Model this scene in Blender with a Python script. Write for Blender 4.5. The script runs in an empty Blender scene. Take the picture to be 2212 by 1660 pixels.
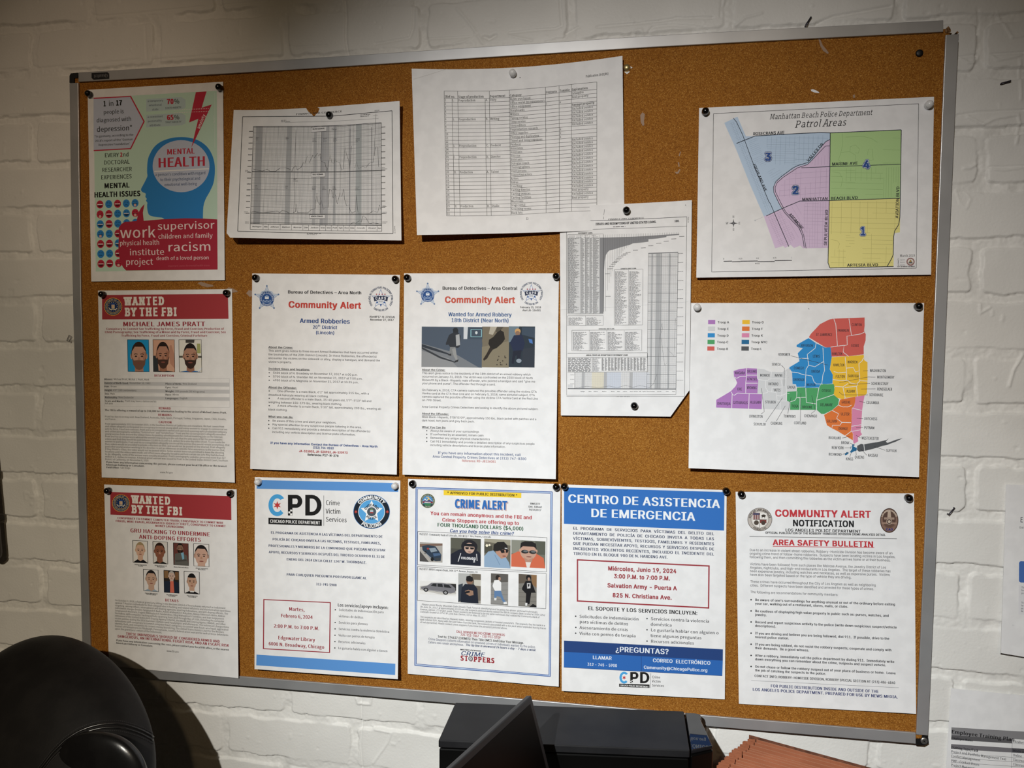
import bpy, bmesh, math, random, os
import numpy as np
from mathutils import Vector, Matrix, Euler
from mathutils.geometry import tessellate_polygon, delaunay_2d_cdt
from mathutils.bvhtree import BVHTree

SC = bpy.context.scene
COL = SC.collection
random.seed(7)

# ------------------------------------------------------------------ camera, world, lights, exposure
# Board frame (millimetres): x right, y up, z out of the wall, origin near the middle of the cork.
BOARD_HEIGHT = 1.43                     # height of that origin above the floor, metres
F_PX = 1624.85                          # focal length in pixels of a 2212 x 1660 picture
CAM_POS = np.array([174.356, 37.118, 1002.827])
CAM_R = np.array([[0.98599059, 0.00898181, -0.16655894],
                  [0.01624765, -0.99897232, 0.04231208],
                  [-0.16600773, -0.0444255, -0.98512324]])   # rows: right, down, forward


def W(p):
    """board millimetres -> world metres"""
    return Vector((p[0] / 1000.0, -p[2] / 1000.0, BOARD_HEIGHT + p[1] / 1000.0))


def Wd(d):
    return Vector((d[0], -d[2], d[1]))


cam_data = bpy.data.cameras.new('camera')
cam_data.sensor_fit = 'HORIZONTAL'
cam_data.sensor_width = 36.0
cam_data.lens = F_PX / 2212.0 * 36.0
cam_data.clip_start = 0.02
cam = bpy.data.objects.new('camera', cam_data)
COL.objects.link(cam)
_r, _u, _b = Wd(CAM_R[0]), Wd(-CAM_R[1]), Wd(-CAM_R[2])
_m = Matrix((_r, _u, _b)).transposed().to_4x4()
_m.translation = W(CAM_POS)
cam.matrix_world = _m
SC.camera = cam

world = bpy.data.worlds.new('room_air')
SC.world = world
world.use_nodes = True
world.node_tree.nodes['Background'].inputs[0].default_value = (1.0, 0.74, 0.46, 1)
world.node_tree.nodes['Background'].inputs[1].default_value = 0.013

SC.view_settings.view_transform = 'Standard'
SC.view_settings.look = 'None'
SC.view_settings.gamma = 1.0
SC.view_settings.use_curve_mapping = False
SC.view_settings.exposure = 0.0


def spot(name, pos, aim, energy, color, size, blend, radius):
    d = bpy.data.lights.new(name, 'SPOT')
    d.energy = energy
    d.color = color
    d.spot_size = math.radians(size)
    d.spot_blend = blend
    d.shadow_soft_size = radius
    o = bpy.data.objects.new(name, d)
    COL.objects.link(o)
    o.location = W(pos)
    v = W(aim) - W(pos)
    o.rotation_euler = v.to_track_quat('-Z', 'Y').to_euler()
    return o


# one lamp behind and above the photographer: its beam is a pool with a warm, wide skirt towards the lower left
LAMP = (-153, 640, 1800)
spot('lamp_light', LAMP, (175, -140, 0), 88.3, (1.0, 0.973, 0.939), 50.0, 1.0, 0.012)
spot('lamp_light', LAMP, (-465, -1692, 0), 67.6, (1.0, 0.865, 0.663), 102.5, 1.0, 0.012)
spot('lamp_light', LAMP, (135, -498, 0), 60.0, (0.597, 0.816, 1.0), 40.6, 1.0, 0.012)
# warm fill added to brighten the upper left, then the dim room light
spot('upper_left_fill', (-692, 897, 1735), (-616, 368, -16), 17.5, (1.0, 0.767, 0.567), 20.9, 1.0, 0.03)
spot('room_light', (420, 900, 2300), (-250, -250, 0), 8.6, (1.0, 0.70, 0.36), 120, 1.0, 0.045)


# ------------------------------------------------------------------ small tools
def ray(u, v):
    d = np.array([(u - 1106.0) / F_PX, (v - 830.0) / F_PX, 1.0]) @ CAM_R
    return d


def bk(u, v, z=0.0):
    """a point of the board frame, z millimetres in front of the cork, seen at u, v of the photograph"""
    u = np.asarray(u, float); v = np.asarray(v, float); z = np.asarray(z, float)
    d = np.stack([(u - 1106.0) / F_PX, (v - 830.0) / F_PX, np.ones_like(u)], -1) @ CAM_R
    k = (z - CAM_POS[2]) / d[..., 2]
    return CAM_POS + d * k[..., None]


def bky(u, v, y):
    d = ray(u, v)
    return CAM_POS + d * ((y - CAM_POS[1]) / d[1])


def lin(c):
    c = c / 255.0
    return c / 12.92 if c <= 0.04045 else ((c + 0.055) / 1.055) ** 2.4


MATS = {}


def mat(key, rough=0.6, metal=0.0, spec=0.5, coat=0.0):
    """plain procedural material; key is a hex colour or an (r, g, b) linear triple"""
    k = (key, rough, metal, spec, coat)
    if k in MATS:
        return MATS[k]
    if isinstance(key, str):
        h = key.lstrip('#')
        rgb = tuple(lin(int(h[i:i + 2], 16)) for i in (0, 2, 4))
        nm = 'colour_' + h
    else:
        rgb = key
        nm = 'paint'
    m = bpy.data.materials.new(nm)
    m.use_nodes = True
    b = m.node_tree.nodes['Principled BSDF']
    b.inputs['Base Color'].default_value = (*rgb, 1)
    b.inputs['Roughness'].default_value = rough
    b.inputs['Metallic'].default_value = metal
    b.inputs['Specular IOR Level'].default_value = spec
    b.inputs['Coat Weight'].default_value = coat
    MATS[k] = m
    return m


def ink(h):
    return mat(h, rough=0.65, spec=0.25)


def noise_mat(name, c1, c2, scale, rough, detail=4.0, bump=0.0, bump_scale=None, metal=0.0, spec=0.5, lo=0.4, hi=0.6, bump_dist=0.001):
    m = bpy.data.materials.new(name)
    m.use_nodes = True
    n, l = m.node_tree.nodes, m.node_tree.links
    b = n['Principled BSDF']
    tc = n.new('ShaderNodeTexCoord')
    nz = n.new('ShaderNodeTexNoise'); nz.inputs['Scale'].default_value = scale; nz.inputs['Detail'].default_value = detail
    l.new(tc.outputs['Object'], nz.inputs['Vector'])
    cr = n.new('ShaderNodeValToRGB')
    cr.color_ramp.elements[0].position = lo; cr.color_ramp.elements[1].position = hi
    cr.color_ramp.elements[0].color = (*c1, 1); cr.color_ramp.elements[1].color = (*c2, 1)
    l.new(nz.outputs['Fac'], cr.inputs['Fac']); l.new(cr.outputs['Color'], b.inputs['Base Color'])
    b.inputs['Roughness'].default_value = rough; b.inputs['Metallic'].default_value = metal
    b.inputs['Specular IOR Level'].default_value = spec
    if bump:
        n2 = n.new('ShaderNodeTexNoise'); n2.inputs['Scale'].default_value = bump_scale or scale; n2.inputs['Detail'].default_value = 5
        l.new(tc.outputs['Object'], n2.inputs['Vector'])
        bp = n.new('ShaderNodeBump'); bp.inputs['Strength'].default_value = bump; bp.inputs['Distance'].default_value = bump_dist
        l.new(n2.outputs['Fac'], bp.inputs['Height']); l.new(bp.outputs['Normal'], b.inputs['Normal'])
    return m


M_PAPER = noise_mat('white_paper', (0.80, 0.80, 0.81), (0.85, 0.85, 0.86), 55.0, 0.75, bump=0.10, bump_scale=90.0, spec=0.2, bump_dist=0.0006)
M_PAINT = noise_mat('white_wall_paint', (0.765, 0.755, 0.725), (0.81, 0.80, 0.77), 9.0, 0.5, bump=0.5, bump_scale=300.0, spec=0.35, bump_dist=0.0007)
M_ALU = noise_mat('brushed_aluminium', (0.44, 0.445, 0.455), (0.50, 0.505, 0.515), 14.0, 0.40, metal=0.55, spec=0.45)
M_BLACK = mat('#131314', rough=0.45)
M_PINBLACK = mat('#08080a', rough=0.12, spec=0.6, coat=0.5)
M_PINWHITE = mat('#dedede', rough=0.22, spec=0.5, coat=0.3)


def cork_material():
    m = bpy.data.materials.new('cork')
    m.use_nodes = True
    n, l = m.node_tree.nodes, m.node_tree.links
    b = n['Principled BSDF']
    tc = n.new('ShaderNodeTexCoord')
    big = n.new('ShaderNodeTexNoise'); big.inputs['Scale'].default_value = 7.0; big.inputs['Detail'].default_value = 3
    vo = n.new('ShaderNodeTexVoronoi'); vo.inputs['Scale'].default_value = 1050.0
    fine = n.new('ShaderNodeTexNoise'); fine.inputs['Scale'].default_value = 880.0; fine.inputs['Detail'].default_value = 3
    for q in (big, vo, fine):
        l.new(tc.outputs['Object'], q.inputs['Vector'])
    sep = n.new('ShaderNodeSeparateColor'); l.new(vo.outputs['Color'], sep.inputs[0])
    mx = n.new('ShaderNodeMath'); mx.operation = 'MULTIPLY_ADD'; mx.inputs[1].default_value = 0.45
    l.new(sep.outputs[0], mx.inputs[0])
    m2 = n.new('ShaderNodeMath'); m2.operation = 'MULTIPLY_ADD'; m2.inputs[1].default_value = 0.55; m2.inputs[2].default_value = 0.0
    l.new(fine.outputs['Fac'], m2.inputs[0]); l.new(m2.outputs[0], mx.inputs[2])
    cr = n.new('ShaderNodeValToRGB'); e = cr.color_ramp.elements
    e[0].position = 0.22; e[0].color = (0.165, 0.055, 0.005, 1)
    e[1].position = 0.80; e[1].color = (0.53, 0.265, 0.062, 1)
    x = e.new(0.42); x.color = (0.285, 0.103, 0.011, 1)
    x = e.new(0.62); x.color = (0.345, 0.139, 0.018, 1)
    l.new(mx.outputs[0], cr.inputs['Fac'])
    mixc = n.new('ShaderNodeMixRGB'); mixc.blend_type = 'MULTIPLY'; mixc.inputs[0].default_value = 0.35
    c2 = n.new('ShaderNodeValToRGB'); c2.color_ramp.elements[0].position = 0.35; c2.color_ramp.elements[1].position = 0.65
    c2.color_ramp.elements[0].color = (0.72, 0.66, 0.60, 1); c2.color_ramp.elements[1].color = (1, 1, 1, 1)
    l.new(big.outputs['Fac'], c2.inputs['Fac'])
    l.new(cr.outputs['Color'], mixc.inputs[1]); l.new(c2.outputs['Color'], mixc.inputs[2])
    l.new(mixc.outputs[0], b.inputs['Base Color'])
    b.inputs['Roughness'].default_value = 0.8
    b.inputs['Specular IOR Level'].default_value = 0.2
    bp = n.new('ShaderNodeBump'); bp.inputs['Strength'].default_value = 0.35; bp.inputs['Distance'].default_value = 0.0006
    l.new(mx.outputs[0], bp.inputs['Height']); l.new(bp.outputs['Normal'], b.inputs['Normal'])
    return m


M_CORK = cork_material()


def tag(o, label=None, cat=None, group=None, kind=None):
    if label: o['label'] = label
    if cat: o['category'] = cat
    if group: o['group'] = group
    if kind: o['kind'] = kind
    return o


def empty(name, loc, label, cat, group=None):
    o = bpy.data.objects.new(name, None)
    o.empty_display_size = 0.02
    COL.objects.link(o)
    o.location = loc
    return tag(o, label, cat, group)


def mesh_obj(name, verts, faces, mats, parent=None, loc=None, fmat=None, smooth=False):
    """verts are world positions; the object's origin sits at loc (or at its parent's origin)"""
    v = np.asarray(verts, float).reshape(-1, 3)
    base = Vector((0, 0, 0))
    if parent is not None:
        p = parent
        while p is not None:
            base = base + p.location
            p = p.parent
    if loc is not None:
        org = Vector(loc)
    else:
        org = base
    me = bpy.data.meshes.new(name)
    me.from_pydata((v - np.array(org)).tolist(), [], faces)
    if not isinstance(mats, (list, tuple)):
        mats = [mats]
    for m in mats:
        me.materials.append(m)
    if fmat is not None:
        me.polygons.foreach_set('material_index', np.asarray(fmat, np.int32))
    if smooth:
        me.polygons.foreach_set('use_smooth', np.ones(len(me.polygons), bool))
    me.update()
    o = bpy.data.objects.new(name, me)
    COL.objects.link(o)
    if parent is not None:
        o.parent = parent
        o.location = org - base
    else:
        o.location = org
    return o


def wv(pts):
    """board points (n,3) in mm -> world array"""
    p = np.asarray(pts, float).reshape(-1, 3)
    return np.stack([p[:, 0] / 1000, -p[:, 2] / 1000, BOARD_HEIGHT + p[:, 1] / 1000], 1)


def bev(o, w, seg=2):
    m = o.modifiers.new('bevel', 'BEVEL'); m.width = w; m.segments = seg; m.limit_method = 'ANGLE'
    return o


def shade(o):
    for p in o.data.polygons:
        p.use_smooth = True
    return o


def box_faces(o=0):
    return [[o + i for i in f] for f in ([0, 3, 2, 1], [4, 5, 6, 7], [0, 1, 5, 4], [1, 2, 6, 5], [2, 3, 7, 6], [3, 0, 4, 7])]


def hexa(name, front, back, m, parent=None, loc=None):
    """solid between two quads (board frame)"""
    v = wv(list(back) + list(front))
    return mesh_obj(name, v, box_faces(), m, parent, loc)


def oriented_box(name, c, ax, ay, az, m, parent=None, loc=None):
    """box with corner c and edge vectors ax, ay, az in the board frame"""
    c = np.asarray(c, float); ax = np.asarray(ax, float); ay = np.asarray(ay, float); az = np.asarray(az, float)
    b = [c, c + ax, c + ax + ay, c + ay]
    f = [p + az for p in b]
    if np.dot(np.cross(ax, ay), az) < 0:
        b, f = f, b
    return mesh_obj(name, wv(b + f), box_faces(), m, parent, loc)


def prism(name, poly, z0, z1, m, parent=None, loc=None):
    """outline of board points (x, y) extruded from z0 to z1"""
    n = len(poly)
    a = sum(poly[i][0] * poly[(i + 1) % n][1] - poly[(i + 1) % n][0] * poly[i][1] for i in range(n))
    if a < 0: poly = poly[::-1]
    v = [(p[0], p[1], z0) for p in poly] + [(p[0], p[1], z1) for p in poly]
    f = [list(range(n))[::-1], list(range(n, 2 * n))] + [[i, (i + 1) % n, n + (i + 1) % n, n + i] for i in range(n)]
    return mesh_obj(name, wv(v), f, m, parent, loc)


def tube(name, pts, r, m, parent=None, loc=None, seg=8, closed=False):
    """tube along board points"""
    P = [np.asarray(p, float) for p in pts]
    V, Fc = [], []
    n = len(P)
    for i in range(n):
        t = P[min(i + 1, n - 1)] - P[max(i - 1, 0)]
        t = t / (np.linalg.norm(t) + 1e-9)
        a = np.cross(t, (0, 0, 1.0))
        if np.linalg.norm(a) < 1e-3: a = np.cross(t, (0, 1.0, 0))
        a /= np.linalg.norm(a); b = np.cross(t, a)
        rr = r[i] if isinstance(r, (list, tuple)) else r
        for k in range(seg):
            q = 2 * math.pi * k / seg
            V.append(P[i] + rr * (math.cos(q) * a + math.sin(q) * b))
    for i in range(n - 1):
        for k in range(seg):
            Fc.append([i * seg + k, i * seg + (k + 1) % seg, (i + 1) * seg + (k + 1) % seg, (i + 1) * seg + k])
    Fc.append(list(range(seg))[::-1]); Fc.append([(n - 1) * seg + k for k in range(seg)])
    o = mesh_obj(name, wv(V), Fc, m, parent, loc)
    return shade(o)


# ------------------------------------------------------------------ letters
FDIR = bpy.utils.system_resource('DATAFILES', path='fonts') or ''
FONTS = {}


def font(key):
    if key in FONTS:
        return FONTS[key]
    f = None
    fn = {'A': 'Inter.woff2', 'N': 'Noto Sans CJK Regular.woff2', 'V': 'Noto Sans CJK Regular.woff2'}.get(key)
    if fn:
        try:
            f = bpy.data.fonts.load(os.path.join(FDIR, fn))
        except Exception:
            f = None
    FONTS[key] = f
    return f


_cu = bpy.data.curves.new('lettering', 'FONT')
_cu.resolution_u = 2
_cu.fill_mode = 'FRONT'
_co = bpy.data.objects.new('lettering', _cu)
_ls = bpy.data.scenes.new('lettering')          # a scratch scene, removed at the end
_ls.collection.objects.link(_co)


def _glyph_mesh(fk, body, off=0.0):
    f = font(fk)
    _cu.font = f if f else _B0
    _cu.resolution_u = 3 if fk == 'A' else 2
    _cu.body = body
    _cu.offset = off
    _vl = _ls.view_layers[0]
    _vl.update()
    dg = _vl.depsgraph
    me = _co.evaluated_get(dg).to_mesh()
    n = len(me.vertices)
    v = np.zeros(n * 3); me.vertices.foreach_get('co', v)
    fc = [list(p.vertices) for p in me.polygons]
    _co.evaluated_get(dg).to_mesh_clear()
    return v.reshape(-1, 3)[:, :2], fc


_B0 = _cu.font
FM = {}


def _glyph_outline(fk, ch):
    """outlines of one character filled piece by piece (overlapping strokes stay filled)"""
    _glyph_mesh(fk, ch)
    cv = _co.to_curve(_ls.view_layers[0].depsgraph)
    polys = []
    for sp in cv.splines:
        P = []
        bp = sp.bezier_points
        n = len(bp)
        for i in range(n):
            a, b = bp[i], bp[(i + 1) % n]
            p0, p1, p2, p3 = a.co, a.handle_right, b.handle_left, b.co
            ch0 = (p3 - p0).length
            bow = abs((p1 - p0).cross(p3 - p0).z) + abs((p2 - p0).cross(p3 - p0).z)
            m = 1 if bow < 1e-5 * max(ch0, 1e-6) else 4
            for k in range(m):
                t = k / m; u = 1 - t
                q = p0 * u ** 3 + p1 * 3 * u * u * t + p2 * 3 * u * t * t + p3 * t ** 3
                P.append((q.x, q.y))
        Q = [P[0]]
        for p in P[1:]:
            if math.hypot(p[0] - Q[-1][0], p[1] - Q[-1][1]) > 1e-5: Q.append(p)
        if len(Q) > 2 and math.hypot(Q[0][0] - Q[-1][0], Q[0][1] - Q[-1][1]) < 1e-5: Q.pop()
        if len(Q) > 2: polys.append(Q)
    _co.to_curve_clear()

    if not polys: return np.zeros((0, 3)), []
    pts = []; edges = []
    for p in polys:
        o = len(pts); pts += [Vector(q) for q in p]
        edges += [(o + i, o + (i + 1) % len(p)) for i in range(len(p))]
    rs = delaunay_2d_cdt(pts, edges, [], 0, 1e-6)

    def winding(x, y):
        w = 0
        for p in polys:
            for i in range(len(p)):
                (x0, y0), (x1, y1) = p[i], p[(i + 1) % len(p)]
                if (y0 <= y) != (y1 <= y):
                    c = (x1 - x0) * (y - y0) - (x - x0) * (y1 - y0)
                    if y0 <= y and c > 0: w += 1
                    elif y0 > y and c < 0: w -= 1
        return w

    Fs = []
    for t in rs[2]:
        x = sum(rs[0][i].x for i in t) / len(t); y = sum(rs[0][i].y for i in t) / len(t)
        if winding(x, y): Fs.append(list(t))
    return np.array([(p.x, p.y, 0.0) for p in rs[0]]), Fs


def fmetrics(fk):
    if fk in FM:
        return FM[fk]
    v, _ = _glyph_mesh(fk, 'H')
    cap = v[:, 1].max(); wH = v[:, 0].max() - v[:, 0].min(); lsb = v[:, 0].min()
    v2, _ = _glyph_mesh(fk, 'HH')
    adv = v2[:, 0].max() - v2[:, 0].min() - wH
    vx, _ = _glyph_mesh(fk, 'x'); vl, _ = _glyph_mesh(fk, 'l')
    FM[fk] = dict(cap=cap, wH=wH, adv=adv, xh=vx[:, 1].max() / cap, asc=vl[:, 1].max() / cap)
    return FM[fk]


GC = {}


def glyph(fk, ch, bold, serif):
    """vertices in units of cap height, faces and advance of one character"""
    k = (fk, ch, bold, serif)
    if k in GC:
        return GC[k]
    m = fmetrics(fk)
    cap = m['cap']
    if ch == ' ':
        v, _ = _glyph_mesh(fk, 'H H')
    else:
        v, _ = _glyph_mesh(fk, 'H' + ch + 'H')
    adv = (v[:, 0].max() - v[:, 0].min() - m['wH'] - m['adv']) / cap
    if ch == ' ':
        GC[k] = (np.zeros((0, 3)), [], adv)
        return GC[k]
    if fk == 'A':
        v, f = _glyph_outline(fk, ch)
        v[:, :2] /= cap
    else:
        v, f = _glyph_mesh(fk, ch)
        v = v / cap
    if serif and ch.isalnum():
        cnt = {}
        for p in f:
            for i in range(len(p)):
                e = tuple(sorted((p[i], p[(i + 1) % len(p)])))
                cnt[e] = cnt.get(e, 0) + 1
        ext, th = (0.12, 0.075) if serif == 1 else (0.10, 0.15)
        V = v.tolist(); Fs = list(f)
        for (i, j), c in cnt.items():
            if c != 1: continue
            a, b = v[i], v[j]
            L = abs(a[0] - b[0])
            if abs(a[1] - b[1]) > 0.004 or L < 0.07 or L > 0.36: continue
            y = (a[1] + b[1]) / 2
            lev = None
            for L0, sgn in ((0, 1), (m['xh'], -1), (1.0, -1), (m['asc'], -1)):
                if abs(y - L0) < 0.03: lev = sgn
            if lev is None: continue
            x0, x1 = min(a[0], b[0]) - ext, max(a[0], b[0]) + ext
            if ch.islower() and lev == -1 and ch in 'bdhiklmnprujft': x1 -= ext
            o = len(V)
            y2 = y + lev * th
            V += [[x0, min(y, y2)], [x1, min(y, y2)], [x1, max(y, y2)], [x0, max(y, y2)]]
            Fs.append([o, o + 1, o + 2, o + 3])
        v = np.concatenate([np.array(V), np.r_[np.zeros(len(v)), np.full(len(V) - len(v), .5)][:, None]], 1); f = Fs
        adv += 0.06 if serif == 1 else 0.16
    if v.shape[1] == 2: v = np.concatenate([v, np.zeros((len(v), 1))], 1)
    if bold:      # heavier strokes: the same outline laid down again, a little to each side
        sh = ((-bold, 0), (bold, 0)) if bold <= .065 else ((-bold, -bold * .5), (bold, -bold * .5), (-bold, bold * .5), (bold, bold * .5), (0, 0))
        n = len(v)
        f = [[i + q * n for i in p] for q in range(len(sh)) for p in f]
        v = np.concatenate([v + np.array((*d, q)) for q, d in enumerate(sh)])
    GC[k] = (v, f, adv)
    return GC[k]


def layout(txt, fk, bold, serif, slant=0.0, space=0.0):
    """one line -> vertices (x, y in cap heights), faces, width"""
    if fk == 'A' and bold >= .03: bold = min(bold * 1.7, .085)
    x = 0.0; V = []; Fs = []; o = 0
    for ch in txt:
        v, f, a = glyph(fk, ch, bold, serif)
        if len(v):
            w = v.copy(); w[:, 0] += x
            if slant: w[:, 0] += slant * w[:, 1]
            V.append(w); Fs += [[i + o for i in p] for p in f]; o += len(w)
        x += a + bold * 1.2 + space
    if not V:
        return np.zeros((0, 3)), [], x
    V = np.concatenate(V)
    return V, Fs, x


# ------------------------------------------------------------------ sheets of paper
def sub_tri(tris, pts, L):
    """split triangles of 2-D points until no edge is longer than L"""
    pts = [tuple(p) for p in pts]; out = []; st = [tuple(t) for t in tris]; cache = {}
    while st:
        a, b, c = st.pop()
        es = [((pts[a][0] - pts[b][0]) ** 2 + (pts[a][1] - pts[b][1]) ** 2, a, b, c),
              ((pts[b][0] - pts[c][0]) ** 2 + (pts[b][1] - pts[c][1]) ** 2, b, c, a),
              ((pts[c][0] - pts[a][0]) ** 2 + (pts[c][1] - pts[a][1]) ** 2, c, a, b)]
        d, i, j, k = max(es)
        if d <= L * L:
            out.append((a, b, c)); continue
        key = (min(i, j), max(i, j))
        if key not in cache:
            cache[key] = len(pts)
            pts.append(((pts[i][0] + pts[j][0]) / 2, (pts[i][1] + pts[j][1]) / 2))
        m = cache[key]
        st.append((i, m, k)); st.append((m, j, k))
    return out, pts


class Sheet:
    """A sheet pinned to the board. top / bottom: lists of (s, u, v) along the two edges of the photographed
    sheet; lift: height over the cork of the corners TL, TR, BR, BL in mm."""

    def __init__(self, name, label, top, bottom, zm, lift, base=0.7, cat='poster', group=None, outline=None, bulge=0.0):
        self.top = np.array(top, float); self.bot = np.array(bottom, float)
        self.ox, self.oy, self.sc = zm
        self.lift = lift; self.base = base; self.bulge = bulge
        c = self.pos(0.5, 0.5, 0)
        self.root = empty(name, W(c), label, cat, group or ('papers pinned on the cork board' if cat == 'poster' else 'sheets on the bare wall'))
        self.parts = {}
        self.cur = None
        self.lay = 0.0
        gs, gt = np.meshgrid(np.linspace(0, 1, 25), np.linspace(0, 1, 31))
        if outline is None:
            pts = np.stack([gs.ravel(), gt.ravel()], 1)
            I = np.arange(25 * 31).reshape(31, 25)
            tri = np.stack([I[:-1, :-1], I[1:, :-1], I[1:, 1:], I[:-1, 1:]], -1).reshape(-1, 4).tolist()
        else:
            dense = []
            for i in range(len(outline)):
                a, b = outline[i], outline[(i + 1) % len(outline)]
                n = max(1, int(30 * math.hypot(b[0] - a[0], b[1] - a[1])))
                dense += [(a[0] + (b[0] - a[0]) * k / n, a[1] + (b[1] - a[1]) * k / n) for k in range(n)]
            nd = len(dense)
            inner = [(x, y) for x, y in zip(gs.ravel(), gt.ravel()) if .02 < x < .98 and .02 < y < .98]
            rs = delaunay_2d_cdt([Vector(p) for p in dense + inner], [(i, (i + 1) % nd) for i in range(nd)], [list(range(nd))], 1, 1e-5)
            pts = np.array([(p.x, p.y) for p in rs[0]]); tri = [list(t) for t in rs[2]]
        P3 = self.pos(pts[:, 0], pts[:, 1], 0)
        fs = self._front(P3, tri)
        o = mesh_obj('sheet', wv(P3), fs, M_PAPER, self.root)
        sm = o.modifiers.new('paper thickness', 'SOLIDIFY'); sm.thickness = 0.00022; sm.offset = -1.0
        self.sheet = o

    @staticmethod
    def _front(P3, tri):
        out = []
        for t in tri:
            a, b, c = P3[t[0]], P3[t[1]], P3[t[2]]
            if (b[0] - a[0]) * (c[1] - a[1]) - (b[1] - a[1]) * (c[0] - a[0]) < 0:
                t = t[::-1]
            out.append(list(t))
        return out

    @staticmethod
    def _edge(E, s):
        if len(E) == 2:
            k = (s - E[0, 0]) / (E[1, 0] - E[0, 0])
            return E[0, 1] + k * (E[1, 1] - E[0, 1]), E[0, 2] + k * (E[1, 2] - E[0, 2])
        # smooth (Lagrange) curve through three or four points
        u = np.zeros_like(s); v = np.zeros_like(s)
        for i in range(len(E)):
            w = np.ones_like(s)
            for j in range(len(E)):
                if j != i: w = w * (s - E[j, 0]) / (E[i, 0] - E[j, 0])
            u = u + w * E[i, 1]; v = v + w * E[i, 2]
        return u, v

    def px(self, s, t):
        s = np.asarray(s, float); t = np.asarray(t, float)
        ut, vt = self._edge(self.top, s); ub, vb = self._edge(self.bot, s)
        return ut + (ub - ut) * t, vt + (vb - vt) * t

    def height(self, s, t):
        a, b, c, d = self.lift
        tt = np.clip(t, 0, 1); ss = np.clip(s, 0, 1)
        return self.base + (a + (b - a) * ss) * (1 - tt) ** 2 + (d + (c - d) * ss) * tt ** 1.7 + self.bulge * 4 * ss * (1 - ss) * tt

    def pos(self, s, t, dz):
        u, v = self.px(s, t)
        return bk(u, v, self.height(np.asarray(s, float), np.asarray(t, float)) + dz)

    def st(self, x, y):
        """local drawing coordinates -> page coordinates"""
        U = self.ox + np.asarray(x, float) * self.sc; V = self.oy + np.asarray(y, float) * self.sc
        s = np.full_like(U, 0.5); t = np.full_like(U, 0.5)
        h = 1e-4
        for _ in range(12):
            u, v = self.px(s, t)
            us, vs = self.px(s + h, t); ut, vt = self.px(s, t + h)
            a, b, c, d = (us - u) / h, (ut - u) / h, (vs - v) / h, (vt - v) / h
            det = a * d - b * c
            eu, ev = U - u, V - v
            s = s + (d * eu - b * ev) / det; t = t + (a * ev - c * eu) / det
        return s, t

    # --- buckets
    def part(self, name):
        if name not in self.parts:
            self.parts[name] = dict(V=[], F=[], M=[], n=0, mats=[], child={})
        self.cur = self.parts[name]
        return self

    def fresh(self, name):
        """a further part of the same kind"""
        i = 0
        while (name, i) in self.parts: i += 1
        self.parts[(name, i)] = dict(V=[], F=[], M=[], n=0, mats=[], child={})
        self.cur = self.parts[(name, i)]
        return self

    def add(self, s, t, faces, col, dz):
        b = self.cur
        P3 = self.pos(s, t, dz)
        if col not in b['mats']: b['mats'].append(col)
        mi = b['mats'].index(col)
        fs = self._front(P3, faces)
        b['V'].append(P3); b['F'] += [[i + b['n'] for i in f] for f in fs]; b['M'] += [mi] * len(fs); b['n'] += len(P3)

    # --- drawing
    def poly_st(self, pts, col, dz=0.10):
        tri = tessellate_polygon([[Vector((p[0], p[1], 0)) for p in pts]])
        tri, P = sub_tri(tri, pts, 0.06)
        P = np.array(P)
        self.add(P[:, 0], P[:, 1], tri, col, dz)

    def poly(self, pts, col, dz=0.10):
        a = np.array(pts, float)
        s, t = self.st(a[:, 0], a[:, 1])
        self.poly_st(list(zip(s.tolist(), t.tolist())), col, dz)

    def rect_st(self, x0, y0, x1, y1):
        s, t = self.st(np.array([x0, x1]), np.array([y0, y1]))
        return s[0], t[0], s[1], t[1]

    def rect(self, x0, y0, x1, y1, col, dz=0.10):
        """page-aligned rectangle from its top left and bottom right corners"""
        a, b, c, d = self.rect_st(x0, y0, x1, y1)
        self.poly_st([(a, b), (c, b), (c, d), (a, d)], col, dz)

    def frame(self, x0, y0, x1, y1, w, col, dz=0.14):
        a, b, c, d = self.rect_st(x0, y0, x1, y1)
        self.line_st([(a, b), (c, b), (c, d), (a, d), (a, b)], w, col, dz)

    def ell(self, cx, cy, rx, ry, col, dz=0.12, n=28, a0=0.0, a1=360.0):
        pts = [(cx + rx * math.cos(math.radians(a0 + (a1 - a0) * k / n)), cy - ry * math.sin(math.radians(a0 + (a1 - a0) * k / n))) for k in range(n if a1 - a0 >= 360 else n + 1)]
        self.poly(pts, col, dz)

    def ring(self, cx, cy, r0, r1, col, dz=0.13, n=40, ky=1.0):
        pts = []
        for k in range(n):
            q = 2 * math.pi * k / n
            pts += [(cx + r0 * math.cos(q), cy + ky * r0 * math.sin(q)), (cx + r1 * math.cos(q), cy + ky * r1 * math.sin(q))]
        a = np.array(pts); s, t = self.st(a[:, 0], a[:, 1])
        fs = [[2 * k, 2 * k + 1, (2 * k + 3) % (2 * n), (2 * k + 2) % (2 * n)] for k in range(n)]
        self.add(s, t, fs, col, dz)

    def star(self, cx, cy, r, col, n=5, inner=0.42, rot=90.0, dz=0.16, ky=1.0):
        pts = []
        for k in range(2 * n):
            q = math.radians(rot + 180.0 * k / n); rr = r if k % 2 == 0 else r * inner
            pts.append((cx + rr * math.cos(q), cy - ky * rr * math.sin(q)))
        self.poly(pts, col, dz)

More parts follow.
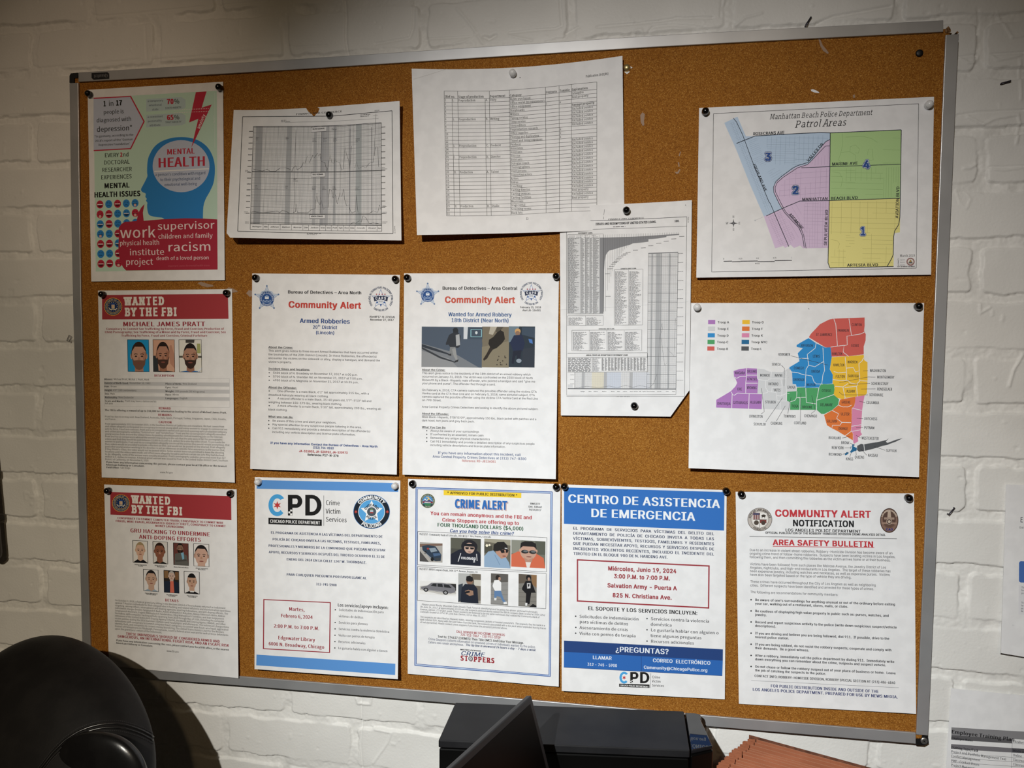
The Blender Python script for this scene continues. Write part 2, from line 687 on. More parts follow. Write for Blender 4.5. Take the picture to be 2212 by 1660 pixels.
    def line_st(self, pts, w, col, dz=0.14):
        """polyline of page points, w wide in drawing units"""
        P = []
        for i in range(len(pts) - 1):
            a, b = pts[i], pts[i + 1]
            n = max(1, int(math.hypot(b[0] - a[0], b[1] - a[1]) / 0.06))
            P += [(a[0] + (b[0] - a[0]) * k / n, a[1] + (b[1] - a[1]) * k / n) for k in range(n)]
        P.append(pts[-1])
        P = np.array(P)
        u, v = self.px(P[:, 0], P[:, 1])
        x = (u - self.ox) / self.sc; y = (v - self.oy) / self.sc
        self._ribbon(x, y, w, col, dz)

    def line(self, pts, w, col, dz=0.14):
        Q = []
        for i in range(len(pts) - 1):
            a, b = pts[i], pts[i + 1]
            n = max(1, int(math.hypot(b[0] - a[0], b[1] - a[1]) / 60))
            Q += [(a[0] + (b[0] - a[0]) * k / n, a[1] + (b[1] - a[1]) * k / n) for k in range(n)]
        Q.append(pts[-1])
        Q = np.array(Q, float)
        self._ribbon(Q[:, 0], Q[:, 1], w, col, dz)

    def _ribbon(self, x, y, w, col, dz):
        n = len(x)
        tx = np.gradient(x) if n > 2 else np.full(n, x[-1] - x[0]); ty = np.gradient(y) if n > 2 else np.full(n, y[-1] - y[0])
        # sharp corners: use the mean direction of the two neighbours
        L = np.hypot(tx, ty) + 1e-9
        nx, ny = -ty / L * w / 2, tx / L * w / 2
        X = np.concatenate([x + nx, x - nx]); Y = np.concatenate([y + ny, y - ny])
        s, t = self.st(X, Y)
        self.add(s, t, [[i, i + 1, n + i + 1, n + i] for i in range(n - 1)], col, dz)

    def hatch(self, pts, ang, gap, w, col, dz=0.12, jit=0.0, skip=0.0):
        """parallel lines inside an outline"""
        P = np.array(pts, float); q = math.radians(ang)
        d = np.array([math.cos(q), math.sin(q)]); nrm = np.array([-d[1], d[0]])
        h = P @ nrm; lo, hi = h.min(), h.max()
        k = lo + gap * 0.5
        while k < hi:
            xs = []
            for i in range(len(P)):
                a, b = P[i], P[(i + 1) % len(P)]
                ha, hb = a @ nrm - k, b @ nrm - k
                if (ha > 0) != (hb > 0):
                    r = ha / (ha - hb); xs.append((a + (b - a) * r) @ d)
            xs.sort()
            for i in range(0, len(xs) - 1, 2):
                x0, x1 = xs[i], xs[i + 1]
                if skip and random.random() < skip:
                    m = x0 + (x1 - x0) * random.uniform(.3, .7)
                    if random.random() < .5: x0 = m
                    else: x1 = m
                if x1 - x0 > 2:
                    self.line([tuple(d * x0 + nrm * k), tuple(d * x1 + nrm * k)], w, col, dz)
            k += gap * (1 + random.uniform(-jit, jit))

    def T(self, txt, x0, y0, x1, cap, col='#161616', f='A', b=0.0, serif=0, slant=0.0, dz=0.2, at=None, space=0.0):
        """one line of print: baseline starts at x0, y0 and ends at x1 (None: natural width); cap: letter height"""
        V, Fs, w = layout(txt, f, b, serif, slant, space)
        if not len(V): return
        s0, t0 = self.st(np.array(x0), np.array(y0)); s0 = float(s0); t0 = float(t0)
        u0, v0 = self.px(s0, t0)
        us, vs = self.px(s0 + 0.01, t0); ut, vt = self.px(s0, t0 + 0.01)
        pu = math.hypot(us - u0, vs - v0) / 0.01 / self.sc      # drawing units per page width
        pv = math.hypot(ut - u0, vt - v0) / 0.01 / self.sc
        if x1 is None:
            ds = w * cap / pu
        else:
            U1 = self.ox + x1 * self.sc
            s1 = s0 + (x1 - x0) / pu
            for _ in range(6):
                u1, _v = self.px(s1, t0); s1 += (U1 - float(u1)) / (pu * self.sc)
            ds = s1 - s0
        if at == 'c': s0 -= ds / 2
        s = s0 + V[:, 0] / w * ds
        t = t0 - V[:, 1] * cap / pv
        self.add(s, t, Fs, col, dz + .012 * V[:, 2])

    def TR(self, txt, x0, y0, x1, y1, cap, col='#161616', f='A', b=0.0, dz=0.2, slant=0.0, serif=0):
        """print along any direction, from (x0, y0) to (x1, y1)"""
        V, Fs, w = layout(txt, f, b, serif, slant)
        L = math.hypot(x1 - x0, y1 - y0); ex = np.array([(x1 - x0) / L, (y1 - y0) / L]); ey = np.array([ex[1], -ex[0]])
        X = x0 + V[:, 0] / w * L * ex[0] + V[:, 1] * cap * ey[0]
        Y = y0 + V[:, 0] / w * L * ex[1] + V[:, 1] * cap * ey[1]
        s, t = self.st(X, Y)
        self.add(s, t, Fs, col, dz + .012 * V[:, 2])

    def TC(self, txt, cx, cy, r, a0, a1, cap, col, f='A', b=0.0, dz=0.2, ky=1.0):
        """print on a circle; angles in degrees, counter-clockwise from +x. a0 > a1 reads over the top"""
        V, Fs, w = layout(txt, f, b, 0)
        sg = 1.0 if a0 > a1 else -1.0
        q = np.radians(a0 + (a1 - a0) * V[:, 0] / w)
        rr = r + sg * V[:, 1] * cap
        s, t = self.st(cx + rr * np.cos(q), cy - ky * rr * np.sin(q))
        self.add(s, t, Fs, col, dz + .012 * V[:, 2])

    def B(self, lines, x0, y0, y1, xr, cap, col='#202020', f='A', b=0.0, serif=0, ind=None, dz=0.2, slant=0.0, just=None):
        """a block of lines: first baseline at y0, last at y1 (at x0), the longest line ends at xr"""
        ws = [layout(l, f, b, serif, slant)[2] for l in lines]
        mw = max(w + ((ind or {}).get(i, 0)) * 0 for i, w in enumerate(ws))
        for i, l in enumerate(lines):
            if not l: continue
            y = y0 + (y1 - y0) * i / max(1, len(lines) - 1)
            dx = (ind or {}).get(i, 0)
            e = x0 + dx + (xr - x0) * ws[i] / mw
            if just and i in just: e = xr
            self.T(l, x0 + dx, y, e, cap, col, f, b, serif, slant, dz)

    def micro(self, x0, y0, x1, y1, rows, col='#555555', h=0.55, cols=1, dz=0.13, fill=0.85, ragged=True):
        """rows of print too small to read: each word a short stroke"""
        a, b, c, d = self.rect_st(x0, y0, x1, y1)
        dt = (d - b) / rows
        if rows <= 3: h *= .62
        V = []; Fs = []
        for r in range(rows):
            for k in range(cols):
                w0 = a + (c - a) * k / cols; w1 = a + (c - a) * (k + 1) / cols
                end = w0 + (w1 - w0) * (random.uniform(.45, 1.0) if ragged else 1.0) * 0.97
                x = w0
                while x < end:
                    L = (c - a) / cols * random.uniform(.06, .22)
                    e = min(x + L, end)
                    o = len(V); y = b + dt * r
                    V += [(x, y + dt * (.5 - h / 2)), (e, y + dt * (.5 - h / 2)), (e, y + dt * (.5 + h / 2)), (x, y + dt * (.5 + h / 2))]
                    Fs.append([o, o + 1, o + 2, o + 3])
                    x = e + L * (1 - fill) + (c - a) / cols * 0.015
        if V:
            V = np.array(V)
            self.add(V[:, 0], V[:, 1], Fs, col, dz)

    def done(self):
        for k, b in self.parts.items():
            if not b['V']: continue
            nm = k[0] if isinstance(k, tuple) else k
            o = mesh_obj(nm, wv(np.concatenate(b['V'])), b['F'], [ink(c) for c in b['mats']], self.root, fmat=b['M'])
            if nm in PART_LABELS and b.get('label') is None:
                pass
            if b.get('label'): o['label'] = b['label']
        return self.root


PART_LABELS = {}


class Pic:
    """a printed picture: page-aligned frame with its own 0..1 coordinates, drawn back to front"""

    def __init__(self, sh, name, x0, y0, x1, y1, bg, border=None, label=None, fresh=True):
        self.sh = sh
        if fresh: sh.fresh(name)
        else: sh.part(name)
        if label: sh.cur['label'] = label
        self.r = sh.rect_st(x0, y0, x1, y1)
        self.dz = 0.10
        self.k = (y1 - y0) / (x1 - x0)
        self.pol([(0, 0), (1, 0), (1, 1), (0, 1)], bg)
        self.border = border; self.w = (x1 - x0)

    def pol(self, pts, col):
        a, b, c, d = self.r
        self.dz += 0.012
        P = [(a + (c - a) * min(max(p[0], 0), 1), b + (d - b) * min(max(p[1], 0), 1)) for p in pts]
        Q = [P[0]]
        for p in P[1:]:
            if abs(p[0] - Q[-1][0]) + abs(p[1] - Q[-1][1]) > 1e-6: Q.append(p)
        if len(Q) > 2: self.sh.poly_st(Q, col, self.dz)
        return self

    def ell(self, u, v, ru, rv, col, a0=0, a1=360, n=22, rot=0.0):
        cs, sn = math.cos(math.radians(rot)), math.sin(math.radians(rot))
        pts = []
        for i in range(n + (a1 - a0 < 360)):
            q = math.radians(a0 + (a1 - a0) * i / n); x = ru * math.cos(q); y = -rv * math.sin(q)
            pts.append((u + x * cs - y * sn, v + x * sn + y * cs))
        return self.pol(pts, col)

    def bar(self, pts, w, col):
        for i in range(len(pts) - 1):
            (x0, y0), (x1, y1) = pts[i], pts[i + 1]
            L = math.hypot(x1 - x0, y1 - y0) + 1e-9; nx, ny = -(y1 - y0) / L * w / 2, (x1 - x0) / L * w / 2
            self.pol([(x0 + nx, y0 + ny), (x1 + nx, y1 + ny), (x1 - nx, y1 - ny), (x0 - nx, y0 - ny)], col)
        return self

    def edge(self, col='#111111', w=2.0):
        a, b, c, d = self.r
        self.sh.line_st([(a, b), (c, b), (c, d), (a, d), (a, b)], w, col, self.dz + 0.02)
        return self

    def face(self, cx, cy, rx, ry, skin, hair, shirt, dark='#241a14', beard=None, hairline=0.35, ears=True, tie=None, neck=True, tilt=0.0, shade_c=None):
        """head and shoulders, plain and small"""
        if shirt:
            self.pol([(cx - 1.9 * rx, 1), (cx - 1.75 * rx, cy + 1.75 * ry), (cx - .6 * rx, cy + 1.28 * ry), (cx + .6 * rx, cy + 1.28 * ry), (cx + 1.75 * rx, cy + 1.75 * ry), (cx + 1.9 * rx, 1)], shirt)
        if neck:
            self.pol([(cx - .55 * rx, cy + .6 * ry), (cx + .55 * rx, cy + .6 * ry), (cx + .6 * rx, cy + 1.3 * ry), (cx, cy + 1.55 * ry), (cx - .6 * rx, cy + 1.3 * ry)], shade_c or skin)
        if ears:
            self.ell(cx - 1.02 * rx, cy + .05 * ry, .16 * rx, .22 * ry, skin); self.ell(cx + 1.02 * rx, cy + .05 * ry, .16 * rx, .22 * ry, skin)
        self.ell(cx, cy - .12 * ry, 1.05 * rx, .98 * ry, hair)
        self.pol([(cx - .96 * rx, cy - .55 * ry * hairline * 2), (cx - .55 * rx, cy - ry * (1 - hairline)), (cx + .55 * rx, cy - ry * (1 - hairline)), (cx + .96 * rx, cy - .55 * ry * hairline * 2),
                  (cx + .98 * rx, cy + .15 * ry), (cx + .8 * rx, cy + .62 * ry), (cx + .42 * rx, cy + .96 * ry), (cx, cy + 1.04 * ry), (cx - .42 * rx, cy + .96 * ry), (cx - .8 * rx, cy + .62 * ry), (cx - .98 * rx, cy + .15 * ry)], skin)
        if shade_c:
            self.pol([(cx + .45 * rx, cy - .3 * ry), (cx + .95 * rx, cy - .3 * ry), (cx + .95 * rx, cy + .2 * ry), (cx + .78 * rx, cy + .62 * ry), (cx + .4 * rx, cy + .96 * ry), (cx + .55 * rx, cy + .3 * ry)], shade_c)
        if beard:
            self.pol([(cx - .97 * rx, cy + .1 * ry), (cx - .72 * rx, cy + .38 * ry), (cx - .3 * rx, cy + .36 * ry), (cx + .3 * rx, cy + .36 * ry), (cx + .72 * rx, cy + .38 * ry), (cx + .97 * rx, cy + .1 * ry),
                      (cx + .82 * rx, cy + .7 * ry), (cx + .4 * rx, cy + 1.05 * ry), (cx, cy + 1.12 * ry), (cx - .4 * rx, cy + 1.05 * ry), (cx - .82 * rx, cy + .7 * ry)], beard)
        for s in (-1, 1):
            self.pol([(cx + s * .18 * rx, cy - .14 * ry), (cx + s * .45 * rx, cy - .18 * ry), (cx + s * .70 * rx, cy - .12 * ry), (cx + s * .66 * rx, cy - .07 * ry), (cx + s * .42 * rx, cy - .12 * ry), (cx + s * .18 * rx, cy - .08 * ry)], dark)
            self.ell(cx + s * .42 * rx, cy + .05 * ry, .17 * rx, .055 * ry, dark)
        self.pol([(cx - .1 * rx, cy + .1 * ry), (cx + .1 * rx, cy + .1 * ry), (cx + .2 * rx, cy + .36 * ry), (cx - .2 * rx, cy + .36 * ry)], shade_c or '#b98f78')
        self.ell(cx, cy + .58 * ry, .34 * rx, .055 * ry, '#8a4f45')
        if tie:
            self.pol([(cx - .6 * rx, cy + 1.25 * ry), (cx + .6 * rx, cy + 1.25 * ry), (cx, 1)], '#e6e6e6')
            self.pol([(cx - .16 * rx, cy + 1.4 * ry), (cx + .16 * rx, cy + 1.4 * ry), (cx + .2 * rx, 1), (cx - .2 * rx, 1)], tie)
        return self


# ------------------------------------------------------------------ the painted brick wall, floor, desk
def vnoise(x, y, cell, seed):
    rs = np.random.RandomState(seed)
    g = rs.rand(257, 257)
    X = x / cell + 61.3; Y = y / cell + 83.7
    i = np.floor(X).astype(int); j = np.floor(Y).astype(int)
    fx = X - i; fy = Y - j
    fx = fx * fx * (3 - 2 * fx); fy = fy * fy * (3 - 2 * fy)
    i %= 256; j %= 256
    return (g[i, j] * (1 - fx) + g[i + 1, j] * fx) * (1 - fy) + (g[i, j + 1] * (1 - fx) + g[i + 1, j + 1] * fx) * fy


def sstep(a, b, x):
    t = np.clip((x - a) / (b - a), 0, 1)
    return t * t * (3 - 2 * t)


def near_line(X, Y, pts):
    d = np.full(X.shape, 1e9)
    for (x0, y0), (x1, y1) in zip(pts[:-1], pts[1:]):
        dx, dy = x1 - x0, y1 - y0
        k = np.clip(((X - x0) * dx + (Y - y0) * dy) / (dx * dx + dy * dy), 0, 1)
        d = np.minimum(d, np.hypot(X - x0 - k * dx, Y - y0 - k * dy))
    return d


def wall_height(X, Y):
    wob = lambda s, a: (vnoise(X, Y, 26, s) - .5) * a + (vnoise(X, Y, 9, s + 1) - .5) * a * .45
    Yb = Y + wob(1, 5.0); Xb = X + wob(5, 5.0)
    k = np.floor((Yb - 113.0) / 68.2)
    yb = Yb - (113.0 + 68.2 * k)
    off = np.where(k % 2 == 1, -737.0, -635.4)
    q = (Xb - off + 3.0 * np.sin(k * 2.1)) / 203.2
    xd = (q - np.round(q)) * 203.2            # distance from the head joint
    dx = np.abs(xd) - 6.0
    dt = 56.5 - yb
    db = yb
    # corners a little rounded
    r = 7.0
    a = np.minimum(dx, dt); b = np.minimum(dx, db)
    ct = np.where((dx < r) & (dt < r), r - np.hypot(r - dx, r - dt), a)
    cb = np.where((dx < r) & (db < r), r - np.hypot(r - dx, r - db), b)
    d = np.minimum(np.minimum(ct, cb), np.minimum(dx, np.minimum(dt, db)))
    side = np.minimum(np.minimum(dx, dt), ct)
    m = np.minimum(sstep(-.4, 1.0, np.minimum(db, cb)), sstep(-.8, 1.5, side))
    # joints smeared full of paint here and there, mostly high on the wall
    fill = sstep(.42, .70, vnoise(X, Y, 85, 21) * .62 + vnoise(X, Y, 24, 22) * .38 + .17 * sstep(150, 420, Y) * sstep(-420, -100, X) - .06)
    depth = 4.0 * (1 - .86 * fill) * (1 - .45 * sstep(-350, -700, X) * 0)
    rough = (vnoise(X, Y, 2.9, 31) - .5) * .75 + (vnoise(X, Y, 12, 32) - .5) * .5
    h = -depth * (1 - m) + rough * (1 - m) * 1.1
    h += (vnoise(X, Y, 70, 41) - .5) * 1.8 + (vnoise(X, Y, 14, 42) - .5) * .30 * m
    chips = vnoise(X, Y, 8, 51) * .6 + vnoise(X, Y, 30, 52) * .4
    h += -.9 * sstep(.83, .91, chips) + .7 * sstep(.83, .91, vnoise(X, Y, 6, 55) * .6 + vnoise(X, Y, 26, 56) * .4)
    return h


def px_wall(pts):
    return [tuple(bk(u, v, -16)[:2]) for u, v in pts]


def build_wall():
    xs = np.concatenate([np.arange(-1300, -850, 5), np.arange(-850, 700, 1.55), np.arange(700, 1101, 5)])
    ys = np.concatenate([np.arange(-1430, -780, 50), np.arange(-780, -640, 4), np.arange(-640, 590, 1.5), np.arange(590, 720, 4), np.arange(720, 1300, 45)])
    X, Y = np.meshgrid(xs, ys)
    H = wall_height(X, Y)
    for pts, w, a in (
            ([(988, 19), (1020, 58), (1047, 100)], 1.6, .9), ([(2154, 26), (2187, 80)], 1.2, .9), ([(2187, 81), (2212, 76)], 1.2, .9),
            ([(1765, 50), (1800, 36), (1850, 27), (1905, 17), (1925, 13)], 1.8, -1.6), ([(2082, 364), (2096, 363), (2110, 354)], 1.5, 1.1),
            ([(2118, 655), (2118, 677), (2140, 664)], 1.3, 1.0), ([(2180, 835), (2190, 800), (2212, 765)], 1.6, 1.2),
            ([(2204, 130), (2206, 215)], 1.4, .9), ([(2196, 310), (2204, 270), (2200, 250)], 1.4, 1.0),
            ([(745, 0), (748, 40), (746, 80), (751, 118)], 1.6, -1.8), ([(895, 0), (893, 60), (885, 82), (810, 95)], 1.3, -1.0),
            ([(780, 1505), (781, 1560), (779, 1610), (783, 1660)], 1.2, -1.2), ([(770, 1508), (774, 1520), (800, 1522), (803, 1506)], 1.8, 1.3),
            ([(800, 1570), (812, 1578), (845, 1585), (838, 1605), (820, 1630), (806, 1650)], 1.2, .9),
            ([(1400, 70), (1410, 58), (1445, 54), (1490, 56), (1520, 60), (1530, 68)], 1.5, -.9),
            ([(1587, 56), (1610, 38), (1645, 28)], 1.5, 1.0), ([(1100, 78), (1150, 88)], 1.4, .8), ([(1220, 73), (1240, 62), (1250, 58)], 1.5, -1.4),
            ([(1046, 80), (1058, 84), (1070, 77)], 2.2, -1.8),
            ([(915, 84), (950, 82), (1000, 80), (1022, 78)], 1.1, -.9), ([(980, 95), (1005, 88), (1022, 79)], 1.1, .9), ([(1100, 71), (1150, 66), (1200, 62), (1214, 56), (1211, 20), (1210, 0)], 1.2, -1.1),
            ([(1290, 58), (1330, 55), (1400, 48), (1440, 43), (1460, 39), (1540, 38)], 1.3, -1.2), ([(1370, 78), (1373, 66), (1384, 63), (1390, 76)], 1.1, .9), ([(1557, 36), (1559, 0)], 1.1, -1.0),
            ([(2072, 124), (2110, 118)], 1.2, -1.1), ([(2075, 126), (2092, 136), (2108, 134), (2117, 119)], 1.2, 1.0), ([(2140, 117), (2212, 113)], 1.1, -1.1), ([(2140, 118), (2155, 130), (2175, 126), (2205, 119)], 1.2, 1.0), ([(2067, 250), (2110, 243), (2212, 238)], 1.2, -1.1), ([(2090, 252), (2125, 269), (2150, 256), (2200, 247)], 1.4, 1.1),
            ([(2137, 362), (2212, 360)], 1.1, -1.1), ([(2140, 364), (2165, 368), (2210, 362)], 1.1, .9), ([(2112, 20), (2118, 45), (2113, 73)], 1.2, -1.1), ([(2064, 412), (2074, 440), (2088, 452), (2096, 430), (2080, 405)], 1.0, .6),
            ([(195, 30), (215, 35), (330, 25), (440, 14)], 1.2, -.9), ([(65, 72), (68, 140), (80, 147), (180, 140), (300, 128)], 1.2, -.9), ([(330, 128), (420, 122), (520, 112), (580, 106)], 1.2, -.9), ([(312, 50), (316, 128)], 1.1, -.8), ([(465, 10), (480, 11), (580, 2)], 1.1, -.8), ([(615, 96), (640, 102), (705, 97)], 1.1, -.9),
            ([(0, 151), (50, 148)], 1.1, -.9), ([(0, 249), (70, 247), (150, 245)], 1.1, -.7)):
        L = px_wall(pts)
        d = near_line(X, Y, L)
        H += 1.5 * a * np.exp(-(d / (.9 * w)) ** 2)
    Z = -16.0 + H
    nx, ny = len(xs), len(ys)
    V = wv(np.stack([X.ravel(), Y.ravel(), Z.ravel()], 1))
    I = np.arange(nx * ny).reshape(ny, nx)
    # nothing can be seen of the wall behind the board
    cx = (X[:-1, :-1] + X[1:, 1:]) / 2; cy = (Y[:-1, :-1] + Y[1:, 1:]) / 2
    keep = ~((cx > -590) & (cx < 470) & (cy > -380) & (cy < 370))
    F = np.stack([I[:-1, :-1], I[:-1, 1:], I[1:, 1:], I[1:, :-1]], -1)[keep]
    o = mesh_obj('wall_back', V, F.reshape(-1, 4).tolist(), M_PAINT, loc=W((0, -1430, -16)), smooth=True)
    tag(o, 'white painted brick wall behind the cork board', 'wall', kind='structure')
    # the body of the wall
    b = oriented_box('wall_back_body', (-1300, -1430, -140), (2400, 0, 0), (0, 2730, 0), (0, 0, 112), M_PAINT, loc=W((0, -1430, -80)))
    tag(b, 'solid brick behind the painted wall face', 'wall', kind='structure')


build_wall()
floor = oriented_box('floor', (-1300, -1430, -28), (2400, 0, 0), (0, 0, 3200), (0, -60, 0), noise_mat('grey_carpet', (.055, .053, .05), (.08, .078, .075), 60, .95), loc=W((0, -1430, 600)))
tag(floor, 'grey carpeted floor', 'floor', kind='structure')

DESK_Y = -690.0
desk = empty('desk', W((150, -1430, 260)), 'dark wooden desk standing against the wall under the board', 'desk')
M_WOOD = noise_mat('dark_wood', (.045, .026, .016), (.085, .05, .03), 12, .45)
oriented_box('desktop', (-180, DESK_Y - 30, -10), (930, 0, 0), (0, 30, 0), (0, 0, 520), M_WOOD, desk)
for x in (-165, 690):
    for z in (10, 450):
        oriented_box('leg', (x, -1430, z), (40, 0, 0), (0, 1430 + DESK_Y - 30, 0), (0, 0, 40), M_WOOD, desk)


# ------------------------------------------------------------------ the cork board
board = empty('bulletin_board', W((-60, 0, 0)), 'large framed cork bulletin board covered in pinned papers', 'bulletin board')
ck = [bk(u, v, 0) for u, v in ((162, 168), (900, 126), (2052, 62), (1992, 1598), (1540, 1560), (190, 1450))]
prism('cork_panel', [(p[0], p[1]) for p in ck], -12, 0, M_CORK, board)


def rail(outer, inner, z=3.2, lip=-14.5):
    n = len(outer)
    o = [bk(u, v, z) for u, v in outer]; i = [bk(u, v, z) for u, v in inner]
    V = [(p[0], p[1], z) for p in o] + [(p[0], p[1], z) for p in i] + [(p[0], p[1], lip) for p in o] + [(p[0], p[1], 0.15) for p in i]
    Fc = []
    for k in range(n - 1):
        Fc += [[k, n + k, n + k + 1, k + 1], [2 * n + k, k, k + 1, 2 * n + k + 1], [n + k, 3 * n + k, 3 * n + k + 1, n + k + 1], [3 * n + k, 2 * n + k, 2 * n + k + 1, 3 * n + k + 1]]
    e = n - 1
    Fc += [[0, 2 * n, 3 * n, n], [e, n + e, 3 * n + e, 2 * n + e]]
    ob = mesh_obj('frame_rail', wv(V), Fc, M_ALU, board)
    bm = bmesh.new(); bm.from_mesh(ob.data); bmesh.ops.recalc_face_normals(bm, faces=bm.faces); bm.to_mesh(ob.data); bm.free()
    bev(ob, .0006, 2)
    return ob


rail([(169, 156.3), (330, 146.7), (500, 136.5), (700, 123.5), (1050, 100.5), (1400, 77.7), (1600, 66.4), (2038, 43.5)],
     [(169, 177), (330, 168.3), (500, 158.6), (700, 146.2), (1050, 124), (1400, 102.2), (1600, 91.2), (2038, 68.6)])
rail([(149.8, 179.5), (154.2, 500), (157.4, 650), (169, 1100), (173.6, 1250), (179, 1455)],
     [(168.6, 178.5), (172.6, 500), (175, 650), (186.2, 1100), (190.3, 1250), (196.5, 1437)])
rail([(2071.6, 73), (2066.8, 170), (2048.3, 600), (2042, 750), (2009.3, 1500), (2005, 1590)],
     [(2043.2, 75), (2038.8, 170), (2021.8, 600), (2015.6, 750), (1983.3, 1500), (1979.5, 1588)])
rail([(180, 1456.5), (305, 1466), (560, 1485.2), (960, 1519), (1537, 1570.5), (1978.5, 1608)],
     [(197, 1437.5), (300, 1445.5), (560, 1465.5), (960, 1496.8), (1537, 1547.9), (1978.5, 1584.3)])


def bracket(outline, screw=None):
    pts = [bk(u, v, 1.5) for u, v in outline]
    o = prism('corner_bracket', [(p[0], p[1]) for p in pts], -13, 1.5, M_BLACK, board)
    o['label'] = 'black plastic frame corner'
    if screw:
        c = bk(screw[0], screw[1], 1.5)
        V = []; n = 16
        for r, z in ((4.2, 1.4), (4.2, 2.3), (3.0, 2.9)):
            V += [(c[0] + r * math.cos(2 * math.pi * k / n), c[1] + r * math.sin(2 * math.pi * k / n), z) for k in range(n)]
        Fc = [[a * n + k, a * n + (k + 1) % n, (a + 1) * n + (k + 1) % n, (a + 1) * n + k] for a in range(2) for k in range(n)] + [[2 * n + k for k in range(n)]]
        s = mesh_obj('screw', wv(V), Fc, mat('#9a9a98', rough=.35, metal=.8), o)
        for q in (0.5, 2.07):
            dx, dy = math.cos(q), math.sin(q)
            oriented_box('screw_slot', (c[0] - 2.6 * dx + .4 * dy, c[1] - 2.6 * dy - .4 * dx, 2.8), (5.2 * dx, 5.2 * dy, 0), (-.8 * dy, .8 * dx, 0), (0, 0, .25), M_BLACK, o)
    return o


bracket([(153, 158.5), (167.5, 157), (167.5, 168), (160, 169), (160, 178.5), (150, 179), (150, 164)])
bracket([(1979.5, 1597), (1991, 1597), (1992, 1591), (2004.8, 1591), (2006.5, 1606), (1997, 1611.5), (1979.5, 1610)], (1996, 1601))
M_TORN = noise_mat('torn_cork', (.12, .05, .012), (.34, .20, .09), 500, .9, bump=.5, bump_scale=400)
for pts in ([(2041, 66), (2045, 60), (2048, 57), (2052, 62), (2054, 68), (2050, 70), (2056, 73), (2042, 72)], [(2064, 71), (2067.5, 67.5), (2070.5, 71), (2068, 73)]):
    pp = [bk(u, v, 0) for u, v in pts]
    o = prism('broken_corner', [(p[0], p[1]) for p in pp], -12, 1.0, M_TORN, board); o['label'] = 'torn brown bits at the broken frame corner'
pl = [bk(u, v, 3.4) for u, v in ((199, 158.5), (233, 156.6), (235.7, 159), (236, 169.7), (202, 171.8), (199, 169))]
plate = prism('name_plate', [(p[0], p[1]) for p in pl], 3.2, 4.6, M_BLACK, board)


def flat_text(name, txt, p0, ex, ey, width, cap, m, parent, fk='A', bold=0.02):
    """raised lettering in the board frame: p0 origin, ex reading direction, ey up direction"""
    V, Fs, w = layout(txt, fk, bold, 0)
    ex = np.asarray(ex, float); ey = np.asarray(ey, float)
    P = np.asarray(p0, float) + (V[:, :1] / w * width) * ex + V[:, 1:2] * cap * ey
    nrm = np.cross(ex, ey)
    return mesh_obj(name, wv(P), Fs if nrm[2] > 0 or True else Fs, m, parent)


a = bk(232.5, 159.8, 4.7); b_ = bk(202.5, 161.6, 4.7)
ex = (b_ - a) / np.linalg.norm(b_ - a)
flat_text('lettering', 'Quartet', a, ex, np.array([-ex[1], ex[0], 0]), np.linalg.norm(b_ - a), 5.0, mat('#77777a'), plate, 'A', .03)


# ------------------------------------------------------------------ push pins, scraps, staples
def lathe(name, prof, c, m, parent, n=20, smooth=True):
    V = [];
    for r, z in prof:
        V += [(c[0] + r * math.cos(2 * math.pi * k / n), c[1] + r * math.sin(2 * math.pi * k / n), c[2] + z) for k in range(n)]
    k0 = len(prof)
    Fc = [[a * n + k, a * n + (k + 1) % n, (a + 1) * n + (k + 1) % n, (a + 1) * n + k] for a in range(k0 - 1) for k in range(n)]
    Fc += [[k for k in range(n)][::-1], [(k0 - 1) * n + k for k in range(n)]]
    return mesh_obj(name, wv(V), Fc, m, parent, smooth=smooth)


_dome = [(4.6, 5.4)] + [(4.75 * math.cos(q), 5.6 + 4.75 * math.sin(q)) for q in np.radians([10, 25, 40, 55, 70, 82, 89])]
_proto = {}


def pin(u, v, z, colour, label):
    c = bk(u, v, z + 6.0); c[2] = z
    grp = {'black': 'black push pins', 'white': 'white push pins'}[colour]
    r = empty('push_pin', W(c), label, 'push pin', grp)
    if colour not in _proto:
        m = M_PINBLACK if colour == 'black' else M_PINWHITE
        kids = [lathe('head', _dome, c, m, r),
                lathe('collar', [(4.3, 0.1), (4.6, .6), (4.6, 4.6), (4.35, 4.9), (4.35, 5.5)], c, m, r),
                lathe('needle', [(.1, -7.5), (.5, -6.5), (.5, .3)], c, mat('#b0b0b0', rough=.3, metal=1.0), r, 8)]
        _proto[colour] = kids
    else:
        for k in _proto[colour]:
            q = k.copy(); COL.objects.link(q); q.parent = r
    return r


def scrap(pts, label, z=0.05, th=.35, m=None):
    pp = [bk(u, v, z) for u, v in pts]
    c = np.mean(pp, 0)
    o = prism('paper_scrap', [(p[0], p[1]) for p in pp], z, z + th, m or M_PAPER, loc=W((c[0], c[1], z)))
    tag(o, label, 'scrap', 'paper remnants stuck on the cork')


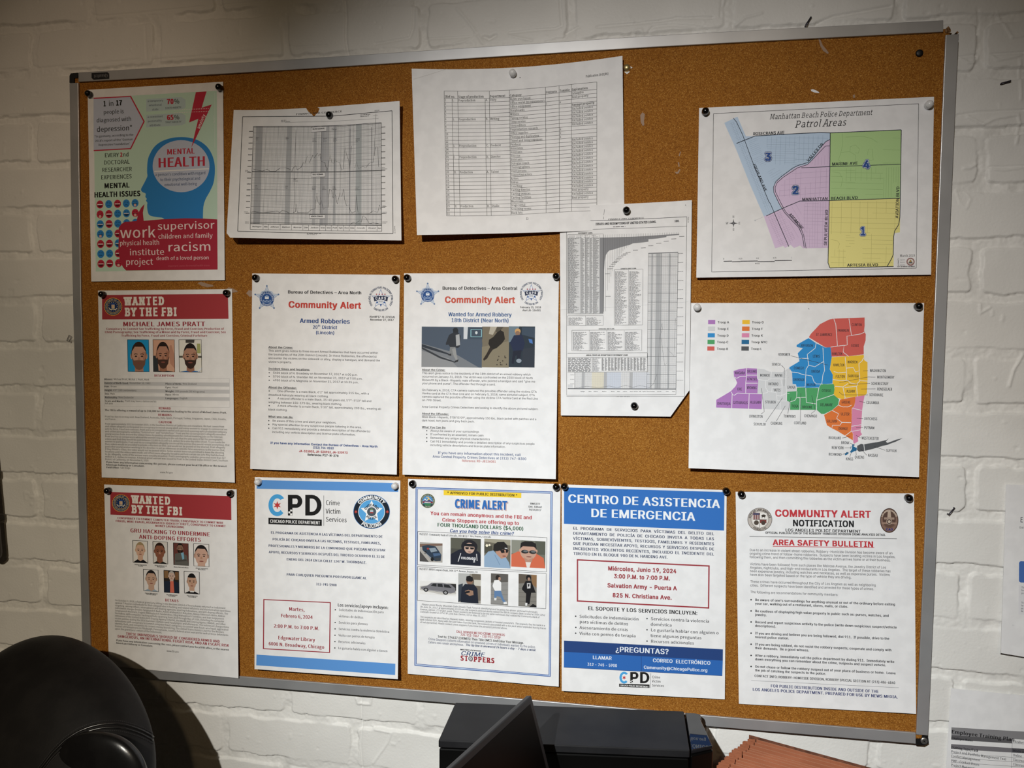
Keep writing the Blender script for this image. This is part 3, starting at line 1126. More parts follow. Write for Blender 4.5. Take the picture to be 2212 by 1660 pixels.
M_GLUE = mat('#a08672', rough=.8)
scrap([(1751, 194), (1756, 193), (1764, 196), (1770, 200), (1768, 201.5), (1759, 200), (1753, 197.5)], 'small white oval paper chip stuck on the cork above the patrol map')
scrap([(1768, 85), (1772, 86), (1777, 98), (1784, 106), (1790, 114), (1788, 117), (1778, 110), (1772, 100)], 'thin curved glue smear on the cork just below the top rail, right of centre', m=M_GLUE)
scrap([(1383, 249), (1388, 243), (1393, 247), (1391, 262), (1392, 271), (1388, 272), (1384, 264)], 'pale curved paper remnant on cork right of the tax table', m=M_GLUE)
scrap([(1457, 371), (1463, 372), (1467, 366), (1470, 366), (1466, 375), (1461, 376)], 'hooked pink paper remnant on cork above the loans chart', m=M_GLUE)
scrap([(1464, 351), (1467, 351), (1468, 360), (1466, 361)], 'tiny upright paper remnant just above the hooked one', m=M_GLUE)
scrap([(1469, 328), (1471, 328), (1468, 338), (1466, 337)], 'tiny slanted paper remnant highest above the loans chart', m=M_GLUE)
scrap([(427, 612), (434, 609), (447, 613), (460, 616), (462, 619), (448, 621), (436, 618)], 'brownish paper remnant between the two posters at upper left', m=M_GLUE)
scrap([(487, 626), (494, 621), (502, 623), (512, 628), (514, 631), (500, 633)], 'brownish remnant at top right corner of the three portrait wanted poster', m=M_GLUE)
scrap([(532, 634), (538, 627), (546, 629), (546, 639), (540, 642)], 'pale remnant left of the area north alert sheet', m=M_GLUE)
scrap([(1842, 206), (1846, 204), (1847, 211), (1843, 212)], 'little pale remnant at the upper edge of the patrol map', m=M_GLUE)
scrap([(1359, 141), (1366.5, 146.5), (1360, 149.5), (1359.5, 156.5), (1354, 160.5), (1349, 156), (1352, 146)], 'torn white paper corner held under the brass tack')

# the brass tack and the flat black tack
c = bk(1354, 145.5, 3.0); c[2] = .4
o = lathe('thumb_tack', [(.4, -7), (.55, -.2), (4.6, -.1), (5.0, .6), (4.7, 1.9), (3.9, 3.1), (2.6, 4.0), (1.2, 4.5), (.1, 4.6)], c, mat((.74, .60, .28), rough=.36, metal=.85), None)
tag(o, 'round brass thumb tack at right edge of the tax table', 'thumb tack')
c = bk(1987, 114, 2.0); c[2] = 0
o = lathe('thumb_tack', [(.4, -7), (.55, -.3), (4.2, -.2), (4.5, .6), (4.2, 1.6), (3.2, 2.2), (1.6, 2.5), (.1, 2.6)], c, mat('#0b0b0d', rough=.5), None)
tag(o, 'flat black thumb tack alone in the top right corner of cork', 'thumb tack')


def staple(u0, v0, u1, v1, label, r=.65, two=False):
    a = bk(u0, v0, -13.5); b = bk(u1, v1, -13.5)
    d = b - a; n = np.array([-d[1], d[0], 0]); n = n / np.linalg.norm(n)
    pts = [a + (0, 0, -4), a, b, b + (0, 0, -4)]
    if two: pts = [a + (0, 0, -4), a, b, b + n * 4.2, a + n * 4.2, a + n * 4.2 + (0, 0, -4)]
    o = tube('staple', pts, r, mat('#4b4850', rough=.35, metal=.7), None, W(a))
    tag(o, label, 'staple', 'staples in the brick wall')


staple(1741, 54, 1752, 37, 'bent metal staple in the wall above the top rail', 1.1)
staple(2163, 180.5, 2183, 175, 'dark metal staple in the wall right of the board, high up', 1.1)
staple(2050, 1112, 2062, 1098, 'dark metal staple in the wall right of the community bulletin', 1.0)
staple(149, 739, 154, 727, 'loose wire staple in the wall at the left of the board', .45, True)

# end of a dark brown bar reaching into the left edge of the picture
pts = [bk(-14, v, 10) for v in (1040, 1110, 1205)]
bar_top = bk(-22, 905, 10)
o = tube('hanging_bar', [(pts[2][0] - 16, bar_top[1], 8), (pts[2][0] - 4, pts[1][1], 8), (pts[2][0], pts[2][1] + 6, 8), (pts[2][0], pts[2][1], 8), (pts[2][0], pts[2][1] - 4, 8)], [9.5, 9.8, 10.2, 9.2, 4.5], mat('#1d0f08', rough=.4), None, W((pts[2][0], pts[2][1], 8)), seg=14)
tag(o, 'dark brown rounded wooden bar at far left edge of the wall', 'bar')
tube('bracket_peg', [(pts[2][0] - 14, pts[1][1] + 90, 4), (pts[2][0] - 14, pts[1][1] + 90, -17)], 4.0, mat('#1d0f08', rough=.4), o, seg=10)


# ------------------------------------------------------------------ the posters
def Q(tl, tr, br, bl):
    return [(0, *tl), (1, *tr)], [(0, *bl), (1, *br)]


# ---- mental health infographic
t_, b_ = Q((189.1, 194.2), (481.7, 176.7), (485.6, 605.5), (197.2, 608.5))
S = Sheet('poster', 'mint green and red mental health infographic with a blue head silhouette', t_, b_, (140, 140, .30111), (.4, .8, 2.6, 1.4))
RED, DRED, BLU, LAV, MINT = '#bf2d45', '#ab2a40', '#2f86cf', '#c3cce2', '#c5e3d3'
S.part('printed_ground'); S.poly([(206, 238), (1090, 186), (1096, 1470), (222, 1484)], MINT, .08)
S.cur['label'] = 'mint green printed ground'
S.part('arrow_box')
S.poly([(206, 240), (472, 226), (568, 408), (472, 604), (207, 617)], LAV, .11)
S.line([(206, 241), (472, 227)], 8, RED, .13); S.line([(470, 224), (569, 408)], 9, RED, .131); S.line([(569, 406), (470, 606)], 9, RED, .132); S.line([(474, 602), (207, 616)], 8, RED, .133)
S.part('statistic_text')
S.T('1', 277, 298, 297, 36, f='N', b=.09); S.T('in', 314, 296, 352, 36, f='N', b=.01); S.T('17', 367, 292, 413, 36, f='N', b=.09)
S.T('people is', 277, 355, 424, 29, f='N', b=.012); S.T('diagnosed with', 227, 414, 477, 29, f='N', b=.012); S.T('depression*', 228, 482, 486, 36, f='N', b=.012)
S.T('*in germany, according to the', 213, 522, 493, 15, f='N', b=.02); S.T("2018's report of the 'German", 217, 554, 489, 15, f='N', b=.02); S.T("Depression Foundation'", 240, 583, 466, 15, f='N', b=.02)
S.T('EVERY ', 285, 665, 396, 29, f='N', b=.02); S.T('2', 397, 660, 416, 29, RED, f='N', b=.08); S.T('nd', 417, 659, 460, 29, f='N', b=.02)
S.T('DOCTORAL', 279, 717, 466, 29, f='N', b=.015); S.T('RESEARCHER', 266, 770, 482, 29, f='N', b=.015); S.T('EXPERIENCES', 259, 823, 481, 29, f='N', b=.015)
S.T('MENTAL', 283, 886, 466, 34, f='N', b=.07); S.T('HEALTH ISSUES', 211, 952, 544, 36, f='N', b=.07)
S.part('statistic_box')
for yy, tx, n1, n2 in ((246, ('a temporary', 'emotional', 'state'), '70', 'STATE ANXIETY'), (360, ('a consistent', 'personality', 'attribute'), '65', 'TRAIT ANXIETY')):
    S.poly([(584, yy), (835, yy - 14), (866, yy + 4), (866, yy + 60), (840, yy + 74), (584, yy + 90)], '#bcd2d6', .10)
    xs = ((593, 706), (603, 696), (626, 672)) if n1 == '70' else ((593, 703), (595, 696), (607, 687))
    for (xa, xb), w, k in zip(xs, tx, range(3)): S.T(w, xa, yy + 22 + 30 * k, xb, 14, '#4a5670', f='N', b=.012)
    S.T(n1, 733, yy + 36, 783, 34, RED, f='N', b=.09); S.T('%', 784, yy + 34, 823, 34, f='N', b=.02)
    S.T(n2, 720, yy + 72 - (12 if n1 == '65' else 0), 836, 13, '#3c4658', f='N', b=.012)
S.part('head_silhouette')
S.cur['label'] = 'blue head silhouette facing left'
hd = [(715, 1110), (697, 1098), (650, 1092), (608, 1080), (594, 1050), (590, 1012), (592, 990), (582, 975), (588, 962), (578, 948), (580, 925), (554, 912), (547, 893), (558, 870), (575, 838), (592, 800), (590, 770), (593, 700), (606, 650), (640, 592), (690, 552), (760, 527), (830, 519), (900, 525), (968, 548), (1022, 590), (1056, 645), (1074, 710), (1076, 780), (1066, 850), (1040, 910), (1010, 965), (994, 1020), (991, 1110)]
sm = []
for i in range(len(hd) - 1):      # rounded back of the head, straight neck
    a, b, c, d = hd[max(i - 1, 0)], hd[i], hd[i + 1], hd[min(i + 2, len(hd) - 1)]
    for q in (0, .25, .5, .75):
        sm.append(tuple(.5 * (2 * b[j] + (c[j] - a[j]) * q + (2 * a[j] - 5 * b[j] + 4 * c[j] - d[j]) * q * q + (3 * b[j] - a[j] - 3 * c[j] + d[j]) * q ** 3) for j in (0, 1)))
S.poly(sm + [hd[-1]], BLU, .11)
S.part('head_circle'); S.ell(834, 728, 204, 187, LAV, .13, 48); S.poly([(642, 762), (1035, 742), (1035, 750), (642, 770)], '#f2f3f6', .15)
S.T('MENTAL', 732, 645, 934, 39, RED, f='N', b=.055); S.T('HEALTH', 668, 738, 1014, 68, RED, f='N', b=.06)
S.T("a person's condition with regard", 648, 799, 1010, 20, '#39507c', f='N', b=.015); S.T('to their psychological and', 684, 835, 972, 20, '#39507c', f='N', b=.015); S.T('emotional well-being', 714, 871, 949, 20, '#39507c', f='N', b=.015)
S.part('lightning_bolt'); S.poly([(940, 197), (1017, 191), (982, 308), (1054, 285), (908, 596), (958, 388), (892, 414)], RED, .17)
for yy in (321, 341):
    for k in range(21):
        x = 785 + k * 12.2; S.ell(x, yy + 4 - k * .55, 3, 3, '#f3e9ea', .19, 6)
S.TR('anxiety', 966, 462, 1010, 360, 22, '#f2dfe2', 'N', .05)
S.part('scale_text'); S.line([(1075, 200), (1076, 360)], 1.5, '#e8f2ec'); S.line([(1075, 425), (1076, 595)], 1.5, '#e8f2ec'); S.TR('100%', 1066, 362, 1067, 420, 13, '#e8f2ec', 'N', .01)
ic = {0: 'rbrbB', 1: 'RrbbR', 2: 'brbbb', 3: 'Bbr', 4: 'rrb', 5: 'bbr', 6: 'rrR'}
kinds = [[(RED, 'g'), (BLU, 's'), (RED, 'g'), (BLU, 's'), (BLU, 't')], [(RED, 't'), (RED, 'g'), (BLU, 's'), (BLU, 'g'), (RED, 't')], [(BLU, 'g'), (RED, 'g'), (BLU, 's'), (BLU, 's'), (BLU, 's')],
         [(BLU, 't'), (BLU, 's'), (RED, 'g')], [(RED, 'g'), (RED, 'g'), (BLU, 'g')], [(BLU, 's'), (BLU, 's'), (RED, 'g')], [(RED, 'g'), (RED, 'g'), (RED, 't')]]
for r, row in enumerate(kinds):
    for k, (cc, kd) in enumerate(row):
        x = 252 + 63 * k + r * 1.2; y = 1003 - 2.6 * k + 71 * r
        S.fresh('face_icon'); S.ell(x, y, 25, 29, cc, .10, 22)
        dk = '#5c1122' if cc == RED else '#173a5e'
        for e in (-9, 9):
            S.line([(x + e - 5, y - 10 + (2 if kd == 's' else 0)), (x + e + 5, y - 10 - (2 if e < 0 else -2))], 3.5, dk, .14)
        if kd == 'g':
            S.rect(x - 19, y - 2, x + 19, y + 3, '#f2e8ea', .15); S.ell(x, y + 4, 17, 16, dk, .14, 14, 180, 360)
        elif kd == 's':
            S.line([(x - 12, y + 15), (x - 6, y + 10), (x + 6, y + 10), (x + 12, y + 15)], 3.5, dk, .14)
        else:
            S.ell(x, y + 2, 17, 10, dk, .14, 14, 180, 360); S.rect(x - 8, y + 6, x + 8, y + 24, '#e6b7ad', .16)
S.part('speech_bubble'); S.cur['label'] = 'dark red speech bubble of words'
S.poly([(571, 1000), (560, 1062), (566, 1120), (700, 1109), (860, 1102), (1000, 1104), (1093, 1110), (1096, 1470), (440, 1477), (418, 1455), (392, 1405), (392, 1380), (384, 1330), (386, 1270), (388, 1210), (386, 1172), (404, 1144), (430, 1128), (515, 1122), (528, 1062), (548, 1025)], DRED, .18)
for w, x, y, x1, cp in (('work', 395, 1245, 653, 78), ('supervisor', 664, 1185, 1074, 52), ('children and family', 669, 1249, 1061, 32), ('physical health', 393, 1297, 680, 34), ('racism', 736, 1340, 1053, 62), ('institute', 463, 1368, 715, 44), ('project', 436, 1437, 634, 44), ('death of a loved person', 655, 1402, 1035, 25)):
    S.T(w, x, y, x1, cp, '#f0dfe1', f='N', b=.012, dz=.24)
S.T('important causes for mental health issues', 740, 1450, 1040, 12, '#c9606f', f='N', b=.01, dz=.24)
S.done()


# ---- the two wanted posters
def seal(S, cx, cy, r):
    S.fresh('seal'); S.cur['label'] = 'dark blue and gold round seal'
    S.star(cx, cy, r, '#d9a545', n=30, inner=.93, dz=.14); S.ell(cx, cy, r * .90, r * .90, '#1c3568', .15, 36); S.ring(cx, cy, r * .60, r * .64, '#c9a24a', .17)
    S.TC('DEPARTMENT OF JUSTICE', cx, cy, r * .68, 200, -20, r * .15, '#c9bd8f', 'A', .03, .18); S.TC('FEDERAL BUREAU OF INVESTIGATION', cx, cy, r * .83, 205, 335, r * .15, '#c9bd8f', 'A', .03, .18)
    S.rect(cx - r * .17, cy - r * .36, cx + r * .17, cy - r * .22, '#2a52a0', .18); S.rect(cx - r * .17, cy - r * .22, cx + r * .17, cy + r * .18, '#e7d9b0', .18)
    for k in (-.09, .05): S.rect(cx + r * k, cy - r * .22, cx + r * (k + .05), cy + r * .16, '#b23a3a', .19)
    S.line([(cx - r * .42, cy + r * .16), (cx - r * .28, cy + r * .32), (cx, cy + r * .26), (cx + r * .28, cy + r * .32), (cx + r * .42, cy + r * .16)], r * .09, '#e6dfc8', .185)
    for q in range(13): S.ell(cx + r * .47 * math.cos(q * .483), cy - r * .47 * math.sin(q * .483), r * .04, r * .04, '#d9c98c', .17, 6)


BAN = '#a6383e'
WRED = '#a03542'
t_, b_ = Q((211.7, 628.2), (501, 624.9), (507.2, 1043.2), (219.8, 1031.8))
S = Sheet('poster', 'wanted poster under a red banner with a row of three portraits', t_, b_, (190, 610, .27111), (.3, .5, 3.6, 1.4))
S.part('red_banner'); S.poly([(112, 102), (1115, 93), (1120, 292), (113, 297)], BAN, .08); S.cur['label'] = 'dark red heading banner'
S.part('banner_lettering'); S.T('WANTED', 291, 183, 620, 63, '#eee9e2', 'N', .09, 2, space=.02); S.T('BY THE FBI', 296, 270, 717, 64, '#eee9e2', 'N', .09, 2, space=.02); S.cur['label'] = 'white slab lettering'
seal(S, 200, 195, 74)
S.part('heading'); S.T('MICHAEL JAMES PRATT', 278, 352, 936, 36, WRED, 'V', .055)
S.T('Conspiracy to Commit Sex Trafficking by Force, Fraud and Coercion; Production of', 146, 380, 1083, 16, WRED, 'V', .05)
S.T('Child Pornography; Sex Trafficking of a Minor and by Force, Fraud and Coercion; Sex', 134, 405, 1099, 16, WRED, 'V', .05)
S.T('Trafficking by Force, Fraud and Coercion; Criminal Forfeiture', 266, 433, 951, 16, WRED, 'V', .05)
for w, x, y, x1 in (('DESCRIPTION', 528, 752, 686), ('REWARD', 563, 1013, 662), ('REMARKS', 559, 1065, 668), ('CAUTION', 563, 1123, 668)):
    S.fresh('section_heading').T(w, x, y, x1, 17, WRED, 'V', .06)
p = Pic(S, 'portrait_photo', 314, 458, 488, 714, '#1f9ad6'); p.face(.53, .5, .34, .40, '#c99b86', '#33241d', '#d9dfe6', beard='#7d5a4a', shade_c='#b58571', hairline=.30); p.edge('#222222', 3)
p = Pic(S, 'portrait_photo', 517, 458, 692, 715, '#d9a98f'); p.pol([(0, .5), (.2, .5), (.25, 1), (0, 1)], '#33383b'); p.face(.46, .48, .29, .38, '#b9866f', '#2a1c17', '#3d4347', beard='#4a3229', shade_c='#a37059', hairline=.28)
p.pol([(.78, .18), (.86, .17), (.98, .45), (1, .9), (.8, .75), (.74, .5)], '#c08d76').edge('#222222', 3)
p = Pic(S, 'portrait_photo', 724, 458, 907, 717, '#e8e6dc'); p.pol([(.0, .5), (1, .5), (1, .56), (0, .56)], '#55534b').pol([(.8, .12), (.95, .12), (.97, .42), (.8, .42)], '#a9ad70').pol([(.3, 0), (.7, 0), (.68, .1), (.3, .1)], '#4a4744')
p.face(.50, .5, .29, .36, '#b78a74', '#1d1613', '#2e6fb4', beard='#3a2a22', shade_c='#a1745f', hairline=.36); p.pol([(.8, .95), (1, .85), (1, .92), (.86, 1)], '#e5e9ee').edge('#222222', 3)
S.part('description_table')
for y in (794, 850, 908): S.poly([(130, y + 1), (1127, y + 10), (1128, y + 36), (131, y + 25)], '#c9cacd', .09)
for y in (766, 794, 823, 850, 880, 908, 936, 988): S.line([(130, y), (1128, y + (2 if y < 780 else 8 if y < 900 else 11))], 1.6, '#b9babd', .11)
S.line([(130, 766), (133, 988)], 1.6, '#b9babd', .11); S.line([(1126, 768), (1131, 998)], 1.6, '#b9babd', .11); S.line([(613, 796), (615, 990)], 1.4, '#c3c4c7', .11)
for a, w, x, y, xa, xb in (('Aliases:', 'Michael Pratt, Michal J. Pratt, Mark', 131, 780, 199, 488), ('Date(s) of Birth Used:', 'November 10, 1982', 132, 810, 325, 498), ('Hair:', 'Brown', 132, 837, 174, 230), ('Height:', '6\'0" (183 centimeters)', 133, 867, 195, 387), ('Sex:', 'Male', 134, 895, 171, 214),
                           ('Nationality:', 'New Zealander', 135, 924, 237, 365), ('Scars and Marks:', 'Pratt may have a tattoo on his', 135, 953, 288, 545), ('Place of Birth:', 'New Zealand', 617, 816, 748, 866), ('Eyes:', 'Hazel', 617, 845, 665, 719), ('Weight:', '209 pounds (95 kilograms)', 617, 876, 689, 932), ('Race:', 'White', 617, 903, 666, 725), ('Languages:', 'English', 617, 932, 725, 793)):
    S.T(a, x, y, xa, 13.5, '#1b1b1b', 'V', .05); S.T(w, xa + 6, y, xb, 13.5, '#3a3a3a', 'V', 0)
S.T('left arm', 136, 972, 199, 13, '#3a3a3a', 'V')
S.part('body_text')
S.T('The FBI is offering a reward of up to $50,000 for information leading to the arrest of Michael James Pratt.', 134, 1026, 1107, 14, '#1b1b1b', 'V', .05)
S.T('Pratt has ties to or may visit: New Zealand, Australia, Italy, Spain, Portugal, Turkey, Singapore, Japan, Chile, Croatia,', 134, 1077, 1102, 13.5, '#3a3a3a', 'V'); S.T('and France.', 135, 1097, 222, 13.5, '#3a3a3a', 'V')
S.B(['From approximately 2012 to October 2019, in the Southern District of California and elsewhere, Michael James Pratt', 'and others allegedly participated in a conspiracy to recruit young adult and minor women to engage in commercial sex', 'acts by force, fraud and coercion. Pratt and a co-conspirator owned and operated a pornography production company', 'and online pornography websites, "GirlsDoPorn" and "GirlsDoToys." Pratt and his co-conspirators allegedly recruited',
     'young women from around the United States by posting advertisements for clothed modeling jobs on the Internet.', 'Pratt and his co-conspirators advised the women responding to the ads that the jobs were in fact for pornographic', 'videos and that they would be paid between $3,000 to $5,000 U.S. dollars for a one-day video shoot. To persuade the', 'women to participate, Pratt and his co-conspirators allegedly convinced the women they would remain anonymous, that',
     'their videos would be provided to private collectors on DVD, and would not be posted on the Internet. Pratt allegedly', 'paid other young women working at his direction to act as references or provide false assurances to the women that,', 'if they filmed a video, the video would not be posted online. Some women were not permitted to leave the shooting', 'locations until the videos were made and others were allegedly forced to perform certain sex acts they had declined',
     "to do. Allegedly, some of the women were sexually assaulted. Pratt's pornography websites generated more than $17", 'million U.S. dollars in revenue. A federal arrest warrant was issued for Pratt in the United States District Court, Southern', 'District of California, on November 6, 2019.'], 136, 1135, 1417, 1128, 13.5, '#3a3a3a', 'V')
S.B(['If you have any information concerning this person, please contact your local FBI office or the nearest', 'American Embassy or Consulate.'], 144, 1440, 1461, 1105, 14, '#1b1b1b', 'V', .05)
S.T('Field Office:', 146, 1482, 250, 13.5, '#1b1b1b', 'V', .05); S.T('San Diego', 257, 1485, 338, 13.5, '#3a3a3a', 'V'); S.T('www.fbi.gov', 574, 1521, 676, 14, '#333333', 'V')
S.done()

t_, b_ = Q((224.9, 1047.2), (511.2, 1057.7), (515, 1465.9), (235.2, 1439.5))
S = Sheet('poster', 'wanted poster under a red banner with seven small portraits', t_, b_, (200, 1030, .2771), (.3, .5, 6.0, 4.0), base=1.0)
S.part('red_banner'); S.poly([(137, 120), (1080, 153), (1082, 340), (139, 297)], BAN, .08); S.cur['label'] = 'dark red heading banner'
S.part('banner_lettering'); S.T('WANTED', 306, 206, 617, 58, '#eee9e2', 'N', .09, 2, space=.02); S.T('BY THE FBI', 306, 284, 708, 60, '#eee9e2', 'N', .09, 2, space=.02); S.cur['label'] = 'white slab lettering'
seal(S, 221, 208, 71)
S.part('heading')
S.T('CONSPIRACY TO COMMIT COMPUTER FRAUD; CONSPIRACY TO COMMIT WIRE', 193, 331, 1021, 16, WRED, 'V', .06); S.T('FRAUD; WIRE FRAUD; AGGRAVATED IDENTITY THEFT; CONSPIRACY TO COMMIT', 180, 354, 1038, 16, WRED, 'V', .06); S.T('MONEY LAUNDERING', 489, 392, 714, 16, WRED, 'V', .06)
S.T('GRU HACKING TO UNDERMINE', 293, 435, 917, 30, WRED, 'V', .05); S.T('ANTI-DOPING EFFORTS', 363, 484, 846, 30, WRED, 'V', .05); S.fresh('section_heading'); S.T('DETAILS', 565, 973, 671, 20, WRED, 'V', .055)
ph = [(312, 498, 431, 676, '#e8e6e2', '#d9b39c', '#a8936f', '#15151a', None, .5, .42, .30, .33), (469, 506, 586, 683, '#dcdad6', '#8d5a44', '#2f1c14', '#24231f', None, .46, .43, .34, .36), (629, 517, 748, 695, '#6b3c36', '#8a6a5a', '#15110f', '#5b5a57', '#1c1512', .45, .24, .2, .22), (787, 523, 908, 704, '#eceaea', '#cda795', '#1b1719', None, None, .5, .52, .42, .44),
      (395, 723, 514, 899, '#eae9ea', '#c9a793', '#1d1a1c', '#9fb3c4', None, .52, .42, .34, .37), (555, 731, 674, 911, '#2b2521', '#cbb1a4', '#b5b2ad', '#1f2a3c', None, .52, .24, .2, .21), (713, 738, 834, 918, '#e6e5e6', '#c59f88', '#151314', '#17171a', None, .5, .45, .29, .34)]
nm = [('Dmitriy Sergeyevich', 'Badin', 328, 422), ('Artem Andreyevich', 'Malyshev', 484, 580), ('Alexey Valerevich Minin', '', 633, 748), ('Aleksei Sergeyevich', 'Morenets', 803, 899), ('Evgenii Mikhaylovich', 'Serebriakov', 408, 507), ('Oleg Mikhaylovich', 'Sotnikov', 575, 661), ('Ivan Sergeyevich', 'Yermakov', 735, 819)]
for k, (x0, y0, x1, y1, bg, sk, hr, sh, bd, cx, cy, rx, ry) in enumerate(ph):
    p = Pic(S, 'portrait_photo', x0, y0, x1, y1, bg)
    if k == 5: p.pol([(0, .02), (.3, .02), (.3, .35), (0, .35)], '#8a6a48').pol([(.75, .05), (1, .05), (1, .4), (.75, .4)], '#7d5a3c')
    p.face(cx, cy, rx, ry, sk, hr, sh, beard=bd, hairline=.30 if k not in (6,) else .5, tie='#141418' if k == 6 else None)
    if k == 2: p.pol([(.1, .5), (.5, .42), (.9, .55), (1, 1), (.05, 1)], '#62615d').pol([(.5, .45), (.68, .4), (.72, .7), (.6, .75)], '#7fb4cf').pol([(.1, .78), (.85, .72), (.9, .8), (.15, .86)], '#4d4c49')
    if k == 5: p.pol([(.42, .47), (.64, .47), (.68, 1), (.4, 1)], '#d9705c').pol([(.0, .5), (.4, .46), (.38, 1), (0, 1)], '#1f2a3c').pol([(.66, .46), (1, .52), (1, 1), (.7, 1)], '#1f2a3c')
    p.edge('#1a1a1a', 4)
    S.fresh('caption_text'); a, b2, xa, xb = nm[k]
    S.T(a, xa, y1 + 14, xb, 9, '#2a2a2a', 'V', .05)
    if b2: S.T(b2, (xa + xb) / 2, y1 + 26, None, 9, '#2a2a2a', 'V', .05, at='c')
S.part('body_text')
S.B(['On October 3, 2018, a federal grand jury sitting in the Western District of Pennsylvania returned an indictment', 'against 7 Russian individuals for their alleged roles in hacking and related influence and disinformation operations', 'targeting, among others, international anti-doping agencies, sporting federations, and anti-doping officials. The', 'indictment charges Dmitriy Sergeyevich Badin, Artem Andreyevich Malyshev, Alexey Valerevich Minin, Aleksei', 'Sergeyevich Morenets, Evgenii Mikhaylovich Serebriakov, Oleg Mikhaylovich Sotnikov, and Ivan Sergeyevich',
     'Yermakov, with computer hacking activity spanning from 2014 through May of 2018, including the computer', 'intrusions of the United States Anti-Doping Agency (USADA), the World Anti-Doping Agency (WADA), and other', 'victim entities during the 2016 Summer Olympics and Paralympics and afterwards. The indictment charges these', 'defendants with conspiracy to commit computer fraud, conspiracy to commit wire fraud, wire fraud, aggravated', 'identity theft, and conspiracy to commit money laundering. The United States District Court for the Western', 'District of Pennsylvania in Pittsburgh, Pennsylvania, issued a federal arrest warrant for each of these defendants', "upon the grand jury's return of the indictment."], 174, 971, 1193, 1076, 13.5, '#3a3a3a', 'V')
S.T('THESE INDIVIDUALS SHOULD BE CONSIDERED ARMED AND', 260, 1235, 993, 20, WRED, 'V', .055); S.T('DANGEROUS, AN INTERNATIONAL FLIGHT RISK, AND AN ESCAPE RISK', 195, 1255, 1064, 20, WRED, 'V', .055)
S.B(['If you have any information concerning this case, please contact your local FBI office, or the nearest', 'American Embassy or Consulate.'], 184, 1283, 1304, 1064, 13.5, '#1b1b1b', 'V', .05); S.T('www.fbi.gov', 577, 1366, 672, 14, '#333333', 'V')
S.done()


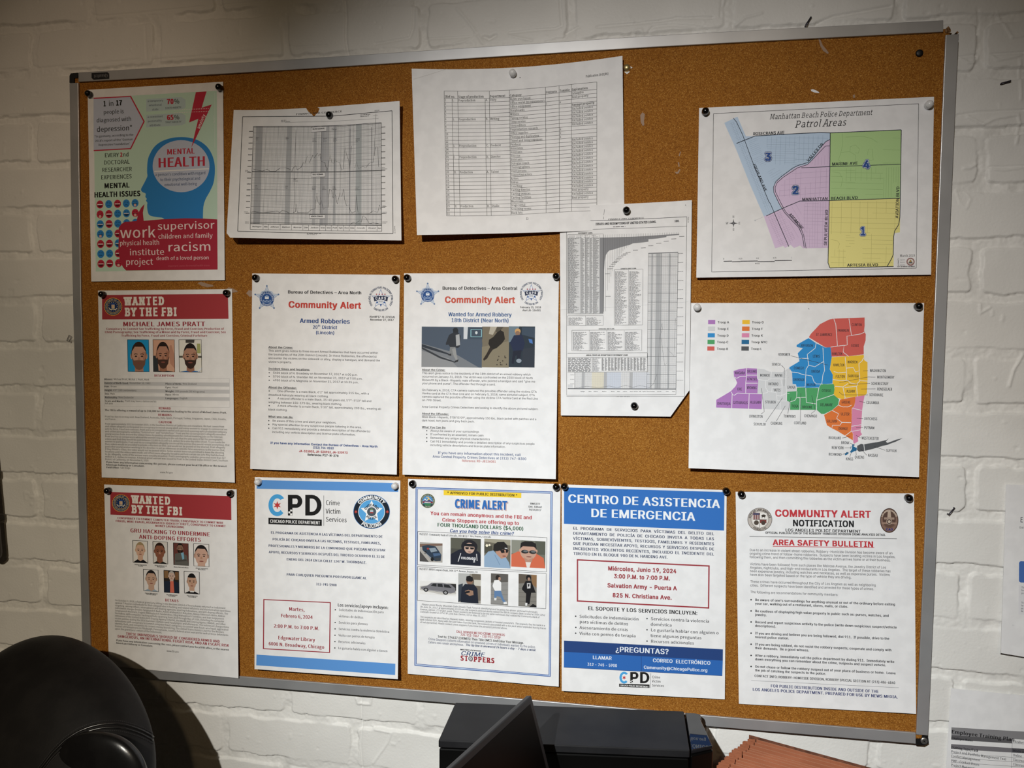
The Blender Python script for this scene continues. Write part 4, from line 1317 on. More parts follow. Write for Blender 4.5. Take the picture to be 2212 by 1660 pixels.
# ---- coinage chart, torn at the top
def coins():
    top = [(0, 504.8, 237.4), (.46, 665.5, 233.7), (.52, 690.5, 234), (1, 863.2, 218.3)]
    top = [(0, 504.8, 237.6), (.47, 672, 232.8), (.74, 771, 225.5), (1, 863.2, 218.3)]
    bot = [(0, 489, 513.6), (.5, 678, 517), (1, 867.2, 519.7)]
    out = [(0, 0), (.44, 0.0), (.455, .03), (.475, .05), (.486, .07), (.49, .068), (.50, .052), (.513, .04), (.515, .025), (.52, 0.012), (.508, 0), (1, 0), (1, 1), (.022, 1), (0, .965)]
    S = Sheet('poster', 'white sheet with grey coinage line chart, torn at its top edge', top, bot, (480, 210, .19877), (9, 13, 11, 22), base=2.2, outline=out)
    G, D = '#3c3d40', '#202124'
    S.part('chart_border'); S.line([(222, 212), (900, 207), (1200, 206), (1500, 178), (1846, 148)], 6, D); S.line([(1846, 148), (1856, 1482)], 6, D); S.line([(222, 212), (168, 1458)], 6, D); S.line([(168, 1458), (600, 1470), (1000, 1477), (1856, 1483)], 6, D)
    S.part('chart_grid')
    def gp(a, b):     # a: 0..1 across, b: 0..1 down the plot
        tx = np.interp(a, [0, .45, .7, 1], [340, 965, 1310, 1728]); ty = np.interp(a, [0, .45, .7, 1], [318, 316, 306, 276])
        bx = np.interp(a, [0, .5, 1], [306, 1010, 1733]); by = np.interp(a, [0, .5, 1], [1376, 1390, 1395])
        return (float(tx + (bx - tx) * b), float(ty + (by - ty) * b))
    A = [0, .12, .24, .36, .45, .52, .6, .7, .8, .9, 1]
    for a0, a1, c in ((.022, .073, '#b0b2b6'), (.262, .302, '#b8babd'), (.475, .50, '#c2c3c6'), (.533, .556, '#b0b1b6'), (.556, .595, '#c0c1c5'), (.632, .652, '#c0c2c5'), (.803, .848, '#b4babc'), (.752, .765, '#cbccd0')):
        S.poly([gp(a0, 0), gp((a0 + a1) / 2, 0), gp(a1, 0), gp(a1, .5), gp(a1, 1), gp(a0, 1), gp(a0, .5)], c, .09)
    for k in range(103):
        a = k / 102; S.line([gp(a, 0), gp(a, .33), gp(a, .66), gp(a, 1)], 2.0 if k % 10 else 3.2, '#8c8e92', .12)
    for k in range(86):
        b = k / 85; S.line([gp(a, b) for a in A], 2.0 if k % 5 else 3.4, '#8c8e92' if k % 5 else '#707276', .125)
    for b, w in ((0, 5), (.008, 3), (.464, 6), (.892, 6), (.985, 4), (1, 6)): S.line([gp(a, b) for a in A], w, D, .14)
    for a in (0, 1): S.line([gp(a, 0), gp(a, .5), gp(a, 1)], 5, D, .14)
    for a in (.333, .535, .64, .757, .925): S.line([gp(a, .04), gp(a, .5), gp(a, .88)], 4, '#55565a', .13)
    S.line([(306, 1376), (303, 1437)], 4, D); S.line([(1733, 1395), (1734, 1458)], 4, D); S.line([(303, 1437), (1010, 1452), (1734, 1458)], 4, D)
    for a in (.098, .14, .23, .318, .405, .45, .535, .58, .622, .67, .713, .757, .80, .885, .965):
        x, y = gp(a, 1); S.line([(x, y), (x - 1, y + 60)], 3, D)
    S.part('chart_curve'); S.cur['label'] = 'jagged thin chart lines'
    def curve(pts, w=4, c='#3a3b3e'): S.line(pts, w, c, .16)
    curve([(340, 785), (435, 803), (490, 785), (520, 806), (580, 806), (630, 770), (690, 768), (740, 786)])
    curve([(755, 808), (775, 765), (800, 745), (815, 790), (860, 760), (880, 712), (900, 720), (925, 640), (945, 716), (985, 630), (1000, 660), (1035, 610), (1050, 640), (1065, 615), (1075, 700), (1115, 710), (1140, 806)])
    curve([(1140, 800), (1160, 700), (1172, 625), (1190, 710), (1212, 720), (1225, 670), (1240, 700), (1275, 710), (1300, 800), (1315, 780), (1335, 545), (1350, 620), (1375, 690), (1385, 780), (1405, 530)], 3)
    curve([(1440, 770), (1460, 700), (1480, 780), (1530, 750), (1560, 770), (1600, 715), (1640, 710), (1655, 560), (1670, 180)], 3); curve([(1655, 640), (1665, 540), (1690, 540), (1700, 760)], 3)
    curve([(320, 1240), (420, 1255), (560, 1245), (600, 1240), (625, 1255), (655, 1230), (700, 1245), (730, 1262)]); curve([(770, 1255), (797, 1245), (800, 1160), (818, 1255), (930, 1258), (965, 1225), (1010, 1212), (1028, 1040), (1040, 1140), (1060, 1170), (1070, 1090), (1085, 1160), (1100, 1220), (1120, 1200), (1150, 1200), (1165, 1000), (1190, 1010), (1205, 1100), (1220, 980)], 3.5)
    curve([(1230, 1060), (1250, 1160), (1280, 1040), (1300, 1080), (1320, 1000), (1330, 1110), (1350, 1180), (1380, 1170), (1390, 1230), (1410, 1260), (1450, 1240), (1457, 1060), (1475, 1250)], 3.5); curve([(1475, 1262), (1600, 1265), (1640, 1235), (1690, 1255), (1710, 1170), (1725, 1220)], 3.5)
    curve([(1390, 1382), (1430, 1358), (1450, 1370), (1490, 1345), (1510, 1360), (1530, 1290), (1560, 1310), (1600, 1378), (1640, 1365), (1720, 1380)], 3.5)
    S.part('chart_caption')
    S.T('FINANCE AND COMMERCE', 800, 194, 1305, 17, '#202020', 'N', .02, 1)
    S.T('FINANCE', 800, 194, 973, 17, '#202020', 'N', .04, 1) if False else None
    for w, x, y, xb in (('SILVER COINAGE.', 972, 354, 1128), ('GOLD COINAGE.', 972, 848, 1113), ('MINOR COINAGE.', 957, 1303, 1112)):
        S.rect(x - 6, y - 26, xb + 4, y + 18, '#e3e3e5', .17); S.frame(x - 6, y - 26, xb + 4, y + 18, 4, D, .18); S.T(w, x + 10, y, xb - 12, 14, D, 'A', .06, dz=.22)
    names = ['Washington', 'Adams', 'Jefferson', 'Madison', 'Monroe', 'J.Q.Adams', 'Jackson', 'Van Buren', 'Harrison', 'Polk', 'Taylor', 'Pierce', 'Buchanan', 'Lincoln', 'Grant', 'Hayes']
    ed = [0, .098, .14, .23, .318, .405, .45, .535, .58, .622, .67, .713, .757, .80, .885, .965, 1]
    for k, n in enumerate(names):
        x0, y0 = gp(ed[k], 1); x1, y1 = gp(ed[k + 1], 1); w = (x1 - x0)
        S.T(n, x0 + w * .14, (y0 + y1) / 2 + 36, x1 - w * .14, 15, '#2a2a2c', 'N', .03, slant=.3)
    for k in range(15):
        y = 372 + k * 63.5; x = 338 - k * 1.9 * 1.4
        S.T('$8,000,000', x - 46, y + 4, x - 4, 8, D, 'A', .06); S.T('$8,000,000', 1732, 330 + k * 67, 1772, 8, D, 'A', .06)
    for x, y in ((390, 440), (715, 437), (1005, 455), (1120, 450), (1230, 455), (378, 965), (708, 968), (1000, 975), (1113, 975), (1222, 975), (1475, 455), (1470, 980), (800, 885)):
        S.micro(x - 24, y - 8, x + 26, y + 34, 3, '#444548', .5)
    for x, y, w in ((640, 255, 110), (250, 800, 70), (238, 1250, 70), (248, 1360, 60), (1735, 770, 70), (1742, 1180, 65), (1742, 1255, 65), (1740, 1360, 60), (1656, 148, 60), (1500, 195, 115), (920, 1486, 218), (1190, 340, 104)):
        S.micro(x, y - 10, x + w, y + 16, 2, '#444548', .5)
    S.line([(680, 275), (1200, 262), (1700, 232)], 2.5, '#77797d'); S.line([(1640, 200), (1690, 195)], 2.5, '#77797d')
    S.TR('PLATE 55', 1868, 1400, 1875, 1482, 12, '#444', 'N', .02) if False else S.TR('PLATE 55', 1866, 1400, 1872, 1482, 12, '#444444', 'N', .02)
    S.done()


coins()


# ---- production tax table
def taxes():
    top = [(0, 889.2, 148.4), (.3, 1030, 149.2), (.62, 1172, 141.5), (1, 1344.6, 120.7)]
    bot = [(0, 900.6, 508), (.5, 1124, 503.5), (1, 1349, 496)]
    S = Sheet('poster', 'white landscape page with a printed table of production categories and taxable columns', top, bot, (870, 100, .25904), (7, 9, -.6, 22), base=1.6)
    D = '#2c2c2c'
    S.part('table_rules')
    # column x at top and bottom of the table, row lines follow the curl of the page
    xt = [345, 410, 458, 686, 722, 889, 1190, 1304, 1406, 1618]; xb = [366, 432, 478, 702, 738, 902, 1196, 1308, 1408, 1618]
    bx = np.array([345, 722, 889, 1190, 1304, 1406, 1618.])
    def yl(x, k):          # k: 0 head top, 1..32 rows
        yh = np.interp(x, [345, 458, 722, 889, 1190, 1304, 1406, 1618], [373, 374, 373, 366, 342, 330, 318, 298])
        y1 = np.interp(x, [345, 458, 722, 889, 1190, 1304, 1406, 1618], [436, 438, 434, 427, 400, 388, 378, 360])
        ye = np.interp(x, [366, 478, 738, 902, 1196, 1308, 1408, 1618], [1415, 1416, 1413, 1408, 1390, 1384, 1378, 1372])
        return float(yh) if k == 0 else float(y1 + (ye - y1) * (k - 1) / 31.0)
    def colx(i, k): return xt[i] + (xb[i] - xt[i]) * (k / 32.0)
    for k in range(33):
        pts = []
        for i in range(len(xt)):
            if k and i in (1, 3) and False: continue
            x = colx(i, k); pts.append((x, yl(x, k)))
        S.line(pts, 2.6, '#4a4a4a', .12)
    for i in range(len(xt)):
        a = 0 if i not in (1, 3) else 1
        S.line([(colx(i, k), yl(colx(i, k), k)) for k in (a, 4, 8, 12, 16, 20, 24, 28, 32)], 2.8, '#3a3a3a', .125)
    S.part('table_text')
    def cell(i, k, w, xw, bold=.015, dx=4):
        x = colx(i, k) + dx; S.T(w, x, yl(x, k + 1) - 9, x + xw, 17.5, D, 'N', bold, 1)
    for i, w, xw in ((0, '1Ref no.', 88), (2, 'Stage of production', 214), (4, 'Department', 130), (5, 'Category', 98), (6, 'Footnote', 94), (7, 'Taxable', 86), (8, 'Explanation', 134)):
        x = colx(i, 0) + 4; S.T(w, x, yl(x, 1) - 7, x + xw, 19, D, 'N', .05, 1)
    cats = [('Rights purchased', 172), ('Office rental (no equipment)', 288), ('Office equipment', 176), ('Storyboards', 122), ('Writers', 75), ('Typing service', 148), ('Temp service', 130), ('Story editors', 130), ('Preproduction research', 230), ('Office supplies', 150), ('Printing and duplication', 240), ('Travel and living expenses', 268), ('Producer', 88), ('Associates', 105), ('Assistants', 98), ('Director', 82), ('Assistants', 98), ('Dialogue coach', 155), ('Choreographers', 158), ('Stunt persons', 132), ('Supporting actors', 175), ('Actors', 64), ('Extras', 62), ('Coaching', 94), ('Casting director', 160), ('Casting services', 162), ('Casting facilities', 168), ('Musicians', 102), ('Stage rental', 118), ('Screening rooms', 168), ('Back lots', 94)]
    for k, (w, xw) in enumerate(cats): cell(5, k + 1, w, xw)
    for k in range(31): cell(0, k + 1, str(k + 1), 11 if k < 9 else 24)
    for k, a, b, c, w, xw in ((1, 'I.', 'Preproduction', 'A.', 'Story', 54), (6, 'I.', 'Preproduction', 'B.', 'Writing', 76), (13, 'I.', 'Preproduction', 'C.', 'Producer', 88), (16, 'I.', 'Preproduction', 'D.', 'Director', 82), (20, 'II.', 'Production', 'A.', 'Talent', 66), (29, 'II.', 'Production', 'B.', 'Studio', 66)):
        cell(1, k, a, 13 if a == 'I.' else 20); cell(2, k, b, 144 if b[1] == 'r' and len(b) > 10 else 110); cell(3, k, c, 20); cell(4, k, w, xw)
    ex = {1: 'Intangible', 2: 'Real property', 4: 'Exempt property', 26: 'Real property', 28: 'Real property'}
    for k in (5, 6, 7, 8, 9, 13, 14, 15, 16, 17, 18, 19, 20, 21, 22, 23, 24, 25, 27): ex[k] = 'Excluded service'
    # the last column stands one row higher, as printed
    for k, w in ex.items():
        x = colx(8, k) + 4; y = yl(x, k + 1) - 9; S.T(w, x, y, x + {'Intangible': 100, 'Real property': 138, 'Exempt property': 188}.get(w, 176), 17.5, D, 'N', .05 if w[1] == 'x' and w[2] == 'e' else .015, 1)
    for k, w in ((3, '1'), (10, '2'), (29, '3')): cell(6, k, w, 10)
    for k in (3, 10, 11, 12): cell(7, k, 'x', 11)
    S.part('page_mark'); S.T('Publication 28 (5/05)', 1527, 260, 1716, 18, D, 'N', .045, 1); S.T('13', 1028, 1447, 1049, 18, D, 'N', .015, 1)
    S.ell(978, 261, 4, 4, '#222222', .12, 8)
    S.part('crease'); S.line([(90, 275), (215, 238), (365, 190)], 1.6, '#b9b7b2', .1)
    S.done()


taxes()


# ---- issues and redemptions sheet, one corner cut off
def loans():
    top = [(0, 1209.2, 445), (.5, 1352, 440.5), (1, 1494.6, 432.6)]
    bot = [(0, 1211.6, 897.9), (1, 1488.5, 901)]
    S = Sheet('poster', 'tall white sheet of dense loan charts with its lower right corner cut off', top, bot, (1195, 420, .30115), (.5, 1.5, 5, 2.2), base=3.6,
              outline=[(0, 0), (1, 0), (1, .877), (.855, 1), (0, 1)])
    D, G = '#242427', '#8a8c90'
    S.part('chart_border'); S.line([(95, 194), (500, 184), (959, 161)], 3, D); S.line([(959, 161), (942, 1449)], 2.4, D); S.line([(95, 194), (96, 1442), (880, 1437), (896, 420)], 2.2, D); S.line([(95, 256), (500, 245), (957, 228)], 2.2, D); S.line([(96, 1450), (942, 1450)], 1.8, D)
    S.part('heading'); S.T('FINANCE AND COMMERCE', 395, 184, 652, 9, D, 'N', .03, 1); S.T('ISSUES AND REDEMPTIONS OF UNITED STATES LOANS.', 305, 221, 740, 15, D, 'A', .05); S.T('1777.', 147, 227, 183, 15, D, 'A', .05); S.T('1880.', 870, 199, 905, 14, D, 'A', .05)
    S.T('GOVERNMENT LOANS.', 179, 283, 283, 8, D, 'A', .05); S.T('ALPHABETICAL INDEX TO LOANS.', 484, 537, 597, 6, D, 'A', .05); S.T('CHRONOLOGICAL INDEX TO LOANS.', 326, 969, 440, 6, D, 'A', .05); S.T('ANNUAL ISSUES AND REDEMPTIONS OF GOVERNMENT LOANS.', 236, 1159, 538, 9, D, 'A', .06)
    S.micro(430, 227, 610, 234, 1, '#555558', .6)
    S.part('loan_table'); S.frame(103, 290, 358, 857, 2.2, D); S.rect(104, 312, 357, 855, '#d6d7d9', .09); S.rect(335, 312, 357, 855, '#8b8c90', .10)
    for x in (196, 230, 262, 287, 334): S.line([(x, 292), (x, 856)], 1.4, '#55565a')
    for x0, x1, r in ((105, 194, 118), (198, 228, 118), (231, 261, 118), (264, 286, 118), (289, 333, 118)): S.micro(x0, 315, x1, 854, r, '#5c5d61', .55, ragged=True)
    S.micro(110, 296, 330, 310, 2, '#55565a', .5, 4)
    S.part('loan_bars'); S.cur['label'] = 'grey fan of hatched bars'
    S.poly([(359, 311), (600, 303), (904, 283), (904, 291), (812, 300), (812, 307), (750, 317), (683, 322), (683, 340), (645, 345), (571, 352), (550, 362), (520, 370), (470, 384), (430, 397), (404, 402), (388, 418), (376, 440), (369, 480), (364, 560), (361, 845), (359, 845)], '#85868a', .10)
    for k in range(44):
        x = 364 + k * 12.4; S.line([(x, 290 - k * .42), (x, 350 + 480 * math.exp(-k / 6.0) - k * 1.6 if k > 1 else 840)], 1.5, '#66676b', .12)
    for k, (x, y) in enumerate(((376, 733), (372, 571), (390, 535), (402, 518), (413, 502), (424, 491), (434, 483), (446, 471), (455, 461), (468, 450), (487, 437), (500, 428), (520, 417), (572, 401), (630, 385), (683, 369), (740, 352), (793, 337), (848, 320), (905, 303))): S.micro(x, y - 4, x + 36, y + 3, 1, '#333336', .7, ragged=False)
    S.part('index_table')
    for x0, y0, x1, y1, c, r in ((438, 541, 641, 937, 2, 70), (103, 872, 359, 940, 2, 11), (134, 976, 635, 1122, 4, 26)):
        S.frame(x0, y0, x1, y1, 2, D)
        for i in range(c):
            a = x0 + (x1 - x0) * i / c; b = x0 + (x1 - x0) * (i + 1) / c
            if i: S.line([(a, y0), (a, y1)], 1.4, '#55565a')
            S.micro(a + 6, y0 + 12, b - 8, y1 - 3, r, '#707175', .52)
    S.part('annual_table'); S.line([(103, 1140), (676, 1138)], 2, D); S.line([(103, 1170), (676, 1168)], 2, D); S.line([(277, 1170), (278, 1275)], 1.6, D); S.line([(103, 1276), (676, 1274)], 1.6, D); S.line([(676, 1138), (678, 1275)], 1.6, D)
    S.micro(106, 1174, 274, 1274, 15, '#5c5d61', .55, ragged=False); S.micro(282, 1172, 344, 1272, 14, '#707175', .52)
    for i in range(7):
        x = 348 + i * 46; S.micro(x, 1172, x + 20, 1266, 30, '#4c4d51', .7); S.micro(x + 22, 1174, x + 43, 1266, 30, '#6a6b6f', .7)
    S.part('tall_grid'); S.cur['label'] = 'tall finely ruled chart column'
    P = [(683, 424), (896, 416), (885, 1130), (880, 1398), (672, 1398), (676, 1130)]
    for x0, x1, c in ((735, 765, '#b6b8bb'), (768, 776, '#a9abae'), (700, 712, '#c4c6c9'), (825, 836, '#c0c2c5')): S.poly([(x0 + 4, 424), (x1 + 4, 421), (x1 - 6, 1396), (x0 - 8, 1396)], c, .085)
    S.hatch(P, 0, 6.6, 1.0, '#9c9ea2', .10); S.hatch(P, 90.5, 6.4, 1.0, '#9c9ea2', .105); S.hatch(P, 0, 65, 1.8, '#5c5d61', .11)
    S.line([(683, 424), (896, 416)], 6, '#77787c'); S.line([(683, 424), (672, 1398)], 1.6, D)
    for k in range(15): S.micro(894 - k * .7, 420 + k * 65, 934, 428 + k * 65, 1, '#4c4d51', .5, ragged=False)
    S.line([(712, 430), (700, 1390)], 1.4, '#66676b'); S.line([(840, 430), (826, 1390)], 1.6, '#4c4d51'); S.line([(745, 1390), (765, 1000), (780, 925), (785, 960), (770, 1005), (800, 1230), (815, 1210), (818, 1100), (835, 1130), (850, 1140), (866, 1165), (878, 890)], 1.4, '#66676b')
    S.part('low_grid')
    Lp = [(154, 1277), (676, 1275), (676, 1396), (150, 1398)]
    S.poly([(278, 1277), (365, 1277), (362, 1396), (276, 1396)], '#ece5cf', .08); S.poly([(384, 1277), (486, 1277), (486, 1396), (382, 1396)], '#d7deec', .08); S.poly([(560, 1277), (690, 1277), (690, 1396), (560, 1396)], '#dfe2ea', .08)
    for a in (205, 364, 548): S.poly([(a, 1277), (a + 22, 1277), (a + 20, 1396), (a - 2, 1396)], '#b9babd', .085)
    S.hatch(Lp, 0, 6.4, 1.0, '#a2a4a8', .10); S.hatch(Lp, 90, 6.4, 1.0, '#a2a4a8', .105)
    S.line([(154, 1277), (154, 1398)], 1.6, D); S.rect(104, 1391, 881, 1401, '#6f7074', .12)
    S.line([(160, 1390), (240, 1378), (330, 1388), (400, 1376), (460, 1388), (520, 1370), (570, 1386), (620, 1372), (690, 1386), (720, 1360), (745, 1290)], 1.6, '#55565a')
    for x, w in zip((196, 253, 288, 350, 414, 458, 498, 550, 576, 614, 638, 668, 697, 744, 807, 852), ('Washington', 'Adams', 'Jefferson', 'Madison', 'Monroe', 'Adams', 'Jackson', 'Buren', 'Harrison', 'Polk', 'Taylor', 'Pierce', 'Buchanan', 'Lincoln', 'Grant', 'Hayes')): S.T(w, x, 1418, x + 5 * min(len(w), 7) - 4, 6.5, '#33343a', 'N', .03, slant=.25)
    for y in (1297, 1328, 1360): S.micro(122, y - 4, 152, y + 4, 1, '#4c4d51', .5, ragged=False)
    S.micro(455, 1448, 566, 1455, 1, '#4c4d51', .5); S.rect(104, 1364, 140, 1386, '#d4d5d8', .12)
    S.part('page_mark'); S.line([(368, 108), (363, 150)], 2.2, '#555558'); S.line([(362, 160), (361, 180)], 2.6, '#333336'); S.ell(69, 101, 3, 3, '#333336', .12, 8); S.ell(949, 77, 3, 3, '#333336', .12, 8); S.TR('Plate 56', 966, 162, 965, 205, 7, '#555558', 'N', .02)
    S.part('fold_line'); S.line([(50, 830), (500, 806), (968, 772)], 1.6, '#c4c5c8', .09)
    S.done()


loans()


# ---- community alerts, north and central
def badge(S, cx, cy, r):
    """five-pointed badge star with a round seal"""
    S.fresh('badge_emblem'); S.cur['label'] = 'blue star badge'
    S.star(cx, cy, r, '#7d97bd', 5, .44, 90, .11); S.star(cx, cy, r * .93, '#c9d3e2', 5, .44, 90, .12); S.star(cx, cy, r * .72, '#9fb4d2', 5, .46, 90, .125)
    for q in range(5):
        a = math.radians(90 + 72 * q); S.ell(cx + r * .95 * math.cos(a), cy - r * .95 * math.sin(a), r * .07, r * .07, '#5f7ba6', .13, 8)
    S.poly([(cx - r * .55, cy - r * .30), (cx - r * .42, cy - r * .52), (cx, cy - r * .66), (cx + r * .42, cy - r * .52), (cx + r * .55, cy - r * .30), (cx + r * .40, cy - r * .18), (cx - r * .40, cy - r * .18)], '#b9c6da', .14)
    S.TC('POLICE', cx, cy + r * .05, r * .50, 125, 55, r * .11, '#4c648c', 'A', .04, .2)
    S.ell(cx, cy + r * .06, r * .56, r * .56, '#274f8f', .15, 30); S.ring(cx, cy + r * .06, r * .40, r * .43, '#aebfda', .17)
    S.TC('CITY OF CHICAGO', cx, cy + r * .06, r * .44, 200, -20, r * .09, '#c5d2e6', 'A', .03, .2); S.TC('INCORPORATED', cx, cy + r * .06, r * .53, 225, 315, r * .09, '#c5d2e6', 'A', .03, .2)
    S.rect(cx - r * .15, cy - r * .14, cx + r * .15, cy + r * .06, '#e1e7f0', .18); S.ell(cx, cy - r * .16, r * .1, r * .08, '#8ea6ca', .19, 10)
    for k in range(5): S.ell(cx - r * .26 + k * r * .13, cy + r * (.18 + .05 * (k % 2)), r * .06, r * .05, '#8ea6ca', .18, 8)
    S.line([(cx - r * .34, cy + r * .30), (cx + r * .34, cy + r * .30)], r * .05, '#8ea6ca', .18)


def caps(S, cx, cy, r, blk='#2b3550'):
    S.fresh('round_emblem'); S.cur['label'] = 'round star emblem with lettering'
    S.TC('CHICAGO ALTERNATIVE POLICING STRATEGY', cx, cy, r * .82, 218, -38, r * .15, '#5b6478', 'A', .05, .2); S.TC('TOGETHER WE CAN', cx, cy, r * .99, 232, 308, r * .15, '#5b6478', 'A', .05, .2)
    S.star(cx, cy, r * .80, '#8a9cc0', 5, .42, 90, .11); S.star(cx, cy, r * .68, '#f1f3f7', 5, .42, 90, .12); S.star(cx, cy + r * .2, r * .42, '#3a5f9e', 5, .5, 270, .125)
    S.ell(cx, cy + r * .2, r * .24, r * .22, '#e8ecf2', .13, 16)
    S.poly([(cx - r * .58, cy - r * .16), (cx - r * .3, cy - r * .22), (cx, cy - r * .24), (cx + r * .3, cy - r * .22), (cx + r * .58, cy - r * .16), (cx + r * .52, cy + r * .20), (cx + r * .25, cy + r * .11), (cx, cy + r * .08), (cx - r * .25, cy + r * .11), (cx - r * .52, cy + r * .20)], blk, .14)
    S.T('C A P S', cx - r * .42, cy + r * .05, cx + r * .42, r * .21, '#e9ecf2', 'A', .06, dz=.2)
    for k in range(4): S.star(cx - r * .33 + k * r * .22, cy - r * .36, r * .075, '#a3334a', 6, .5, 90, .15)
    S.micro(cx - r * .18, cy + r * .12, cx + r * .18, cy + r * .3, 2, '#44506a', .6, ragged=False, dz=.17)


CRED, CBLU, BLK = '#c4453c', '#2b4a87', '#1a1a1c'
t_, b_ = Q((544.9, 591), (863.9, 594.1), (857, 1026), (540.4, 1013.6))
S = Sheet('poster', 'community alert sheet about armed robberies in the 20th District', t_, b_, (520, 570, .28324), (.4, .5, 10, 7.5), group=None)
badge(S, 199, 263, 98); caps(S, 1068, 268, 96)
S.fresh('heading'); S.T('Bureau of Detectives \u2013 Area North', 359, 227, 922, 24, BLK, 'A', .035); S.T('Community Alert', 364, 334, 920, 47, CRED, 'A', .04)
S.fresh('subheading'); S.T('Armed Robberies', 451, 451, 834, 34, CBLU, 'A', .035); S.T('20', 549, 496, 587, 26, CBLU, 'A', .03); S.T('th', 588, 480, 607, 15, CBLU, 'A', .03); S.T('District', 619, 497, 736, 26, CBLU, 'A', .03); S.T('(Lincoln)', 571, 537, 717, 25, CBLU, 'A', .03)
S.fresh('date_line'); S.T('Alert#P17-N-270(CA)', 982, 411, 1177, 15, BLK, 'A', .03); S.T('November 27, 2017', 987, 434, 1168, 15, BLK, 'A', .03)
TX = '#36363a'


def und(S, w, x, y, x1, cap=15, b=.03, gap=5):
    S.T(w, x, y, x1, cap, BLK, 'A', b); S.line([(x, y + gap), (x1, y + gap + (x1 - x) * .01)], 2, BLK, .14)


S.fresh('body_text'); und(S, 'About the Crime:', 211, 644, 398)
S.B(['This alert gives notice to three recent Armed Robberies that have occurred within', 'the boundaries of the 20th District (Lincoln). In these Robberies, the offender(s)', 'encounter the victims on the sidewalk or alley, display a handgun, and demand the', "victim's property."], 211, 670, 755, 1062, 15, TX, 'A', .008)
S.fresh('body_text'); und(S, 'Incident times and locations:', 211, 808, 529)
for k, (w, x1) in enumerate((('5400 block of N. Broadway on November 17, 2017 at 6:00 p.m.', 892), ('5700 block of N. Sheridan Rd. on November 21, 2017 at 7:50 p.m.', 928), ('4900 block of N. Magnolia on November 21, 2017 at 10:35 p.m.', 898))):
    y = 839 + 28.5 * k; S.ell(217, y - 7, 4.5, 4.5, TX, .15, 10); S.T(w, 246, y, x1, 15, TX, 'A', .008)
S.fresh('body_text'); und(S, 'About the Offender:', 211, 950, 428)
for k, (x, w, x1) in enumerate(((280, 'One offender is a male Black, 6\'2" tall approximately 215 lbs., with a', 978), (211, 'dreadlock hairstyle wearing all black clothing.', 670), (280, 'A second offender is a male Black, 35-40 years old, 5\'7"-5\'10" tall and', 996), (211, 'weighing between 150-175 lbs., wearing black clothing.', 772), (280, 'A third offender is a male Black, 5\'10" tall, approximately 200 lbs., wearing all', 1070), (211, 'black clothing.', 356))):
    y = 979 + 28.1 * k; S.T(w, x, y, x1, 15, TX, 'A', .008)
    if x == 280: S.ell(217, y - 8, 4.5, 4.5, TX, .15, 10)
S.fresh('body_text'); und(S, 'What you can do:', 210, 1173, 399)
for k, (w, x1) in enumerate((('Be aware of this crime and alert your neighbors.', 730), ('Pay special attention to any suspicious people loitering in the area.', 923), ('Call 911 immediately and provide a detailed description of the offender(s)', 990), ('including any vehicle description and license plate information.', 875))):
    y = 1205 + 28.5 * k; S.T(w, 242 - k, y, x1, 15, TX, 'A', .008)
    if k < 3: S.ell(214, y - 7, 4.5, 4.5, TX, .15, 10)
S.fresh('contact_text'); S.T('If you have any information Contact the Bureau of Detectives \u2013 Area North', 226, 1374, 1044, 15.5, CBLU, 'A', .04); S.T('(312) 744-8263', 551, 1410, 710, 16, CBLU, 'A', .04); S.T('JA-515803, JA-520953, JA-520973', 444, 1437, 816, 16, '#a83038', 'A', .04); S.T('Reference: P17-N-270', 509, 1465, 747, 16, BLK, 'A', .04)
S.done()

t_, b_ = Q((872.9, 590.8), (1207.5, 590.8), (1200.6, 1035.6), (869.5, 1026))
S = Sheet('poster', 'community alert sheet with a strip of three dark surveillance pictures', t_, b_, (855, 570, .28922), (.4, .5, 14, 9))
badge(S, 238, 232, 89); caps(S, 1012, 222, 88)
S.fresh('heading'); S.T('Bureau of Detectives \u2013 Area Central', 348, 194, 909, 24, BLK, 'A', .035); S.T('Community Alert', 366, 291, 892, 45, '#c95a49', 'A', .04)
S.fresh('subheading'); S.T('Wanted for Armed Robbery', 392, 392, 866, 29, '#3f6091', 'A', .035); S.T('18th District (Near North)', 414, 436, 846, 29, '#3f6091', 'A', .035)
S.fresh('date_line'); S.T('February 15, 2018', 928, 332, 1085, 14, BLK, 'A', .03); S.T('Alert JB-136081', 946, 355, 1084, 14, BLK, 'A', .03)
p = Pic(S, 'surveillance_photo', 194, 470, 644, 777, '#4b5767', label='night picture of a walking person with a backpack')
p.pol([(0, .42), (.5, .62), (.95, 1), (0, 1)], '#787c82').pol([(0, .60), (.45, .78), (.6, 1), (0, 1)], '#8d8f92').pol([(0, .43), (.25, .55), (.45, .66), (.44, .69), (.22, .6), (0, .50)], '#2e343d').pol([(0, .50), (.3, .73), (.55, .86), (.56, .89), (.3, .78), (0, .55)], '#33373d').pol([(.69, 0), (.76, 0), (.75, .3), (.69, .3)], '#cfd3d8').pol([(.76, 0), (1, 0), (1, .3), (.75, .3)], '#3e4d5c')
p.bar([(.81, .06), (.985, .06), (.985, .24), (.81, .24), (.81, .06)], .012, '#8fc3cc').ell(.90, .14, .02, .04, '#cfd6da')
